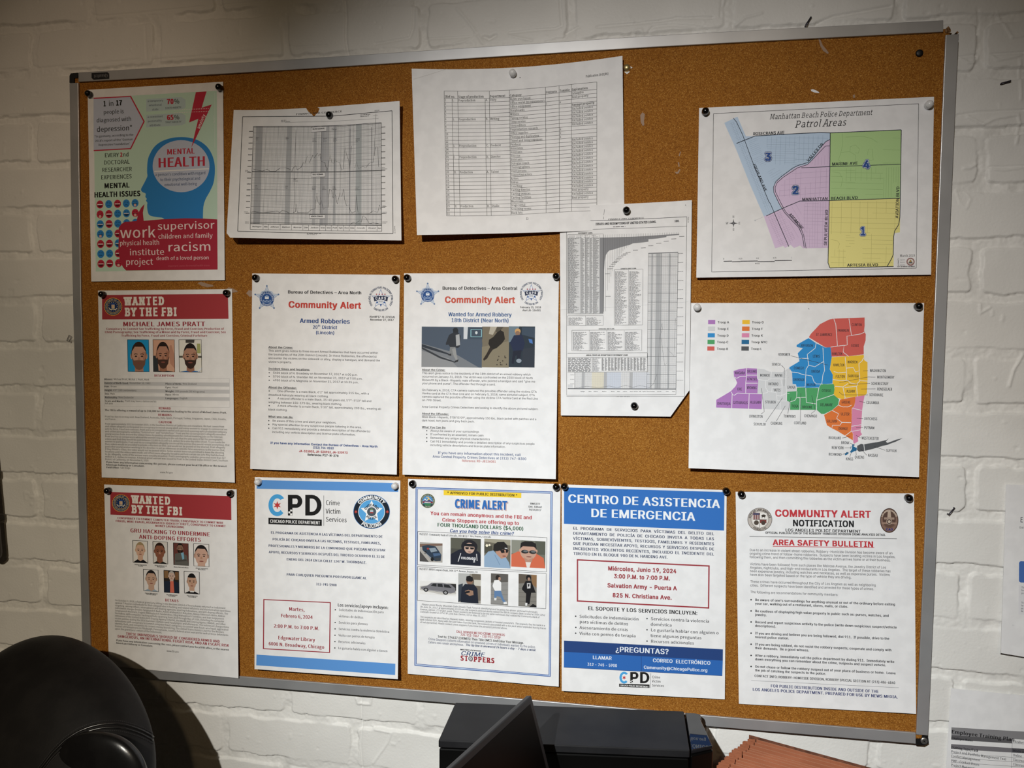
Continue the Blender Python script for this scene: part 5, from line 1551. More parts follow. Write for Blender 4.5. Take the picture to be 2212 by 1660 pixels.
p.pol([(.51, .06), (.54, .02), (.58, .02), (.6, .08), (.6, .15), (.52, .15)], '#23272d').pol([(.45, .2), (.52, .14), (.6, .14), (.64, .22), (.63, .48), (.6, .52), (.47, .5), (.44, .44), (.40, .45), (.40, .4)], '#2b2f36').pol([(.56, .2), (.62, .18), (.635, .45), (.57, .47)], '#a9abad').pol([(.47, .5), (.56, .5), (.56, .62), (.52, .72), (.48, .7), (.46, .6)], '#7d7f80').pol([(.5, .55), (.56, .52), (.58, .7), (.6, .82), (.57, .83), (.53, .72)], '#949595').pol([(.43, .68), (.49, .66), (.49, .72), (.44, .7)], '#2a2c2f').pol([(.55, .84), (.61, .8), (.6, .86), (.55, .88)], '#2a2c2f')
p = Pic(S, 'surveillance_photo', 645, 470, 843, 777, '#756c5b', label='brownish picture of a crouched dark figure')
p.pol([(0, .5), (1, .35), (1, 1), (0, 1)], '#837a66').pol([(.3, .0), (.55, 0), (.4, .2), (.25, .18)], '#b0a999').pol([(.55, 0), (.8, .0), (.6, .15), (.5, .12)], '#4f493e').pol([(.55, .14), (.68, .08), (.8, .13), (.85, .3), (.75, .4), (.55, .52), (.42, .56), (.3, .5), (.24, .42), (.26, .32), (.42, .25)], '#1d1813').pol([(.3, .5), (.42, .55), (.3, .66), (.2, .78), (.08, .84), (.05, .8), (.18, .66)], '#2a211a')
for q in range(12): p.ell(.55 + .4 * random.random(), .72 + .22 * random.random(), .02, .015, '#332c23')
p = Pic(S, 'surveillance_photo', 844, 468, 1036, 776, '#23303c', label='blue tinted blurred picture of a standing person')
p.pol([(0, 0), (.4, 0), (.3, .3), (0, .4)], '#6b7d8a').pol([(.5, .02), (1, .02), (1, .28), (.5, .2)], '#39495a').ell(.34, .12, .11, .07, '#c79a62').ell(.34, .17, .09, .06, '#8a6c58').pol([(.2, .22), (.5, .2), (.62, .4), (.55, .6), (.18, .6), (.05, .4)], '#1a2644').pol([(.18, .6), (.5, .58), (.42, .9), (.34, .9), (.32, .7), (.26, .72), (.2, .92), (.12, .9)], '#151c2e').ell(.4, .84, .1, .05, '#8e9aa6').pol([(.75, .3), (.9, .32), (.92, .42), (.8, .4)], '#4a76b8').pol([(.55, .55), (1, .5), (1, 1), (.5, 1)], '#2c3440')
S.fresh('body_text'); und(S, 'About the Crime:', 196, 799, 370, 14.5)
S.B(['This alert gives notice to the residents of the 18th district of an armed robbery which', 'occurred on January 31, 2018. The victim was confronted on the 2300 block of North', 'Bosworth by a Black-Hispanic male offender, who pointed a handgun and said "give me', 'your phone and purse". The offender fled through a yard.'], 196, 824, 901, 1041, 15, TX, 'A', .008)
S.fresh('body_text'); S.B(['On February 4, 2018, CTA camera captured the possible offender using the victims CTA', 'Ventra card at the CTA Blue Line and on February 5, 2018, same pictured subject, CTA', 'camera captured the possible offender using the victims CTA Ventra Card at the Red Line', 'on 79th Street.'], 196, 950, 1026, 1061, 15, TX, 'A', .008)
S.fresh('body_text'); S.T('Area Central Property Crimes Detectives are looking to identify the above pictured subject.', 195, 1076, 1064, 15, TX, 'A', .008)
S.fresh('body_text'); und(S, 'About the Offender:', 196, 1127, 396, 14.5)
S.B(['Male Black-Hispanic, 5\'08"/5\'09", approximately 150 lbs., black jacket with patches and a', 'dark hood, torn jeans and grey back pack.'], 195, 1152, 1178, 1050, 15, TX, 'A', .008)
S.fresh('body_text'); und(S, 'What You Can Do', 195, 1228, 372, 14.5)
for k, (w, x1) in enumerate((('Always be aware of your surroundings', 622), ('If confronted by an assailant, remain calm', 656), ('Remember any unique physical characteristics', 703), ('Call 911 immediately and provide a detailed description of any suspicious people', 1037), ('including vehicle descriptions and license plate information.', 820))):
    y = 1255 + 26.7 * k; S.T(w, 258 - k * .5, y, x1, 15, TX, 'A', .008)
    if k < 4: S.ell(231, y - 7, 4.5, 4.5, TX, .15, 10)
S.fresh('contact_text'); S.T('If you have any information about this incident, call', 314, 1421, 934, 18, '#2f4d80', 'A', .025); S.T('Area Central Property Crimes Detectives at (312) 747-8380', 275, 1449, 976, 18, '#2f4d80', 'A', .025); S.T('Reference: RD-JB136081', 494, 1480, 748, 16, '#b2453c', 'A', .025)
S.done()


# ---- crime victim services flyer and emergency centre flyer
def cpd_logo(S, x0, y0, x1, y1, bar0, bar1):
    """letters C P D over a black bar"""
    S.fresh('logo'); w = x1 - x0; h = y1 - y0
    cx, cy, r = x0 + w * .165, y0 + h * .5, h * .5
    pts = [(cx + r * .80 * math.cos(math.radians(q)), cy - r * math.sin(math.radians(q))) for q in range(38, 323, 12)] + [(cx + r * .42 * math.cos(math.radians(q)), cy - r * .62 * math.sin(math.radians(q))) for q in range(315, 44, -12)]
    S.poly(pts, '#4aa3de', .11); S.star(cx, cy, r * .38, '#c23a3a', 6, .42, 90, .15)
    def letter(u0, u1, d):
        a, b = x0 + w * u0, x0 + w * u1; st = w * .085
        if not d:
            S.poly([(a, y0 + h * .03), (a + st, y0 + h * .03), (a + st, y0 + h * .97), (a, y0 + h * .97)], '#161617', .11)
            S.rect(a + st * .1, y0 + h * .78, a + st * .5, y0 + h * .87, '#f0f0f0', .14); S.rect(a + st * .5, y0 + h * .87, a + st * .95, y0 + h * .96, '#f0f0f0', .14); S.rect(a + st * .5, y0 + h * .7, a + st * .95, y0 + h * .78, '#f0f0f0', .14)
            top, bot = y0 + h * .03, y0 + h * .62
        else:
            S.poly([(a, y0 + h * .03), (a + st, y0 + h * .03), (a + st, y0 + h * .97), (a, y0 + h * .97)], '#161617', .11)
            top, bot = y0 + h * .03, y0 + h * .97
        cy2 = (top + bot) / 2; R = (bot - top) / 2; mx = b - R * .95 if b - R * .95 > a + st else a + st
        ou = [(a + st * .9, top)] + [(mx + (b - mx) * math.cos(math.radians(q)), cy2 - R * math.sin(math.radians(q))) for q in range(90, -91, -15)] + [(a + st * .9, bot)]
        t = h * .17; R2 = R - t
        inn = [(a + st * .9, bot - t)] + [(mx + (b - mx - st) * math.cos(math.radians(q)), cy2 - R2 * math.sin(math.radians(q))) for q in range(-90, 91, 15)] + [(a + st * .9, top + t)]
        S.poly(ou + inn, '#161617', .112)
    letter(.365, .635, 0); letter(.69, .995, 1)
    S.poly([(x0, bar0), (x1, bar0 + (x1 - x0) * .035), (x1, bar1 + (x1 - x0) * .035), (x0, bar1)], '#161617', .11)
    S.T('CHICAGO POLICE DEPARTMENT', x0 + w * .03, bar1 - (bar1 - bar0) * .22, x1 - w * .03, (bar1 - bar0) * .50, '#eeeeee', 'N', .06, dz=.2)


NAVY = '#26375f'
t_, b_ = Q((550.4, 1031.3), (864.8, 1038.7), (859.4, 1468.1), (549.8, 1446.3))
S = Sheet('poster', 'Spanish flyer with light blue bands at top and bottom and a red boxed date', t_, b_, (530, 1020, .28324), (.4, .5, 15, 11))
S.fresh('colour_band'); S.cur['label'] = 'light blue top band'; S.poly([(85, 62), (1167, 85), (1166, 153), (86, 128)], '#5b94d6', .09)
S.fresh('colour_band'); S.cur['label'] = 'light blue bottom band'; S.poly([(85, 1394), (1144, 1464), (1142, 1550), (83, 1476)], '#5b94d6', .09)
cpd_logo(S, 176, 170, 583, 338, 350, 398)
S.fresh('logo_text'); S.line([(598, 180), (598, 411)], 2.5, '#2a2a2c'); S.T('Crime', 612, 252, 721, 36, '#2a2a2e', 'N', .015); S.T('Victim', 612, 317, 728, 36, '#2a2a2e', 'N', .015); S.T('Services', 612, 379, 774, 36, '#2a2a2e', 'N', .015)
S.fresh('round_emblem'); S.cur['label'] = 'round star emblem with white ring lettering'
cx, cy, r = 963, 304, 140
S.ell(cx, cy, r, r * .93, '#15202e', .10, 44); S.ring(cx, cy, r * .98, r * 1.0, '#5b94d6', .105, 44, .93); S.ring(cx, cy, r * .70, r * .73, '#e9edf2', .11, 44, .93); S.ell(cx, cy, r * .70, r * .65, '#58a5df', .112, 44)
S.TC('COMMUNITY', cx, cy, r * .77, 145, 35, r * .18, '#eef1f4', 'A', .06, .2, .93); S.TC('POLICING', cx, cy, r * .93, 232, 308, r * .18, '#eef1f4', 'A', .06, .2, .93)
S.star(cx, cy, r * .62, '#f2f4f6', 5, .50, 90, .13); S.ell(cx, cy, r * .25, r * .25, '#4a5560', .15, 24); S.rect(cx - 12, cy - 12, cx + 12, cy + 12, '#b9c8d4', .16); S.rect(cx - 12, cy + 2, cx + 12, cy + 12, '#a03c3c', .17); S.ell(cx, cy - 18, 10, 7, '#6f8f62', .17, 10)
S.TC('CHICAGO', cx, cy, r * .30, 160, 20, r * .13, '#1a2433', 'A', .05, .2); S.TC('POLICE', cx, cy, r * .42, 222, 318, r * .13, '#1a2433', 'A', .05, .2)
for s in (-1, 1): S.star(cx + s * r * .855, cy, r * .10, '#c4463f', 6, .45, 90, .14)
S.fresh('body_text')
for w, x, y, x1 in (('EL PROGRAMA DE ASISTENCIA A LAS V\u00cdCTIMAS DEL DEPARTAMENTO DE', 194, 471, 1048), ('POLIC\u00cdA DE CHICAGO INVITA A LAS VICTIMAS, TESTIGOS, FAMILIARES,', 207, 522, 1033), ('PROFESIONALES Y MIEMBROS DE LA COMUNIDAD QUE PUEDAN NECESITAR', 176, 571, 1068), ('APOYO, RECURSOS Y SERVICIOS DESPU\u00c9S DEL TIROTEO OCURRIDO EL 31 DE', 179, 620, 1065), ('ENERO DEL 2024 EN LA CALLE 1247 W. THORNDALE.', 314, 675, 924)): S.T(w, x, y, x1, 18, NAVY, 'N', .05)
S.fresh('contact_text'); S.T('PARA CUALQUIER PREGUNTA POR FAVOR LLAME AL', 314, 791, 925, 18, NAVY, 'N', .05); S.T('312-745-5900', 538, 865, 697, 18, NAVY, 'N', .05)
S.fresh('boxed_date'); S.cur['label'] = 'dark red ruled box with the date'
S.poly([(137, 970), (651, 994), (651, 1001), (137, 977)], '#9b3540', .10); S.poly([(134, 1345), (645, 1375), (645, 1382), (134, 1352)], '#9b3540', .10); S.poly([(137, 970), (145, 970), (142, 1352), (134, 1352)], '#9b3540', .101); S.poly([(644, 994), (652, 994), (646, 1381), (638, 1381)], '#9b3540', .101)
for w, x, y, x1 in (('Martes,', 332, 1058, 453), ('Febrero 6, 2024', 270, 1109, 514), ('2:00 P.M. to 7:00 P.M.', 217, 1187, 565), ('Edgewater Library', 249, 1277, 532), ('6000 N. Broadway, Chicago', 177, 1323, 603)): S.T(w, x, y, x1, 26, '#9b3540', 'N', .05)
S.fresh('service_list'); S.T('Los servicios/apoyo incluyen:', 704, 1026, 1092, 23, '#2e2e33', 'N', .055)
for k, (w, x1, bl) in enumerate((('Solicitudes de indemnizaci\u00f3n para', 1055, 1), ('v\u00edctimas de delitos', 899, 0), ('Servicios para j\u00f3venes', 934, 1), ('Servicios contra la violencia dom\u00e9stica', 1098, 1), ('Visita con perros de terapia', 986, 1), ('Recursos adicionales', 916, 1), ('Le guisaria habla con alguien o tienen', 1084, 1))):
    y = 1060 + 48.6 * k; S.T(w, 712 - k * .6, y, x1, 17, '#4a4a50', 'N', .015)
    if bl: S.ell(686 - k * .6, y - 8, 5, 5, '#333338', .15, 10)
S.done()

t_, b_ = Q((1213.4, 1046.9), (1569.7, 1059.4), (1565.6, 1511.5), (1213.4, 1493.3))
S = Sheet('poster', 'Spanish emergency centre flyer under a bright blue heading block', t_, b_, (1200, 1035, .29817), (.4, .5, 4, 11), base=1.0)
S.fresh('heading_block'); S.cur['label'] = 'bright blue heading block'; S.poly([(62, 62), (1224, 96), (1221, 375), (61, 326)], '#3170bf', .09)
S.fresh('heading'); S.cur['label'] = 'large white heading letters'; S.T('CENTRO DE ASISTENCIA', 91, 172, 1195, 60, '#eef2f7', 'A', .035); S.T('DE EMERGENCIA', 256, 276, 1015, 60, '#eef2f7', 'A', .035)
S.fresh('body_text'); NV = '#2c3a5c'
rows = ['EL PROGRAMA DE SERVICIOS PARA V\u00cdCTIMAS DEL DELITO DEL', 'DEPARTAMENTO DE POLIC\u00cdA DE CHICAGO INVITA A TODAS LAS', 'V\u00cdCTIMAS, SOBREVIVIENTES, TESTIGOS, FAMILIARES Y RESIDENTES', 'QUE PUEDAN NECESITAR APOYO, RECURSOS Y SERVICIOS DESPU\u00c9S DE', 'INCIDENTES VIOLENTOS RECIENTES, INCLUIDO EL INCIDENTE DEL']
for k, w in enumerate(rows):
    ws = w.split(' '); y = 367 + 37 * k
    W0 = [layout(q, 'A', .03, 0)[2] for q in ws]; tot = sum(W0); nat = 20.5 / 1.0
    sc = min(nat, (1150 - 127) * .96 / (tot + .35 * (len(ws) - 1))); gap = ((1150 - 127) - tot * sc) / (len(ws) - 1); x = 127
    for q, ww in zip(ws, W0):
        S.T(q, x, y + (x - 127) * .041 - (x - 127) * .041, x + ww * sc, 20, NV, 'A', .03) if False else S.T(q, x, y + (x - 127) * .040, x + ww * sc, 20, NV, 'A', .03)
        x += ww * sc + gap
S.T('TIROTEO EN EL BLOQUE 900 DE N. HARDING AVE.', 129, 551, 815, 20, NV, 'A', .03)
S.fresh('boxed_date'); S.cur['label'] = 'dark red ruled box with the date'
S.poly([(154, 582), (1117, 627), (1117, 637), (154, 592)], '#9c3a42', .10); S.poly([(154, 880), (1114, 931), (1114, 941), (154, 890)], '#9c3a42', .10); S.poly([(154, 582), (164, 582), (164, 890), (154, 890)], '#9c3a42', .101); S.poly([(1107, 628), (1117, 628), (1114, 941), (1104, 941)], '#9c3a42', .101)
for w, x, y, x1 in (('Mi\u00e9rcoles, Junio 19, 2024', 380, 663, 878), ('3:00 P.M. to 7:00 P.M.', 423, 719, 831), ('Salvation Army - Puerta A', 376, 786, 880), ('825 N. Christiana Ave.', 413, 857, 844)): S.T(w, x, y, x1, 29, '#9c3a42', 'A', .04)
S.fresh('service_list'); S.T('EL SOPORTE Y LOS SERVICIOS INCLUYEN:', 235, 951, 1030, 27, '#26262a', 'A', .035)
for w, x, y, x1, bl in (('Solicitudes de indemnizaci\u00f3n', 173, 1007, 603, 1), ('para v\u00edctimas de delitos', 174, 1046, 527, 0), ('Asesoramiento de crisis', 174, 1088, 525, 1), ('Visita con perros de terapia', 173, 1130, 582, 1), ('Servicios contra la violencia', 690, 1024, 1115, 1), ('dom\u00e9stica', 688, 1064, 843, 0), ('Le gustar\u00eda hablar con alguien o', 690, 1105, 1184, 1), ('tiene algunas preguntas', 688, 1146, 1058, 0), ('Recursos adicionales', 690, 1187, 1004, 1)):
    S.T(w, x, y, x1, 21, '#3c3c42', 'N', .025)
    if bl: S.ell(x - 27, y - 11, 5.5, 5.5, '#333338', .15, 10)
S.fresh('contact_block'); S.cur['label'] = 'navy and blue contact bands'; S.poly([(61, 1172), (1213, 1236), (1212, 1318), (61, 1254)], '#23427c', .09); S.poly([(61, 1254), (1212, 1318), (1208, 1428), (60, 1366)], '#2b66b4', .09); S.line([(621, 1286), (622, 1396)], 3, '#23427c', .12); S.line([(60, 1366), (1208, 1428)], 3, '#23427c', .12)
for w, x, y, x1, cp in (('\u00bfPREGUNTAS?', 435, 1253, 822, 37), ('LLAMAR', 269, 1306, 408, 25), ('312 - 745 - 5900', 231, 1354, 447, 21), ('CORREO  ELECTR\u00d3NICO', 705, 1328, 1124, 26), ('Community@ChicagoPolice.org', 639, 1376, 1102, 22)): S.T(w, x, y, x1, cp, '#e6edf6', 'A', .03)
cpd_logo(S, 461, 1398, 681, 1484, 1484, 1508)
S.fresh('logo_text'); S.line([(690, 1408), (688, 1517)], 2, '#2a2a2c'); S.T('Crime', 699, 1445, 759, 18, '#2a2a2e', 'N', .02); S.T('Victim', 698, 1475, 762, 18, '#2a2a2e', 'N', .02); S.T('Services', 698, 1505, 786, 18, '#2a2a2e', 'N', .02)
S.done()


# ---- crime alert with bank pictures
t_, b_ = Q((881.6, 1035), (1211, 1046.5), (1207, 1484.3), (880.7, 1456.3))
S = Sheet('poster', 'crime alert sheet in a double blue border with two rows of bank camera pictures', t_, b_, (865, 1025, .28617), (.4, .5, 7, 6))
S.fresh('blue_border')
for d, w in ((0, 5), (12, 4)):
    S.line([(117 + d, 99 + d), (1146 - d, 133 + d)], w, '#2d57a0'); S.line([(1146 - d, 133 + d), (1132 - d, 1528 - d)], w, '#2d57a0'); S.line([(117 + d, 99 + d), (108 + d, 1445 - d)], w, '#2d57a0'); S.line([(108 + d, 1445 - d), (1132 - d, 1528 - d)], w, '#2d57a0')
S.line([(123, 105), (114, 1439)], 5, '#9db9e0', .12); S.line([(1140, 139), (1126, 1522)], 5, '#9db9e0', .12); S.line([(123, 105), (1140, 139)], 5, '#9db9e0', .12); S.line([(114, 1439), (1126, 1522)], 5, '#9db9e0', .12)
S.fresh('yellow_strip'); S.cur['label'] = 'yellow notice strip'; S.poly([(326, 120), (913, 141), (912, 179), (326, 158)], '#f1cf35', .12); S.T('* APPROVED FOR PUBLIC DISTRIBUTION *', 352, 149, 885, 19, '#221f14', 'A', .035)
S.fresh('round_emblem'); S.cur['label'] = 'round task force emblem'
cx, cy, r = 206, 201, 54
S.ell(cx, cy, r, r, '#23384a', .11, 36); S.ring(cx, cy, r * .93, r, '#7a7f55', .12); S.ell(cx, cy, r * .70, r * .70, '#4a8ec9', .13, 30); S.poly([(cx - 38, cy + 8), (cx - 20, cy - 18), (cx - 8, cy - 4), (cx + 8, cy - 24), (cx + 38, cy + 8)], '#d7dde0', .14); S.poly([(cx - 38, cy + 8), (cx - 22, cy - 8), (cx - 8, cy + 2), (cx + 10, cy - 12), (cx + 38, cy + 8)], '#3b4a7c', .145); S.ell(cx + 8, cy - 8, 10, 10, '#e7c545', .142, 14)
S.rect(cx - 38, cy + 4, cx + 38, cy + 18, '#8a2630', .15); S.ell(cx, cy + 18, 30, 20, '#3d7a52', .149, 18, 180, 360); S.T('RMSSTF', cx - 24, cy + 15, cx + 24, 8, '#eeeeee', 'A', .06); S.T('FBI', cx - 12, cy - 22, cx + 12, 9, '#e7c545', 'A', .06); S.TC('ROCKY MOUNTAIN SAFE STREETS', cx, cy, r * .74, 215, -35, 7, '#cfd3b0', 'A', .03, .2); S.TC('TASK FORCE', cx, cy, r * .88, 240, 300, 7, '#cfd3b0', 'A', .03, .2)
S.fresh('heading'); S.cur['label'] = 'bold blue shadowed heading'
S.T('CRIME ALERT', 417, 258, 816, 62, '#c9a9a4', 'N', .10, dz=.16); S.T('CRIME ALERT', 411, 252, 809, 62, '#2f6db8', 'N', .10, dz=.24)
S.fresh('date_line'); S.T('RMSSTF', 980, 229, 1056, 14, '#2c2c30', 'N', .06); S.T('Det. Gilbert', 967, 251, 1069, 14, '#2c2c30', 'A', .03); S.T('06/14/2017', 971, 274, 1063, 14, '#2c2c30', 'A', .03)
S.fresh('subheading')
for w, x, y, x1, cp, c, sl in (('You can remain anonymous and the FBI and', 226, 307, 993, 27, '#b2313c', 0), ('Crime Stoppers are offering up to', 315, 357, 896, 27, '#b2313c', 0), ('FOUR THOUSAND DOLLARS ($4,000)', 279, 395, 932, 27, '#23593a', 0), ('Can you help solve this crime?', 371, 438, 855, 25, '#2a4a86', .22)): S.T(w, x, y, x1, cp, c, 'A', .035, slant=sl)
S.fresh('picture_frame')
S.line([(131, 432), (1106, 479)], 2.6, '#2b2b2e'); S.line([(131, 432), (129, 684)], 2.6, '#2b2b2e'); S.line([(129, 684), (1103, 738)], 2.6, '#2b2b2e'); S.line([(1106, 479), (1103, 738)], 2.6, '#2b2b2e')
S.fresh('picture_frame')
S.line([(131, 697), (1101, 750)], 2.6, '#2b2b2e'); S.line([(131, 697), (128, 954)], 2.6, '#2b2b2e'); S.line([(128, 954), (1097, 1016)], 2.6, '#2b2b2e'); S.line([(1101, 750), (1097, 1016)], 2.6, '#2b2b2e')
S.fresh('caption_text'); S.T('05/23/17 - Community Bank of Colorado, 3474 W 32', 144, 458, 505, 14, '#26262a', 'N', .04, 1); S.T('nd', 506, 469, 519, 8, '#26262a', 'N', .04); S.T('Ave, Denver, Colorado', 527, 473, 685, 13, '#26262a', 'N', .04, 1)
S.fresh('caption_text'); S.T('06/14/17- BBVA Compass Bank, 3604 32', 144, 721, 420, 14, '#26262a', 'N', .04, 1); S.T('nd', 421, 731, 434, 8, '#26262a', 'N', .04); S.T('Avenue, Denver, CO', 441, 738, 583, 13, '#26262a', 'N', .04, 1)
# row one
p = Pic(S, 'photograph', 146, 513, 317, 668, '#a9a5a0', label='picture of a parked dark car'); p.pol([(0, .1), (1, .02), (1, .12), (0, .25)], '#7a6256').pol([(0, .45), (.4, 1), (0, 1)], '#4b4a4a').pol([(.1, .2), (.35, .12), (.7, .18), (.85, .42), (.95, .6), (.92, .92), (.7, .95), (.5, .85), (.12, .4)], '#2b3a4c').pol([(.4, .3), (.68, .25), (.78, .42), (.5, .5)], '#8a97a3').pol([(.58, .55), (.88, .52), (.93, .62), (.62, .7)], '#4a6384').ell(.55, .85, .07, .11, '#17181a').ell(.25, .52, .05, .08, '#17181a').ell(.36, .32, .05, .05, '#a23c34').bar([(.2, .5), (.5, .8)], .03, '#9aa0a6').pol([(.65, .78), (.9, .75), (.88, .9), (.7, .92)], '#3a3f45')
p = Pic(S, 'photograph', 379, 478, 606, 694, '#4a4a44', label='picture of a person in a dark hood and sunglasses'); p.pol([(.0, 0), (.4, 0), (.35, .4), (0, .4)], '#5a5a50').bar([(.42, .02), (.40, .3)], .02, '#6f6f64').pol([(.0, .62), (.25, .45), (.4, .4), (.8, .38), (.95, .5), (1, .6), (1, 1), (0, 1)], '#1e2230').ell(.62, .3, .27, .25, '#201f26').ell(.62, .36, .17, .20, '#c3a596').pol([(.46, .2), (.78, .2), (.8, .3), (.44, .3)], '#1a1a20').pol([(.48, .33), (.61, .33), (.59, .40), (.50, .40)], '#141418').pol([(.64, .33), (.78, .33), (.76, .40), (.66, .40)], '#141418').ell(.63, .5, .06, .014, '#7a4a40')
p.bar([(.34, .56), (.25, .88)], .025, '#d8d8da').bar([(.86, .56), (.88, .82)], .025, '#d8d8da'); S.T('COLORADO', 458, 641, 570, 17, '#dfe0e4', 'A', .05, dz=.38); S.T('2', 548, 665, 566, 18, '#dfe0e4', 'A', .06, dz=.38)
p = Pic(S, 'photograph', 633, 486, 830, 712, '#6a6558', label='picture of a man in a knit cap and light blue hood'); p.pol([(0, .0), (1, 0), (1, .2), (0, .1)], '#9b9684').pol([(0, .2), (.3, .25), (.3, .5), (0, .5)], '#4b4a40').ell(.1, .24, .05, .045, '#f2ead0').ell(.2, .22, .04, .035, '#f2ead0').ell(.68, .42, .24, .27, '#b98d78').pol([(.34, .42), (.36, .2), (.5, .1), (.75, .08), (.88, .2), (.9, .36), (.7, .36), (.5, .42)], '#23201f').pol([(.6, .38), (.76, .36), (.78, .46), (.66, .48)], '#1b1a1c').pol([(.82, .36), (.92, .36), (.9, .45), (.82, .46)], '#1b1a1c').ell(.76, .58, .07, .02, '#8a5147').pol([(0, .62), (.15, .45), (.35, .4), (.5, .55), (.65, .68), (.82, .62), (.95, .8), (1, 1), (0, 1)], '#8fa9c4').bar([(.4, .55), (.6, .9)], .02, '#6f8aa8').bar([(.78, .30), (.88, .31)], .03, '#cfcfcf')
p = Pic(S, 'photograph', 837, 495, 1093, 712, '#6f7166', label='picture of a man in sunglasses and a coral hood'); p.pol([(0, 0), (.3, 0), (.25, .5), (0, .5)], '#8a8b80').pol([(.7, 0), (1, 0), (1, .5), (.72, .5)], '#575a50').pol([(0, .55), (.2, .42), (.5, .5), (.72, .46), (.95, .62), (1, 1), (0, 1)], '#cf6a4c').ell(.5, .42, .24, .3, '#c39b88').ell(.26, .38, .03, .06, '#c39b88').ell(.74, .38, .03, .06, '#c39b88').pol([(.26, .3), (.28, .1), (.4, .03), (.6, .03), (.72, .1), (.74, .3), (.66, .22), (.34, .22)], '#1f1c1c').ell(.4, .42, .11, .07, '#2a2c2e').ell(.63, .42, .11, .07, '#2a2c2e').ell(.42, .40, .07, .035, '#6a7074').ell(.65, .40, .07, .035, '#6a7074').ell(.52, .6, .08, .02, '#7f4b42').pol([(.36, .62), (.5, .72), (.64, .62), (.6, .8), (.5, .86), (.42, .8)], '#b48a78').pol([(.42, .8), (.58, .8), (.54, 1), (.46, 1)], '#e2ddd8')
# row two
p = Pic(S, 'photograph', 146, 802, 420, 922, '#e4e3e2', label='picture of a grey large car from the side'); p.pol([(0, .42), (0, .7), (.6, .95), (1, .85), (1, .1), (.8, .08)], '#c3c0bb').pol([(.7, .12), (1, .1), (1, .6), (.9, .65)], '#2c2b2b').pol([(.04, .45), (.2, .36), (.32, .12), (.6, .08), (.85, .14), (.98, .42), (.98, .72), (.85, .82), (.1, .68), (.03, .6)], '#77767c').pol([(.3, .34), (.37, .17), (.46, .16), (.46, .38)], '#26282b').pol([(.49, .38), (.49, .16), (.62, .16), (.64, .40)], '#26282b').pol([(.67, .40), (.66, .17), (.8, .2), (.88, .42)], '#26282b').ell(.17, .66, .065, .15, '#1d1d1f').ell(.17, .66, .035, .08, '#9a9a9c').ell(.71, .78, .07, .16, '#1d1d1f').ell(.71, .78, .04, .09, '#9a9a9c').bar([(.25, .66), (.62, .74)], .04, '#a9a8ab')
p = Pic(S, 'photograph', 437, 746, 606, 978, '#9a958c', label='picture of a person in a dark hood indoors'); p.pol([(0, 0), (.5, 0), (.5, .4), (0, .5)], '#b3b4b3').pol([(.6, 0), (1, 0), (1, .9), (.6, .9)], '#6f675c').pol([(.7, .2), (1, .2), (1, .4), (.7, .4)], '#c9c6bc').pol([(0, .4), (.2, .35), (.2, .9), (0, 1)], '#39404a').ell(.5, .24, .15, .14, '#8a6a58').pol([(.34, .24), (.36, .1), (.5, .07), (.64, .12), (.66, .24)], '#1a191c').bar([(.38, .25), (.62, .25)], .04, '#141416').pol([(.15, .5), (.3, .36), (.7, .36), (.85, .5), (.9, 1), (.1, 1)], '#1c2230').pol([(.3, .6), (.45, .55), (.66, .58), (.68, .72), (.5, .76), (.3, .68)], '#9a7a66').pol([(.3, .62), (.5, .58), (.52, .64), (.3, .7)], '#1c1d22')
p = Pic(S, 'photograph', 683, 748, 812, 992, '#8d8c8a', label='picture of a walking person in a white jacket'); p.pol([(0, 0), (1, 0), (1, .25), (0, .3)], '#5d5a56')
for q in range(5): p.bar([(0, .4 + .14 * q), (1, .34 + .16 * q)], .01, '#6f6e6c')
p.ell(.4, .13, .13, .09, '#241f1d').ell(.5, .16, .07, .06, '#b08a76').pol([(.1, .4), (.2, .22), (.45, .2), (.6, .28), (.6, .55), (.3, .6), (.18, .5)], '#e9e9ea').pol([(.2, .56), (.58, .54), (.75, .8), (.9, .9), (.75, .94), (.55, .74), (.35, .72), (.3, .8), (.2, .8)], '#5f7fa8').pol([(.2, .78), (.34, .78), (.32, .86), (.2, .86)], '#dfe0e0').pol([(.74, .9), (.92, .88), (.95, .95), (.75, .97)], '#e6e6e6')
p = Pic(S, 'photograph', 892, 753, 1027, 1006, '#7f7c76', label='picture of a person in black with a white print'); p.pol([(.0, 0), (1, 0), (1, .22), (0, .3)], '#5f564c').pol([(.7, 0), (1, 0), (1, .4), (.75, .3)], '#8a6a4a')
for q in range(5): p.bar([(0, .45 + .13 * q), (1, .4 + .14 * q)], .01, '#615f5b')
p.ell(.55, .1, .14, .09, '#151416').ell(.57, .14, .07, .05, '#a5826f').pol([(.2, .42), (.4, .2), (.7, .2), (.85, .4), (.95, .55), (.7, .56), (.62, .9), (.52, .93), (.4, .9), (.42, .6), (.2, .48)], '#131317').pol([(.46, .27), (.66, .26), (.66, .42), (.48, .44)], '#c9c9cb').pol([(.5, .3), (.6, .29), (.6, .34), (.54, .4)], '#232327').pol([(.38, .88), (.5, .88), (.48, .97), (.38, .97)], '#e2e2e2').pol([(.6, 1), (.8, .9), (1, .95), (1, 1)], '#17171a')
S.fresh('body_text'); IT = '#55565c'
S.B(['Please assist Rocky Mountain Safe Streets Task Force in identifying and locating the above-pictured individuals.'], 160, 989, 989, 1037, 13.5, IT, 'A', .01, slant=.22)
S.B(['On June 14, 2017, at approximately 11:30 am, the suspects pictured above robbed the BBVA Compass Bank located at 3604 32nd', 'Avenue, Denver, CO at gun-point. These suspects are believed to be the same individuals that robbed the Community Bank of', 'Colorado located on 3747 W 32nd Ave. Denver, CO on May 23, 2017.'], 148, 1007, 1044, 1090, 13.5, IT, 'A', .01, slant=.22)
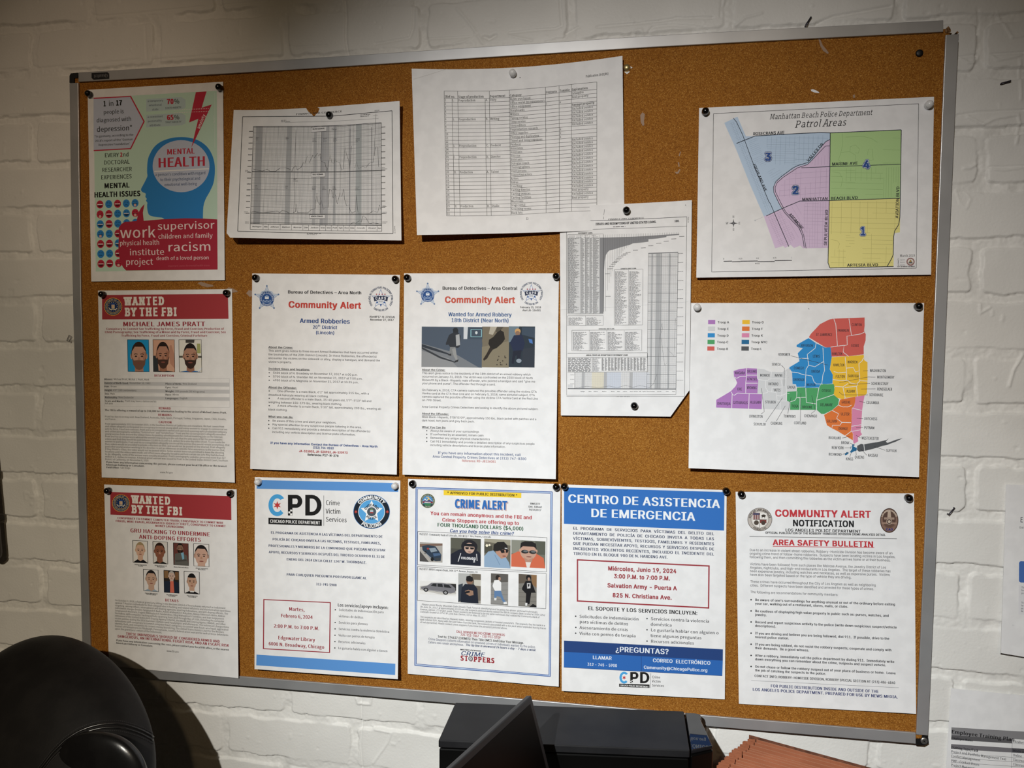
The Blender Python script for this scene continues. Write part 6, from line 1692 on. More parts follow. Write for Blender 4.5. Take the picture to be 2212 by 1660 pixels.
S.fresh('body_text'); S.B(['The suspects are described as Hispanic males, wearing sunglasses, jackets or hooded sweatshirts. The suspects fled the bank in a', 'dark colored SUV. Along with the cash taken from the bank, the suspects absconded with a dye pack which exploded leaving traces', 'of red dye behind. Please contact crime stoppers if you know the person(s) pictured above.'], 147, 1083, 1123, 1098, 13.5, IT, 'A', .01, slant=.22)
S.fresh('contact_text')
for w, x, y, x1, cp, c, b, sl in (('CALL DENVER METRO CRIME STOPPERS', 421, 1197, 789, 18, '#a3363e', .03, 0), ('720-913-7867 - 720-913-STOP', 453, 1221, 757, 18, '#a3363e', .03, 0), ('Text to: 274637 (CRIMES) Then Title DMCS And Enter Your Message.', 281, 1234, 933, 18, '#2c2c30', .03, 0), ('Crime Stoppers collects information on unsolved crimes or individuals wanted by the police.', 211, 1252, 1020, 17, '#3a4668', .01, 0), ('Callers can remain anonymous.', 208, 1276, 478, 17, '#3a4668', .01, 0), ('The tip line is answered 24 hours a day - 7 days a week', 492, 1296, 1020, 16, '#2a3b66', .035, .22)): S.T(w, x, y, x1, cp, c, 'A', b, slant=sl)
S.fresh('logo'); S.cur['label'] = 'blue and red slanted logo lettering'
S.T('METRO DENVER', 451, 1328, 606, 9, '#2c2c30', 'A', .05, slant=.2); S.T('CRIME', 453, 1366, 634, 32, '#27406e', 'A', .02, slant=.25)
S.T('STOPPERS', 453, 1406, 716, 36, '#9a2732', 'N', .085, serif=2); S.ell(529, 1392, 17, 19, '#c9c9cc', .26, 22); S.ring(529, 1392, 12, 17, '#55585c', .27, 24); S.line([(522, 1402), (536, 1380)], 4, '#8a8d90', .28)
S.done()


# ---- area safety bulletin
LR, LN = '#c23a42', '#27336b'
t_, b_ = Q((1589, 1063), (1974.6, 1066.7), (1978.9, 1542.9), (1596.1, 1521.2))
S = Sheet('poster', 'area safety bulletin with a bulleted list and two round seals at its top', t_, b_, (1575, 1045, .31022), (.4, .5, 7, 3))
S.fresh('seal'); S.cur['label'] = 'round grey city seal with a quartered shield'
cx, cy, r = 214, 251, 86
S.ell(cx, cy, r, r * .95, '#57504c', .10, 44); S.ell(cx, cy, r * .96, r * .91, '#bdb5ae', .105, 44); S.ring(cx, cy, r * .70, r * .73, '#5d5650', .11, 40, .95); S.ell(cx, cy, r * .70, r * .66, '#d8d3cd', .108, 40)
S.TC('CITY OF LOS ANGELES', cx, cy, r * .76, 172, 8, r * .15, '#3d3733', 'A', .06, .2, .95); S.TC('FOUNDED 1781', cx, cy, r * .92, 232, 308, r * .15, '#3d3733', 'A', .06, .2, .95)
S.poly([(cx - 48, cy - 48), (cx + 48, cy - 44), (cx + 48, cy + 20), (cx + 30, cy + 46), (cx, cy + 60), (cx - 30, cy + 42), (cx - 48, cy + 16)], '#e9e5e0', .12)
S.poly([(cx - 48, cy - 48), (cx, cy - 46), (cx, cy + 2), (cx - 48, cy)], '#7a4a4c', .13)
for k in range(4): S.line([(cx - 42 + 12 * k, cy - 34), (cx - 42 + 12 * k, cy)], 4, '#d9cfca', .14)
S.rect(cx - 46, cy - 46, cx - 4, cy - 32, '#4a4a66', .145); S.ell(cx + 26, cy - 26, 16, 9, '#3d352f', .14, 14); S.line([(cx + 16, cy - 20), (cx + 15, cy - 8)], 4, '#3d352f'); S.line([(cx + 34, cy - 20), (cx + 34, cy - 8)], 4, '#3d352f')
S.ell(cx - 24, cy + 22, 17, 17, '#4f463e', .14, 16); S.rect(cx, cy + 2, cx + 46, cy + 26, '#7d3f3c', .13); S.ell(cx + 24, cy + 24, 15, 15, '#4a3d36', .14, 14); S.line([(cx, cy - 46), (cx, cy + 58)], 3, '#4a4440', .15); S.line([(cx - 48, cy), (cx + 48, cy + 2)], 3, '#4a4440', .15)
S.fresh('badge_emblem'); S.cur['label'] = 'oval brown police badge'
cx, cy = 1115, 258
S.ell(cx, cy, 64, 86, '#4a352d', .10, 40); S.ell(cx, cy, 58, 79, '#83685c', .11, 40); S.ell(cx, cy - 8, 46, 58, '#57423a', .12, 34); S.poly([(cx - 14, cy - 10), (cx - 10, cy - 60), (cx, cy - 72), (cx + 10, cy - 60), (cx + 14, cy - 10)], '#b8a493', .13); S.rect(cx - 36, cy - 22, cx + 36, cy - 6, '#a08a7c', .14); S.rect(cx - 52, cy + 12, cx + 52, cy + 26, '#9a7f70', .13)
S.ell(cx, cy + 8, 20, 20, '#c7b5a4', .15, 22); S.ring(cx, cy + 8, 10, 17, '#4d3a33', .16); S.TC('LOS ANGELES POLICE', cx, cy - 4, 50, 160, 20, 9, '#d8c9b8', 'A', .04, .2, 1.2); S.T('CAD', cx - 23, cy + 69, cx + 25, 15, '#2c2f78', 'A', .05, slant=.1)
for k in range(3): S.line([(cx - 40 + 8 * k, cy + 34 + 7 * k), (cx + 40 - 8 * k, cy + 36 + 7 * k)], 4, '#6b5145', .14)
S.fresh('heading'); S.T('COMMUNITY ALERT', 320, 229, 991, 46, LR, 'A', .04); S.T('NOTIFICATION', 443, 296, 874, 42, '#232326', 'A', .04); S.T('LOS ANGELES POLICE DEPARTMENT', 392, 334, 918, 20, '#232326', 'A', .035); S.T('OFFICIAL PUBLICATION OF THE ROBBERY-HOMICIDE DIVISION CRIME ANALYSIS DETAIL', 252, 349, 1090, 13.5, '#232326', 'A', .04)
S.fresh('ruled_line'); S.line([(142, 369), (1168, 386)], 3, '#3b3b40')
S.fresh('subheading'); S.T('AREA SAFETY BULLETIN', 305, 428, 1008, 37, LR, 'A', .04); S.line([(304, 438), (1011, 447)], 4, LR)
BT = '#46464c'
S.fresh('body_text'); S.B(['Due to an increase in violent street robberies, Robbery-Homicide Division has become aware of an', 'ongoing crime trend of follow-home robberies.  Suspects have been locating victims in Los Angeles,', 'following them, and then committing the robberies as the victim arrives home or at their business.'], 143, 471, 520, 1158, 17, BT, 'A', .01)
S.fresh('body_text'); S.B(['Victims have been followed from such places like Melrose Avenue, the Jewelry District of Los', 'Angeles, nightclubs, and high-end restaurants in Los Angeles.  The target of these robberies has', 'been expensive jewelry, including watches and necklaces, as well as expensive purses.  Victims', 'have also been targeted based on the type of vehicle they are driving.'], 145, 569, 643, 1125, 17, BT, 'A', .01)
S.fresh('body_text'); S.B(['These crimes have occurred throughout the City of Los Angeles as well as neighboring', 'cities.  Different suspects have been identified and arrested for these types of crimes.'], 147, 691, 717, 1022, 17, BT, 'A', .01)
S.fresh('body_text'); S.T('The following are recommendations for community members:', 148, 764, 760, 17, BT, 'A', .01)
for y, rows in ((818, (("Be aware of one's surroundings for anything unusual or out of the ordinary before exiting", 1157), ('your car, walking out of a restaurant, stores, malls, or clubs.', 830))), (896, (('Be cautious of displaying high value property in public such as: purses, watches, and', 1113), ('jewelry.', 262))), (973, (('Record and report suspicious activity to the police (write down suspicious suspect/vehicle', 1168), ('descriptions).', 328))), (1051, (('If you are driving and believe you are being followed, dial 911.  If possible, drive to the', 1116), ('nearest police station.', 418))), (1128, (('If you are being robbed, do not resist the robbery suspects; cooperate and comply with', 1132), ('their demands.  Be a good witness.', 558))), (1206, (('After a robbery, immediately call the police department by dialing 911.  Immediately write', 1151), ('down everything you can remember about the crime, suspects and suspect vehicle.', 1094))), (1283, (('Do not chase or follow the robbery suspect out of your place of business or home.  Leave', 1161), ('the job of catching the suspects to the police.', 676)))):
    S.fresh('body_text'); S.ell(153, y - 8, 5.5, 5.5, '#2b2b30', .15, 10)
    for k, (w, x1) in enumerate(rows): S.T(w, 181, y + 26 * k, x1, 16.5, '#303036', 'A', .035)
S.fresh('contact_text'); S.T('CONTACT INFO: ROBBERY-HOMICIDE DIVISION, ROBBERY SPECIAL SECTION AT (213) 486-6840', 177, 1348, 1158, 16.5, '#303036', 'A', .035)
S.fresh('ruled_line'); S.line([(154, 1373), (1182, 1423)], 2.4, '#8a8a90')
S.fresh('footer_text'); S.T('FOR PUBLIC DISTRIBUTION INSIDE AND OUTSIDE OF THE', 290, 1420, 1042, 20, LN, 'A', .035); S.T('LOS ANGELES POLICE DEPARTMENT. PREPARED FOR USE BY NEWS MEDIA.', 164, 1444, 1176, 20, LN, 'A', .035)
S.done()


# ---- patrol map
t_, b_ = Q((1510.2, 233.3), (2017.7, 209.2), (2011.3, 593.6), (1504.2, 600.1))
S = Sheet('poster', 'police patrol map with blue, violet, green and yellow numbered areas', t_, b_, (1490, 190, .25907), (.4, .6, 4, 8))
S.fresh('border_line'); S.line([(198, 214), (1909, 132)], 3.4, '#333338'); S.line([(1909, 132), (1888, 1504)], 3.4, '#333338'); S.line([(198, 214), (183, 1536)], 3.4, '#333338'); S.line([(183, 1536), (1888, 1504)], 3.4, '#333338')
S.fresh('heading'); S.T('Manhattan Beach Police Department', 666, 262, 1522, 43, '#2b2b2f', 'N', .004, 1, slant=.25); S.T('Patrol Areas', 876, 332, 1305, 58, '#2b2b2f', 'N', .004, 1, slant=.25)
AB = [(288, 292), (398, 240), (468, 404), (545, 402), (640, 394), (900, 384), (1100, 374), (1171, 376), (1171, 430), (1128, 456), (1010, 615), (980, 636), (890, 660), (800, 720), (725, 780), (700, 830), (705, 880), (745, 960), (770, 1005), (705, 1035), (618, 1072), (500, 800), (390, 520)]
AV = [(1171, 430), (1170, 658), (1165, 930), (1153, 1335), (945, 1338), (920, 1315), (870, 1335), (840, 1310), (795, 1335), (780, 1318), (712, 1338), (618, 1072), (705, 1035), (775, 1003), (745, 960), (705, 880), (700, 830), (725, 780), (800, 720), (890, 660), (980, 636), (1010, 615), (1128, 456)]
AG = [(1171, 373), (1764, 350), (1756, 922), (1165, 938)]
AY = [(1164, 938), (1755, 920), (1752, 1205), (1706, 1212), (1700, 1230), (1700, 1488), (1168, 1501), (1155, 1470)]
for pts, c, l in ((AB, '#bdd2ea', 'pale blue map area'), (AV, '#dcc6e3', 'pale violet map area'), (AG, '#b0d191', 'light green map area'), (AY, '#ece493', 'pale yellow map area')):
    S.fresh('map_area'); S.cur['label'] = l; S.poly(pts, c, .08)
S.fresh('street_lines'); S.cur['label'] = 'thin grey street lines'
for pts, a, g, w, c in (([(640, 410), (1165, 392), (1165, 430), (1120, 460), (980, 610), (720, 650), (630, 470)], 92, 40, 1.8, '#8fa6bf'), ([(640, 420), (890, 410), (890, 640), (650, 600)], 1, 19, 1.6, '#93a9c2'), ([(890, 410), (1160, 400), (1110, 460), (970, 640), (830, 700), (890, 560)], 1, 42, 1.8, '#8fa6bf'),
                        ([(340, 285), (395, 300), (690, 1030), (640, 1050)], 68, 16, 1.5, '#93a9c2'), ([(330, 290), (370, 280), (660, 980), (620, 1000)], 157, 14, 1.5, '#93a9c2'), ([(480, 420), (560, 420), (640, 640), (540, 640)], 157, 15, 1.5, '#93a9c2'), ([(640, 690), (740, 660), (780, 720), (700, 790)], 150, 18, 1.5, '#93a9c2'),
                        ([(880, 690), (1160, 670), (1155, 920), (940, 930), (740, 900), (760, 800)], 92, 44, 1.8, '#b39dbd'), ([(880, 690), (1160, 670), (1155, 920), (940, 930), (740, 900), (760, 800)], -4, 48, 1.8, '#b39dbd'), ([(1020, 620), (1165, 480), (1165, 640), (1000, 650)], 92, 26, 1.6, '#b39dbd'), ([(960, 960), (1145, 950), (1130, 1330), (980, 1330), (930, 1180)], 91, 22, 1.5, '#b39dbd'), ([(960, 960), (1145, 950), (1130, 1330), (980, 1330), (930, 1180)], 1, 30, 1.5, '#b39dbd'), ([(650, 1080), (760, 1030), (880, 1250), (830, 1320), (740, 1310)], 66, 20, 1.5, '#b39dbd'), ([(650, 1080), (760, 1030), (880, 1250), (830, 1320), (740, 1310)], 156, 15, 1.4, '#b39dbd'), ([(790, 1040), (900, 960), (980, 1200), (900, 1250)], 60, 40, 1.5, '#b39dbd'),
                        ([(1180, 670), (1380, 665), (1380, 920), (1180, 930)], 1, 50, 1.6, '#86ab6c'), ([(1280, 670), (1610, 660), (1610, 770), (1280, 780)], 91, 42, 1.6, '#86ab6c'), ([(1610, 665), (1750, 660), (1745, 910), (1610, 915)], 91, 20, 1.6, '#86ab6c'), ([(1300, 700), (1610, 690), (1610, 910), (1300, 915)], 1, 44, 1.6, '#86ab6c'), ([(1610, 380), (1755, 370), (1750, 630), (1610, 635)], 1, 100, 1.6, '#86ab6c'),
                        ([(1170, 955), (1750, 940), (1745, 1200), (1170, 1220)], 1, 41, 1.7, '#b5ae68'), ([(1170, 955), (1750, 940), (1745, 1200), (1170, 1220)], 91, 73, 1.7, '#b5ae68'), ([(1440, 1220), (1690, 1215), (1690, 1480), (1440, 1485)], 1, 38, 1.7, '#b5ae68'), ([(1300, 1220), (1375, 1220), (1372, 1330), (1300, 1330)], 1, 22, 1.6, '#b5ae68'), ([(1175, 1350), (1300, 1345), (1300, 1490), (1175, 1490)], 91, 40, 1.6, '#b5ae68'), ([(1175, 1340), (1300, 1340), (1300, 1490), (1175, 1490)], 1, 46, 1.6, '#b5ae68'), ([(1440, 1220), (1700, 1215), (1690, 1480), (1440, 1485)], 91, 120, 1.6, '#b5ae68')):
    S.hatch(pts, a, g, w, c, .11, .12, .25)
for pts, c in (([(1300, 650), (1240, 600), (1260, 540), (1330, 530), (1380, 560), (1385, 620)], '#86ab6c'), ([(1335, 530), (1340, 490), (1380, 475), (1415, 510), (1405, 545), (1380, 540)], '#86ab6c'), ([(1480, 560), (1490, 510), (1525, 510), (1525, 560), (1530, 600), (1495, 610)], '#86ab6c'), ([(1270, 380), (1275, 470), (1255, 560)], '#86ab6c'), ([(1300, 410), (1450, 405), (1520, 425), (1565, 455)], '#86ab6c'), ([(1190, 700), (1250, 710), (1275, 760), (1260, 830)], '#86ab6c'), ([(1175, 1265), (1230, 1275), (1250, 1300), (1235, 1340)], '#b5ae68'), ([(545, 1105), (610, 1078)], '#b9bcc2')): S.line(pts, 2, c, .11)
S.ell(545, 1106, 7, 7, '#c9ccd2', .1, 10)
S.fresh('main_roads'); S.cur['label'] = 'thick dark road lines'; RD = '#232c3c'
for pts, w in (([(390, 463), (545, 401), (700, 392), (900, 381), (1095, 372), (1171, 375), (1764, 350)], 6), ([(1764, 350), (1757, 800), (1752, 1080), (1742, 1140), (1708, 1195), (1700, 1240), (1697, 1390), (1680, 1430), (1645, 1490)], 6), ([(1171, 375), (1168, 700), (1160, 1100), (1153, 1460), (1168, 1502)], 6), ([(1168, 1502), (1700, 1490)], 6), ([(363, 252), (390, 285), (440, 390), (540, 660), (660, 950), (672, 965), (725, 1090), (826, 1324)], 5), ([(1171, 430), (1135, 447), (1080, 510), (1020, 585), (985, 622), (900, 648), (860, 668), (760, 742), (715, 785), (698, 830), (702, 875), (745, 965), (790, 1040), (850, 1105), (910, 1165), (938, 1230), (955, 1332)], 5), ([(1171, 484), (1130, 486), (1010, 612), (980, 640), (900, 666), (780, 745), (728, 790), (712, 832), (716, 870), (757, 955), (800, 1035), (870, 1105), (925, 1165), (950, 1230), (970, 1338)], 4.5), ([(930, 666), (1170, 657), (1757, 637)], 5), ([(638, 1068), (705, 1036), (800, 993), (918, 944), (1162, 940), (1756, 921)], 5.5)): S.line(pts, w, RD, .15)
for w, x, y, x1, cp in (('ROSECRANS AVE', 528, 395, 791, 25), ('MARINE AVE', 1186, 648, 1401, 25), ('MANHATTAN', 937, 941, 1151, 24), ('BEACH BLVD', 1176, 934, 1402, 24), ('ARTESIA BLVD', 1312, 1491, 1572, 24)): S.fresh('road_name').T(w, x, y, x1, cp, '#1d222c', 'A', .035)
S.fresh('road_name').TR('VALLEY DR', 990, 618, 1118, 470, 24, '#1d222c', 'A', .03); S.fresh('road_name').TR('HIGHLAND AVE', 526, 640, 624, 868, 24, '#1d222c', 'A', .03); S.fresh('road_name').TR('ARDMORE', 824, 1058, 934, 1186, 25, '#1d222c', 'A', .03); S.fresh('road_name').TR('SEPULVEDA BLVD', 1143, 1314, 1154, 1016, 25, '#1d222c', 'A', .03); S.fresh('road_name').TR('AVIATION BLVD', 1739, 1087, 1748, 822, 25, '#1d222c', 'A', .03)
for w, x, y, x1, cp in (('3', 626, 607, 686, 64), ('2', 853, 885, 915, 64), ('4', 1446, 672, 1506, 66), ('1', 1422, 1229, 1470, 66)):
    S.fresh('area_number'); S.cur['label'] = 'dark blue outlined numeral'
    for q in range(8): S.T(w, x + 8 * math.cos(q * .785), y + 8 * math.sin(q * .785), x1 + 8 * math.cos(q * .785), cp, '#33538f', 'A', .06, dz=.20)
    for q in range(8): S.T(w, x + 4 * math.cos(q * .785), y + 4 * math.sin(q * .785), x1 + 4 * math.cos(q * .785), cp, '#e8edf4', 'A', .06, dz=.25)
    S.T(w, x, y, x1, cp, '#2f5093', 'A', .05, dz=.31)
S.fresh('compass_rose'); cx, cy = 364, 1129
S.star(cx, cy, 37, '#3b3b40', 4, .22, 90, .12); S.star(cx, cy, 18, '#77777c', 4, .3, 45, .13)
for w, x, y in (('N', 356, 1084), ('S', 357, 1191), ('W', 300, 1138), ('E', 406, 1138)): S.T(w, x, y, x + (22 if w == 'W' else 15), 19, '#3b3b40', 'A', .01)
S.fresh('scale_bar')
for k, (a, b, dy) in enumerate(((282, 352, 0), (352, 423, 4), (423, 566, -1), (566, 708, 3), (708, 851, -6))): S.line([(a, 1447 + dy), (b, 1445 + dy)], 6, '#2c2c30')
for w, x, x1 in (('0', 278, 287), ('0.25', 408, 438), ('0.5', 554, 576), ('0.75', 694, 722), ('1', 847, 853)): S.T(w, x, 1432 - (x - 280) * .018, x1, 12, '#3b3b40', 'N', .02)
S.T('Miles', 544, 1471, 585, 12, '#3b3b40', 'N', .02)
S.fresh('map_credit'); S.T('March 2023', 1752, 1409, 1879, 18, '#2f2f33', 'N', .01, 1)
for w, v, y in (('G', 'eographic', 1441), ('I', 'nformation', 1462), ('S', 'ystems', 1484)): S.T(w, 1733, y, 1745, 19, '#3b3b40', 'N', .01, 1); S.T(v, 1752, y - 3, 1796, 8, '#77777c', 'N', .01)
S.T('CITY OF MANHATTAN BEACH', 1730, 1495, 1876, 8, '#2f2f33', 'A', .06)
S.fresh('seal'); S.cur['label'] = 'small red ringed seal'; S.ell(1841, 1450, 34, 33, '#7c2f38', .12, 32); S.ell(1841, 1450, 25, 24, '#e6e0d8', .13, 28); S.ring(1841, 1450, 28.5, 30, '#d9c9c0', .135); S.poly([(1822, 1464), (1841, 1430), (1860, 1464)], '#6a6a6a', .14); S.poly([(1833, 1450), (1841, 1434), (1849, 1450)], '#c9a03c', .15)
S.done()


# ---- troop map
t_, b_ = Q((1492.3, 654.8), (1996.2, 654.8), (1985.1, 1031.4), (1487.4, 1011.9))
S = Sheet('poster', 'state map coloured by county troop with a colour key at upper left', t_, b_, (1480, 640, .24697), (.4, .6, 8, 15), base=1.0)
PU, GY, BL, GN, RE, YE, OR, PK, NB, DG = '#b07cc0', '#d3d5d8', '#2f8ed0', '#4fa468', '#d4625a', '#f2c238', '#e2793a', '#dd8bb0', '#226a98', '#55585c'
S.fresh('colour_key')
for k, (c, w, c2, w2, x2) in enumerate(((PU, 'Troop A', YE, 'Troop G', 688), (GY, 'Troop E', OR, 'Troop F', 682), (BL, 'Troop D', PK, 'Troop K', 681), (GN, 'Troop C', NB, 'Troop NYC', 720), (RE, 'Troop B', DG, 'Troop L', 672))):
    y = 208 + 58 * k; S.rect(201 - k * 1.7, y, 263 - k * 1.7, y + 38, c, .10); S.T(w, 284 - k * 1.7, y + 30, 385 - k * 2, 19, '#2c2c30', 'A', .03); S.rect(500 - k * 2, y, 565 - k * 2, y + 38, c2, .10); S.T(w2, 584 - k * 2, y + 30, x2, 19, '#2c2c30', 'A', .03)
REG = [('violet', PU, [(424, 655), (470, 640), (540, 630), (628, 634), (630, 720), (640, 735), (632, 850), (672, 855), (670, 990), (271, 975), (272, 908), (340, 868), (400, 832), (440, 790), (455, 760), (440, 722), (428, 712)]),
       ('light grey', GY, [(628, 634), (690, 640), (740, 662), (850, 665), (905, 630), (915, 628), (935, 670), (940, 772), (972, 780), (972, 834), (892, 838), (890, 915), (918, 930), (915, 995), (672, 988), (672, 855), (632, 850), (640, 735)]),
       ('bright blue', BL, [(1080, 367), (1145, 412), (1225, 450), (1272, 448), (1283, 530), (1265, 640), (1292, 690), (1288, 765), (1240, 770), (1188, 768), (1170, 800), (1055, 803), (975, 795), (968, 772), (940, 770), (935, 665), (915, 660), (912, 622), (960, 595), (1000, 570), (992, 530), (985, 500), (1030, 455), (975, 445), (975, 428), (1030, 395)]),
       ('green', GN, [(890, 838), (975, 832), (978, 796), (1055, 803), (1170, 805), (1190, 768), (1240, 772), (1302, 768), (1308, 830), (1298, 862), (1348, 905), (1340, 950), (1285, 998), (1215, 1032), (1190, 1030), (1150, 995), (918, 995), (920, 930), (890, 915)]),
       ('red', RE, [(1082, 360), (1100, 330), (1180, 245), (1260, 205), (1300, 197), (1570, 187), (1570, 260), (1565, 300), (1580, 335), (1578, 390), (1562, 440), (1562, 510), (1430, 525), (1280, 530), (1270, 450), (1225, 448)]),
       ('yellow', YE, [(1283, 534), (1430, 526), (1562, 514), (1566, 560), (1595, 580), (1595, 740), (1590, 850), (1575, 868), (1490, 880), (1395, 892), (1380, 905), (1330, 890), (1300, 862), (1308, 800), (1290, 762), (1292, 690), (1266, 640)]),
       ('orange', OR, [(1355, 905), (1490, 880), (1490, 905), (1480, 960), (1458, 985), (1456, 1110), (1450, 1180), (1468, 1205), (1467, 1262), (1400, 1222), (1330, 1180), (1290, 1160), (1240, 1130), (1215, 1040), (1285, 1000), (1340, 955)]),
       ('pink', PK, [(1492, 880), (1570, 868), (1560, 920), (1548, 1000), (1540, 1130), (1535, 1190), (1548, 1210), (1510, 1240), (1515, 1270), (1480, 1292), (1470, 1280), (1470, 1205), (1452, 1180), (1456, 1110), (1460, 985), (1482, 960)]),
       ('dark grey', DG, [(1505, 1310), (1540, 1292), (1562, 1298), (1600, 1290), (1680, 1278), (1760, 1260), (1782, 1245), (1755, 1275), (1770, 1285), (1848, 1256), (1905, 1243), (1840, 1275), (1790, 1293), (1770, 1302), (1730, 1310), (1650, 1335), (1570, 1355), (1520, 1362), (1503, 1345)]),
       ('deep blue', NB, [(1462, 1300), (1480, 1295), (1482, 1308), (1470, 1312), (1490, 1325), (1503, 1328), (1500, 1352), (1478, 1358), (1455, 1372), (1440, 1365), (1455, 1345), (1460, 1330)])]
for nm_, c, pts in REG:
    S.fresh('map_region'); S.cur['label'] = nm_ + ' troop region'; S.poly(pts, c, .08)
S.poly([(1395, 1385), (1412, 1365), (1432, 1370), (1425, 1382), (1402, 1394)], NB, .08); S.poly([(1448, 1318), (1455, 1310), (1452, 1330), (1445, 1340)], NB, .08)
S.fresh('county_lines'); S.cur['label'] = 'white county boundary lines'
for pts in ([(538, 630), (536, 700), (530, 760), (530, 850)], [(538, 692), (628, 692)], [(430, 708), (450, 720), (480, 704), (536, 702)], [(532, 762), (634, 762)], [(403, 838), (415, 862), (430, 868), (460, 848), (528, 852), (672, 856)], [(411, 860), (407, 985)], [(560, 854), (556, 988)], [(755, 660), (750, 724), (885, 724)], [(640, 730), (725, 742), (730, 726), (750, 726)], [(705, 742), (704, 800), (725, 835), (720, 845), (680, 850), (675, 988)], [(725, 836), (795, 842), (800, 870), (835, 875), (890, 850)], [(757, 836), (760, 800), (850, 795), (845, 870)], [(838, 728), (850, 795)], [(885, 660), (880, 780), (890, 850), (912, 852)], [(800, 872), (805, 915), (888, 918)], [(832, 918), (830, 990)], [(888, 850), (888, 918)],
            [(1145, 412), (1138, 455), (1100, 485), (1068, 510), (1080, 605)], [(1000, 545), (1080, 545)], [(1205, 450), (1212, 570), (1220, 650), (1205, 690), (1195, 770)], [(1080, 605), (1135, 618), (1212, 572)], [(1080, 605), (1058, 640), (1055, 690), (1110, 700), (1125, 745), (1145, 768), (1205, 770)], [(915, 662), (985, 670), (1010, 680), (1045, 690), (1055, 690), (1050, 795), (975, 797)],
            [(1300, 197), (1318, 250), (1332, 435)], [(1433, 197), (1455, 345), (1415, 350), (1418, 428), (1390, 432)], [(1455, 345), (1540, 330), (1578, 310)], [(1272, 446), (1390, 430), (1382, 490), (1430, 528)],
            [(1400, 535), (1412, 665), (1408, 738)], [(1300, 660), (1340, 672), (1412, 665)], [(1410, 630), (1470, 625), (1490, 665), (1520, 655), (1526, 690), (1528, 740), (1595, 744)], [(1562, 540), (1545, 570), (1520, 590), (1522, 660)], [(1290, 730), (1350, 738), (1425, 738), (1445, 760), (1500, 770), (1528, 742)], [(1310, 790), (1380, 795), (1425, 765)], [(1380, 795), (1400, 892)], [(1395, 800), (1500, 790), (1510, 770)], [(1500, 790), (1506, 880)],
            [(977, 834), (975, 888), (1055, 886)], [(1055, 803), (1060, 930), (1120, 940), (1150, 945), (1150, 995)], [(920, 925), (960, 912), (975, 888), (1005, 892), (1003, 995)], [(1170, 805), (1150, 910), (1148, 995)], [(1150, 912), (1220, 890), (1300, 862)],
            [(1342, 955), (1380, 970), (1425, 970), (1455, 955)], [(1285, 1000), (1342, 1030), (1325, 1070), (1370, 1105), (1450, 1108)], [(1370, 1105), (1355, 1130), (1288, 1130), (1285, 1150)], [(1400, 1222), (1450, 1185)], [(1460, 980), (1545, 1000)], [(1456, 1140), (1540, 1125)], [(1452, 1185), (1535, 1170)], [(1562, 1290), (1570, 1355)]):
    S.line(pts, 5, '#ecedf0', .11)
S.line([(1350 + 0, 905), (1345, 925), (1342, 955)], 5, '#ecedf0', .11)
S.fresh('leader_lines')
for pts in ([(922, 522), (1250, 604)], [(842, 605), (868, 632), (864, 788)], [(1600, 653), (1556, 655)], [(1665, 709), (1600, 708), (1347, 758)], [(1617, 763), (1430, 775)], [(1665, 812), (1538, 814)], [(1600, 864), (1375, 864), (1347, 840)], [(1575, 932), (1522, 920)], [(1557, 1072), (1500, 1069)], [(1557, 1150), (1495, 1153)], [(1533, 1240), (1495, 1219)], [(1372, 1242), (1442, 1228)], [(1440, 1285), (1480, 1305)], [(1394, 1329), (1452, 1328)], [(1377, 1386), (1425, 1366)], [(1440, 1410), (1452, 1372)], [(1497, 1390), (1490, 1340)], [(1588, 1392), (1535, 1335)], [(1750, 1350), (1650, 1314)], [(668, 806), (692, 1012), (664, 1032)], [(852, 890), (705, 1102)], [(876, 960), (798, 1094)], [(926, 885), (898, 1028)], [(1013, 848), (1007, 1094)], [(1107, 870), (1138, 1002), (1102, 1028)]): S.line(pts, 3, '#3a3b40', .15)
S.fresh('county_names')
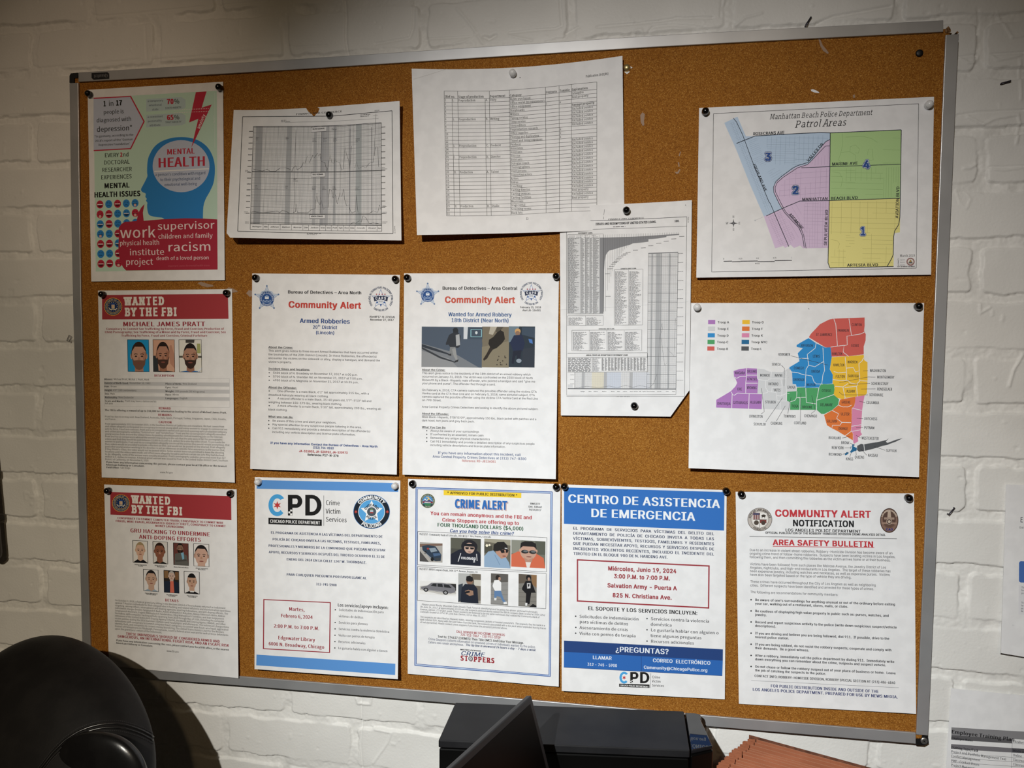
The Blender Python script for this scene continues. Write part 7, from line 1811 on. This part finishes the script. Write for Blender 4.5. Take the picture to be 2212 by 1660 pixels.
for w, x, y, x1 in (('NIAGARA', 434, 683, 523), ('ORLEANS', 541, 670, 627), ('GENESEE', 541, 737, 630), ('ERIE', 457, 825, 497), ('WYOMING', 541, 813, 626), ('CHAUTAUQUA', 280, 951, 396), ('CATTARAUGUS', 420, 943, 547), ('ALLEGANY', 570, 940, 663), ('MONROE', 655, 704, 743), ('WAYNE', 783, 705, 853), ('ONTARIO', 726, 780, 816), ('YATES', 774, 834, 834), ('CAYUGA', 893, 809, 964), ('STEUBEN', 700, 938, 793), ('JEFFERSON', 1010, 444, 1118), ('LEWIS', 1116, 537, 1178), ('OSWEGO', 950, 641, 1040), ('ONEIDA', 1102, 670, 1178), ('ONONDAGA', 945, 742, 1043), ('MADISON', 1062, 787, 1141), ('ST. LAWRENCE', 1144, 348, 1287), ('FRANKLIN', 1333, 312, 1433), ('CLINTON', 1457, 262, 1546), ('ESSEX', 1454, 444, 1519), ('HAMILTON', 1283, 516, 1374), ('HAMILTON', 1294, 614, 1393), ('WARREN', 1420, 588, 1508), ('FULTON', 1316, 715, 1397), ('SARATOGA', 1425, 710, 1518), ('ALBANY', 1411, 844, 1487), ('OTSEGO', 1195, 838, 1276), ('TIOGA', 930, 974, 991), ('BROOME', 1024, 982, 1112), ('DELAWARE', 1182, 962, 1290), ('GREENE', 1368, 939, 1446), ('ULSTER', 1361, 1043, 1437), ('SULLIVAN', 1236, 1105, 1328), ('ORANGE', 1339, 1170, 1424),
                    ('HERKIMER', 813, 522, 918), ('SENECA', 758, 608, 835), ('WASHINGTON', 1615, 663, 1757), ('MONTGOMERY', 1679, 720, 1829), ('SCHENECTADY', 1628, 776, 1777), ('RENSSELAER', 1679, 825, 1811), ('SCHOHARIE', 1611, 875, 1733), ('COLUMBIA', 1584, 943, 1696), ('DUTCHESS', 1567, 1084, 1680), ('PUTNAM', 1566, 1163, 1656), ('WESTCHESTER', 1543, 1254, 1693), ('ROCKLAND', 1254, 1251, 1364), ('BRONX', 1364, 1294, 1436), ('NEW YORK', 1281, 1337, 1388), ('RICHMOND', 1255, 1395, 1369), ('KINGS', 1405, 1436, 1470), ('QUEENS', 1483, 1420, 1566), ('NASSAU', 1598, 1404, 1686), ('SUFFOLK', 1757, 1363, 1851), ('LIVINGSTON', 559, 1062, 679), ('SCHUYLER', 598, 1131, 705), ('CHEMUNG', 748, 1124, 851), ('TOMPKINS', 861, 1062, 967), ('CORTLAND', 952, 1121, 1060), ('CHENANGO', 1040, 1059, 1154)):
    S.T(w, x, y, x1, 24, '#2a2d33', 'N', .04)
S.fresh('ink_speck'); S.poly([(1074, 104), (1080, 106), (1087, 114), (1083, 116)], '#3a3a3e', .1)
S.done()


# ---- two sheets taped to the bare wall, cut by the right edge of the picture
WZ = -13.5
t_, b_ = Q((2054.6, 1487.9), (2260, 1508), (2240, 1790), (2038, 1752))
S = Sheet('notice_sheet', 'printed employee training plan sheet on the wall below the board corner', t_, b_, (2030, 1480, .10846), (.5, .6, 2, 2), base=WZ, cat='notice')
BL2 = '#17171b'
S.fresh('table_shading'); S.poly([(233, 848), (1700, 935), (1700, 1098), (1445, 1080), (232, 1005)], '#8a898c', .09); S.poly([(232, 1005), (1445, 1082), (1442, 1170), (228, 1095)], '#5f5e61', .092); S.poly([(226, 1182), (1440, 1262), (1439, 1352), (224, 1278)], '#77757a', .09); S.poly([(1440, 1262), (1700, 1279), (1700, 1366), (1439, 1352)], '#55545a', .091)
S.fresh('table_rules')
for y in (1365, 1455, 1545, 1635): S.line([(222, y), (1438, y + 80), (1700, y + 97)], 5, '#4a4a50')
S.line([(1446, 1080), (1425, 1700)], 5, '#4a4a50'); S.line([(1445, 1170), (1700, 1187)], 4, '#aaaaae')
S.fresh('table_text')
S.T('Employee Training Plan', 232, 968, 1494, 70, BL2, 'N', .055); S.T('Employee Name', 232, 1079, 660, 42, BL2, 'N', .05); S.T('Training Topic/Task', 228, 1267, 764, 50, BL2, 'N', .05)
for w, y, x1 in (('Project and Portfolio Management Tool', 1352, 1320), ('Conflict Management', 1440, 808), ('PMP - Contact Hours', 1533, 788), ('Project Management Fundamentals', 1620, 1205)): S.T(w, 222, y, x1, 48, '#333338', 'N', .02)
for w, y, x1, b in (('Elizabet', 1153, 1672, .02), ('Mode o', 1335, 1676, .05), ('Online', 1424, 1635, .02), ('Classroo', 1514, 1676, .02), ('Classroo', 1605, 1676, .02)): S.T(w, 1456, y, x1, 48, '#333338', 'N', b)
S.done()
t_, b_ = Q((2173.5, 1047), (2380, 1052), (2366, 1446), (2162, 1411.5))
S = Sheet('notice_sheet', 'white sheet with a blue block on the wall at far right edge', t_, b_, (2140, 1040, .22857), (.5, .6, 3, 9), base=WZ, cat='notice')
S.fresh('blue_block'); S.cur['label'] = 'rounded blue block'; S.poly([(268, 776), (272, 764), (282, 757), (800, 772), (800, 980), (284, 958), (272, 952), (267, 940)], '#4a70b6', .1)
S.fresh('heading'); S.T('E', 278, 388, 306, 48, '#3a3d48', 'N', .02); S.T('Ent', 272, 447, 313, 20, '#66686f', 'N', .02)
S.fresh('body_text'); S.poly([(265, 985), (800, 1010), (800, 1290), (262, 1260)], '#e2e2e6', .08)
for w, x, y in (('Th', 291, 1012), ('te', 290, 1039), ('yo', 289, 1066), ('Th', 288, 1156), ('te', 287, 1183), ('yo', 286, 1210), ('de', 285, 1236)): S.T(w, x, y, x + 23, 17, '#55575e', 'N', .02)
S.T('19', 203, 1368, 224, 12, '#c3c4c8', 'N', .02)
S.done()


# ------------------------------------------------------------------ the pins
ML = 'the mental health infographic'
for u, v, z, c, l in ((190, 202, .6, 'black', 'black push pin at top left of ' + ML), (472, 188, 1.2, 'black', 'black push pin at top right of ' + ML),
                      (219, 636, 1.0, 'black', 'black push pin at top left of the three portrait wanted poster'), (488, 633, 1.2, 'black', 'black push pin at top right of the three portrait wanted poster'),
                      (231, 1061, 1.3, 'black', 'black push pin at top left of the seven portrait wanted poster'), (496, 1067, 1.5, 'black', 'black push pin at top right of the seven portrait wanted poster'),
                      (711, 248, 9.5, 'black', 'black push pin through the torn top of the coinage chart'), (1107, 157, 8.5, 'white', 'white push pin at top of the production tax table'),
                      (551, 600, 1.0, 'black', 'black push pin at top left of the armed robberies alert'), (853, 603, 1.2, 'black', 'black push pin at top right of the armed robberies alert'),
                      (879, 600, 1.0, 'black', 'black push pin at top left of the surveillance picture alert'), (1201, 597, 1.2, 'black', 'black push pin at top right of the surveillance picture alert'),
                      (1353, 454, 4.6, 'black', 'black push pin at top of the tall loan chart sheet'), (1370, 877, 6.4, 'black', 'black push pin near the bottom of the tall loan chart sheet'),
                      (1524, 240, 1.1, 'black', 'black push pin at top left of the patrol map'), (2008, 225, 1.2, 'white', 'white push pin at top right of the patrol map'),
                      (1506, 664, 1.3, 'white', 'white push pin at top left of the troop map'), (1985, 662, 1.5, 'black', 'black push pin at top right of the troop map'),
                      (556, 1042, 1.0, 'white', 'white push pin at top left of the light blue banded flyer'), (852, 1051, 1.2, 'white', 'white push pin at top right of the light blue banded flyer'),
                      (890, 1046, 1.0, 'black', 'black push pin at top left of the blue bordered crime alert'), (1201, 1053, 1.2, 'black', 'black push pin at top right of the blue bordered crime alert'),
                      (1219, 1052, 1.3, 'black', 'black push pin at top left of the emergency centre flyer'), (1569, 1062, 1.4, 'black', 'black push pin at top right of the emergency centre flyer'),
                      (1602, 1069, 1.0, 'black', 'black push pin at top left of the area safety bulletin'), (1964, 1077, 1.2, 'black', 'black push pin at top right of the area safety bulletin')):
    pin(u, v, z, c, l)


# ------------------------------------------------------------------ black machine under the board
M_BPL = noise_mat('black_plastic', (.012, .012, .0135), (.016, .016, .0175), 30, .50, spec=.22)
M_BODY = mat('#060606', rough=.30, spec=.4)
M_BFRONT = mat('#0c0c0d', rough=.5)
PY = -425.0
A, B_, C_, D_ = bky(984, 1518, PY), bky(1477, 1537, PY), bky(1490, 1622, PY), bky(947, 1600, PY)
E_, G_ = bky(1512, 1548, PY), bky(1541, 1611, PY)
pr = empty('printer', W((95, DESK_Y, 80)), 'wide black desktop printer under the board behind the monitor', 'printer')
c0 = (A + B_ + C_ + D_) / 4


def slab(name, quad, y0, y1, m, parent, b=.0015):
    lo = [(p[0], y0, p[2]) for p in quad]; hi = [(p[0], y1, p[2]) for p in quad]
    n = len(quad)
    Fc = [list(range(n)), list(range(n, 2 * n))[::-1]] + [[i, n + i, n + (i + 1) % n, (i + 1) % n] for i in range(n)]
    o = mesh_obj(name, wv(lo + hi), Fc, m, parent)
    bm = bmesh.new(); bm.from_mesh(o.data); bmesh.ops.recalc_face_normals(bm, faces=bm.faces); bm.to_mesh(o.data); bm.free()
    if b: bev(o, b, 3)
    return o


slab('lid', [A, B_, C_, D_], PY - 9, PY, M_BPL, pr, .0012)
ins = lambda q, k: [p + (np.mean(q, 0) - p) * k for p in q]
slab('body', ins([A, B_, C_, D_], .006), DESK_Y, PY - 10.5, M_BODY, pr, .0015)
dx = (B_ - A) / np.linalg.norm(B_ - A)
e0, e1 = B_ + dx * 1.4, C_ + dx * 1.4
# rounded end housing with a glossy top
arc = []
for q in np.linspace(0, 1, 7):
    p = (1 - q) ** 2 * (e0 + dx * 11) + 2 * q * (1 - q) * (e0 + dx * 24 + (C_ - B_) * .01) + q * q * (E_ + (G_ - E_) * .08)
    arc.append(p)
endq = [e0] + arc + [G_ + (E_ - G_) * .04, G_, e1 + (G_ - e1) * .9, e1]
M_GLOSS = mat('#1c1c1f', rough=.03, spec=.6)
slab('end_housing', endq, DESK_Y, PY - 6, M_BODY, pr, .002)
slab('end_panel', ins(endq, .03), PY - 5.8, PY - 1.2, M_GLOSS, pr, .0015)['label'] = 'glossy black control panel'
fz = (D_ - A) / np.linalg.norm(D_ - A)
slab('paper_tray', [D_ + dx * 40 + fz * 1.0, C_ - dx * 40 + fz * 1.0, C_ - dx * 40 + fz * 4, D_ + dx * 40 + fz * 4], DESK_Y + 30, DESK_Y + 75, M_BFRONT, pr, .001)

# ------------------------------------------------------------------ monitor in front
mon = empty('monitor', W((30, DESK_Y, 300)), 'black monitor seen from the side in front of the printer', 'monitor')
cA = bk(1148, 1503, 200.)
u_ = np.array([-51.0, 0, 155.8]); u_ /= np.linalg.norm(u_)
v_ = np.array([18.0, -69.5, 0.0]); v_ /= np.linalg.norm(v_)
n_ = np.cross(u_, v_); n_ /= np.linalg.norm(n_)
if n_[0] < 0: n_ = -n_
M_MONB = mat('#1d1d1f', rough=.38)
TH = 6.5; LW, LH = 400.0, 248.0
o = oriented_box('housing', cA - n_ * TH, u_ * LW, v_ * LH, n_ * TH, M_MONB, mon); bev(o, .0012, 3)
o = oriented_box('screen', cA + u_ * 7 + v_ * 7 + n_ * .02, u_ * (LW - 14), v_ * (LH - 20), n_ * .35, mat('#030303', rough=.3, spec=.12), mon); o['label'] = 'dark glossy screen'
cb = cA + u_ * LW / 2 + v_ * LH * .55 - n_ * TH
nk = [cb - u_ * 22, cb + u_ * 22]
o = oriented_box('stand_neck', nk[0] - n_ * 14, u_ * 44, np.array([0, DESK_Y + 6 - nk[0][1], 0]) + v_ * 0, n_ * 13, M_MONB, mon)
bc = np.array([nk[0][0], DESK_Y, nk[0][2]]) - u_ * 60
hx = np.array([1.0, 0, .33])
o = oriented_box('stand_base', bc - hx * 75, u_ * 165, hx * 150, (0, 7, 0), M_MONB, mon); bev(o, .002, 2)

# ------------------------------------------------------------------ brown accordion file
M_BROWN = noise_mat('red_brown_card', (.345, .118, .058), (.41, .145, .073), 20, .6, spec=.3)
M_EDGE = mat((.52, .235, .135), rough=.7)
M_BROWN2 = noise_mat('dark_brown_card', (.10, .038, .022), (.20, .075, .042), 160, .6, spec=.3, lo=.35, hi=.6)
AY = -462.0
p0 = bky(1616, 1590, AY); p1 = bky(1873, 1660, AY); p2 = bky(1547, 1655, AY); q0 = bky(1630, 1597, AY); q2 = bky(1568, 1657, AY)
acc = empty('accordion_file', W((p0[0] + 90, DESK_Y, p0[2] + 60)), 'open red-brown accordion file with many folds under the board', 'accordion file')
e1_ = (p1 - p0) / np.linalg.norm(p1 - p0)
e2_ = (q2 - q0); n2 = np.linalg.norm(e2_); e2_ /= n2
LEN = 330.0
step = n2 / 11.5
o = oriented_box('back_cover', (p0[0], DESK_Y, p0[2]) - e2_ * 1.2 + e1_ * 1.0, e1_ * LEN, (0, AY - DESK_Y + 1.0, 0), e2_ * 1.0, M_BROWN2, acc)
random.seed(3)
NP = 13
lefts = []
for k in range(NP):
    st = q0 + e2_ * step * (k + .25) + e1_ * (1.5 * math.sin(k * 2.3) + k * .12)
    if k < 3: st = st - e2_ * step * .45 * (3 - k) * .3
    h = AY - DESK_Y - (1.5 if k % 5 == 2 else 0) + random.uniform(-.8, .6)
    lean = random.uniform(-1.6, 1.6)
    b = np.array([st[0], DESK_Y, st[2]])
    o = oriented_box('divider', b + e1_ * 2.6, e1_ * (LEN - 21), np.array([0, h, 0]) + e2_ * lean, e2_ * 1.1, M_BROWN, acc)
    o.data.materials.append(M_EDGE)
    for pf in o.data.polygons:
        if abs(pf.normal.z) > .8 and pf.center.z > 0 - 1e9 and o.data.vertices[pf.vertices[0]].co.z + o.location.z > BOARD_HEIGHT + (DESK_Y + h * .5) / 1000 - acc.location.z + 0: pf.material_index = 1
    lefts.append((b, h, lean))
# folded left side: one strip of card that zigzags between the dividers
for side in (0, 1):
    V = []
    pts = []
    for k in range(NP - 1):
        b, h, ln = lefts[k]; b2, h2, _l = lefts[k + 1]
        tipd = p0 - q0 if k < 1 else (p2 - q2)
        off = np.array([tipd[0], 0, tipd[2]]); L = np.linalg.norm(off)
        out = -e1_ * (L * (.80 + .25 * min(1, k / 6)))
        if side: b = b + e1_ * (LEN - 18); b2 = b2 + e1_ * (LEN - 18); out = -out
        m1 = (b * .72 + b2 * .28) + out * .98; m2 = (b * .5 + b2 * .5) + out * 1.04; m3 = (b * .28 + b2 * .72) + out * .98
        pts += [(b, h - .5), (b * .8 + b2 * .2 + out * .45, h - .6), (m1, h - 1.0), (m2, h - 1.2), (m3, h - 1.0), (b * .2 + b2 * .8 + out * .45, h - .7)]
    pts.append((lefts[-1][0] + (e1_ * (LEN - 18) if side else 0), lefts[-1][1]))
    n = len(pts)
    for b, h in pts: V += [(b[0], DESK_Y, b[2])]
    for b, h in pts: V += [(b[0], DESK_Y + h, b[2])]
    o = mesh_obj('folded_side', wv(V), [[i, i + 1, n + i + 1, n + i] for i in range(n - 1)], M_BROWN, acc)
    sm = o.modifiers.new('card thickness', 'SOLIDIFY'); sm.thickness = .0008
o = oriented_box('front_cover', lefts[-1][0] + e2_ * 4 - e1_ * 3, e1_ * LEN, (0, AY - DESK_Y - 12, 0), e2_ * 1.2, M_BROWN, acc)

# ------------------------------------------------------------------ black office chair
M_LEATHER = noise_mat('black_leather', (.0075, .0068, .0066), (.0105, .0095, .009), 40, .52, bump=.16, bump_scale=420, spec=.2, bump_dist=.0005)
M_LEATHER2 = noise_mat('black_leather_cushion', (.006, .0056, .0056), (.009, .0084, .0082), 40, .26, bump=.10, bump_scale=380, spec=.5, bump_dist=.0005)
M_THREAD = mat('#232122', rough=.6)
CZ = 205.0
chair = empty('office_chair', W((-480, -1430, CZ)), 'black leather office chair with rounded stitched headrest at lower left', 'chair')


def superblob(name, c, r, p, m, parent, nu=56, nv=28, fn=None):
    """rounded cushion shape: |x/a|^p + |y/b|^p + |z/c|^2 = 1, with an optional reshaping function"""
    V = []
    for j in range(nv + 1):
        ph = math.pi * j / nv - math.pi / 2
        for i in range(nu):
            th = 2 * math.pi * i / nu
            x, y = math.cos(th), math.sin(th)
            k = (abs(x) ** p + abs(y) ** p) ** (-1 / p)
            cp, sp = math.cos(ph), math.sin(ph)
            cp = abs(cp) ** .62
            P = np.array([c[0] + r[0] * x * k * cp, c[1] + r[1] * y * k * cp, c[2] + r[2] * (abs(sp) ** .85) * (1 if sp > 0 else -1)])
            V.append(fn(P) if fn else P)
    Fc = [[j * nu + i, j * nu + (i + 1) % nu, (j + 1) * nu + (i + 1) % nu, (j + 1) * nu + i] for j in range(nv) for i in range(nu)]
    o = mesh_obj(name, wv(V), Fc, m, parent, smooth=True)
    s = o.modifiers.new('smooth', 'SUBSURF'); s.levels = 1; s.render_levels = 1
    return o


HC = (-532.0, -462.0, CZ); HR = (134.0, 142.0, 52.0)


def recline(P):
    # the back leans away from the sitter, towards the wall and a little to the left
    dy = P[1] - HC[1]
    return np.array([P[0] - .42 * dy, HC[1] + (dy * .80 if dy > 0 else dy), P[2] - .48 * dy])



head = superblob('headrest', HC, HR, 1.92, M_LEATHER, chair, fn=recline)
back = superblob('backrest', (-470, -715, CZ + 85), (225, 250, 58), 3.2, M_LEATHER, chair)
seat = superblob('seat', (-480, -965, CZ + 340), (250, 52, 250), 3.0, M_LEATHER, chair)
cush = superblob('seat_cushion', (-480, -922, CZ + 350), (225, 30, 215), 3.0, M_LEATHER2, chair)
tube('lift_column', [(-480, -1000, CZ + 325), (-480, -1320, CZ + 325)], 26, M_BLACK, chair, seg=16)
for k in range(5):
    a = 2 * math.pi * k / 5 + .3
    ex_, ez_ = math.cos(a), math.sin(a)
    tube('base_arm', [(-480, -1318, CZ + 325), (-480 + 150 * ex_, -1345, CZ + 325 + 150 * ez_), (-480 + 290 * ex_, -1368, CZ + 325 + 290 * ez_)], [24, 20, 15], M_BLACK, chair)
    lathe('caster', [(12, -30), (27, -24), (30, 0), (27, 24), (12, 30)], (-480 + 290 * ex_, -1399, CZ + 325 + 290 * ez_), M_BLACK, chair, 18)
for sx in (-1, 1):
    tube('armrest', [(-480 + sx * 235, -960, CZ + 420), (-480 + sx * 262, -880, CZ + 420), (-480 + sx * 264, -790, CZ + 390), (-480 + sx * 262, -775, CZ + 290), (-480 + sx * 256, -785, CZ + 180), (-475 + sx * 222, -800, CZ + 100)], 19, M_BLACK, chair, seg=12)

# front pad of the headrest, its seam and stitches lie on the leather
_bm = bmesh.new()
_n = 0
bpy.context.view_layer.update()
_dg = bpy.context.evaluated_depsgraph_get()
_bm.from_object(head, _dg)
_mw = head.matrix_world
bpy.context.view_layer.update()
for v in _bm.verts: v.co = head.matrix_world @ v.co
_tree = BVHTree.FromBMesh(_bm)
_cw = W(CAM_POS)


def on_head(u, v):
    d = Wd(ray(u, v)).normalized()
    h = _tree.ray_cast(_cw, d)
    if h[0] is None: return None
    p, nrm = h[0], h[1]
    if nrm.dot(d) > 0: nrm = -nrm
    return np.array([p.x * 1000, (p.z - BOARD_HEIGHT) * 1000, -p.y * 1000]), np.array([nrm.x, nrm.z, -nrm.y])


def smooth_px(pts, n=60):
    P = np.array(pts, float); L = np.r_[0, np.cumsum(np.hypot(*np.diff(P, axis=0).T))]
    s = np.linspace(0, L[-1], n)
    Q = np.stack([np.interp(s, L, P[:, 0]), np.interp(s, L, P[:, 1])], 1)
    for _ in range(4):
        Q[1:-1] = (Q[:-2] + 2 * Q[1:-1] + Q[2:]) / 4
    return Q


seam = smooth_px([(78, 1672), (92, 1655), (112, 1628), (140, 1600), (167, 1582), (194, 1571), (215, 1566), (236, 1563.5), (262, 1565), (291, 1573), (313, 1582), (331, 1593)], 70)


def run(px, lift, r, name, m):
    pts = []
    for u, v in px:
        h = on_head(u, v)
        if h: pts.append(h[0] + h[1] * lift)
    return tube(name, pts, r, m, chair, seg=8) if len(pts) > 2 else None


run(seam, -.2, 1.7, 'piping', M_LEATHER2)
run(seam + np.array([0, 8.0]), -.3, 1.6, 'piping', M_LEATHER2)
for dy in (-6.5, 15.5):
    # a row of stitches as one part
    V = []; Fc = []
    px = seam + np.array([0, dy])
    for k in range(1, len(px) - 1):
        a = on_head(*px[k]); b = on_head(*(px[k] * .40 + px[k + 1] * .60))
        if not a or not b: continue
        d = b[0] - a[0]; d /= np.linalg.norm(d) + 1e-9; sd = np.cross(a[1], d) * .55
        o_ = len(V)
        for q in (a[0] - sd, a[0] + sd, b[0] + sd, b[0] - sd): V.append(q + a[1] * .05)
        for q in (a[0] - sd * .6, a[0] + sd * .6, b[0] + sd * .6, b[0] - sd * .6): V.append(q + a[1] * .75)
        Fc += [[o_ + i for i in f] for f in box_faces()]
    if V: mesh_obj('stitching', wv(V), Fc, M_THREAD, chair)
# soft front pad below the seam
fp = on_head(218, 1640)
if fp:
    c = bk(217, 1700, fp[0][2] - 1.0)
    superblob('front_pad', c, (63, 66, 15), 2.3, M_LEATHER2, chair, 40, 18)
_bm.free()


bpy.data.objects.remove(_co); bpy.data.curves.remove(_cu); bpy.data.scenes.remove(_ls)
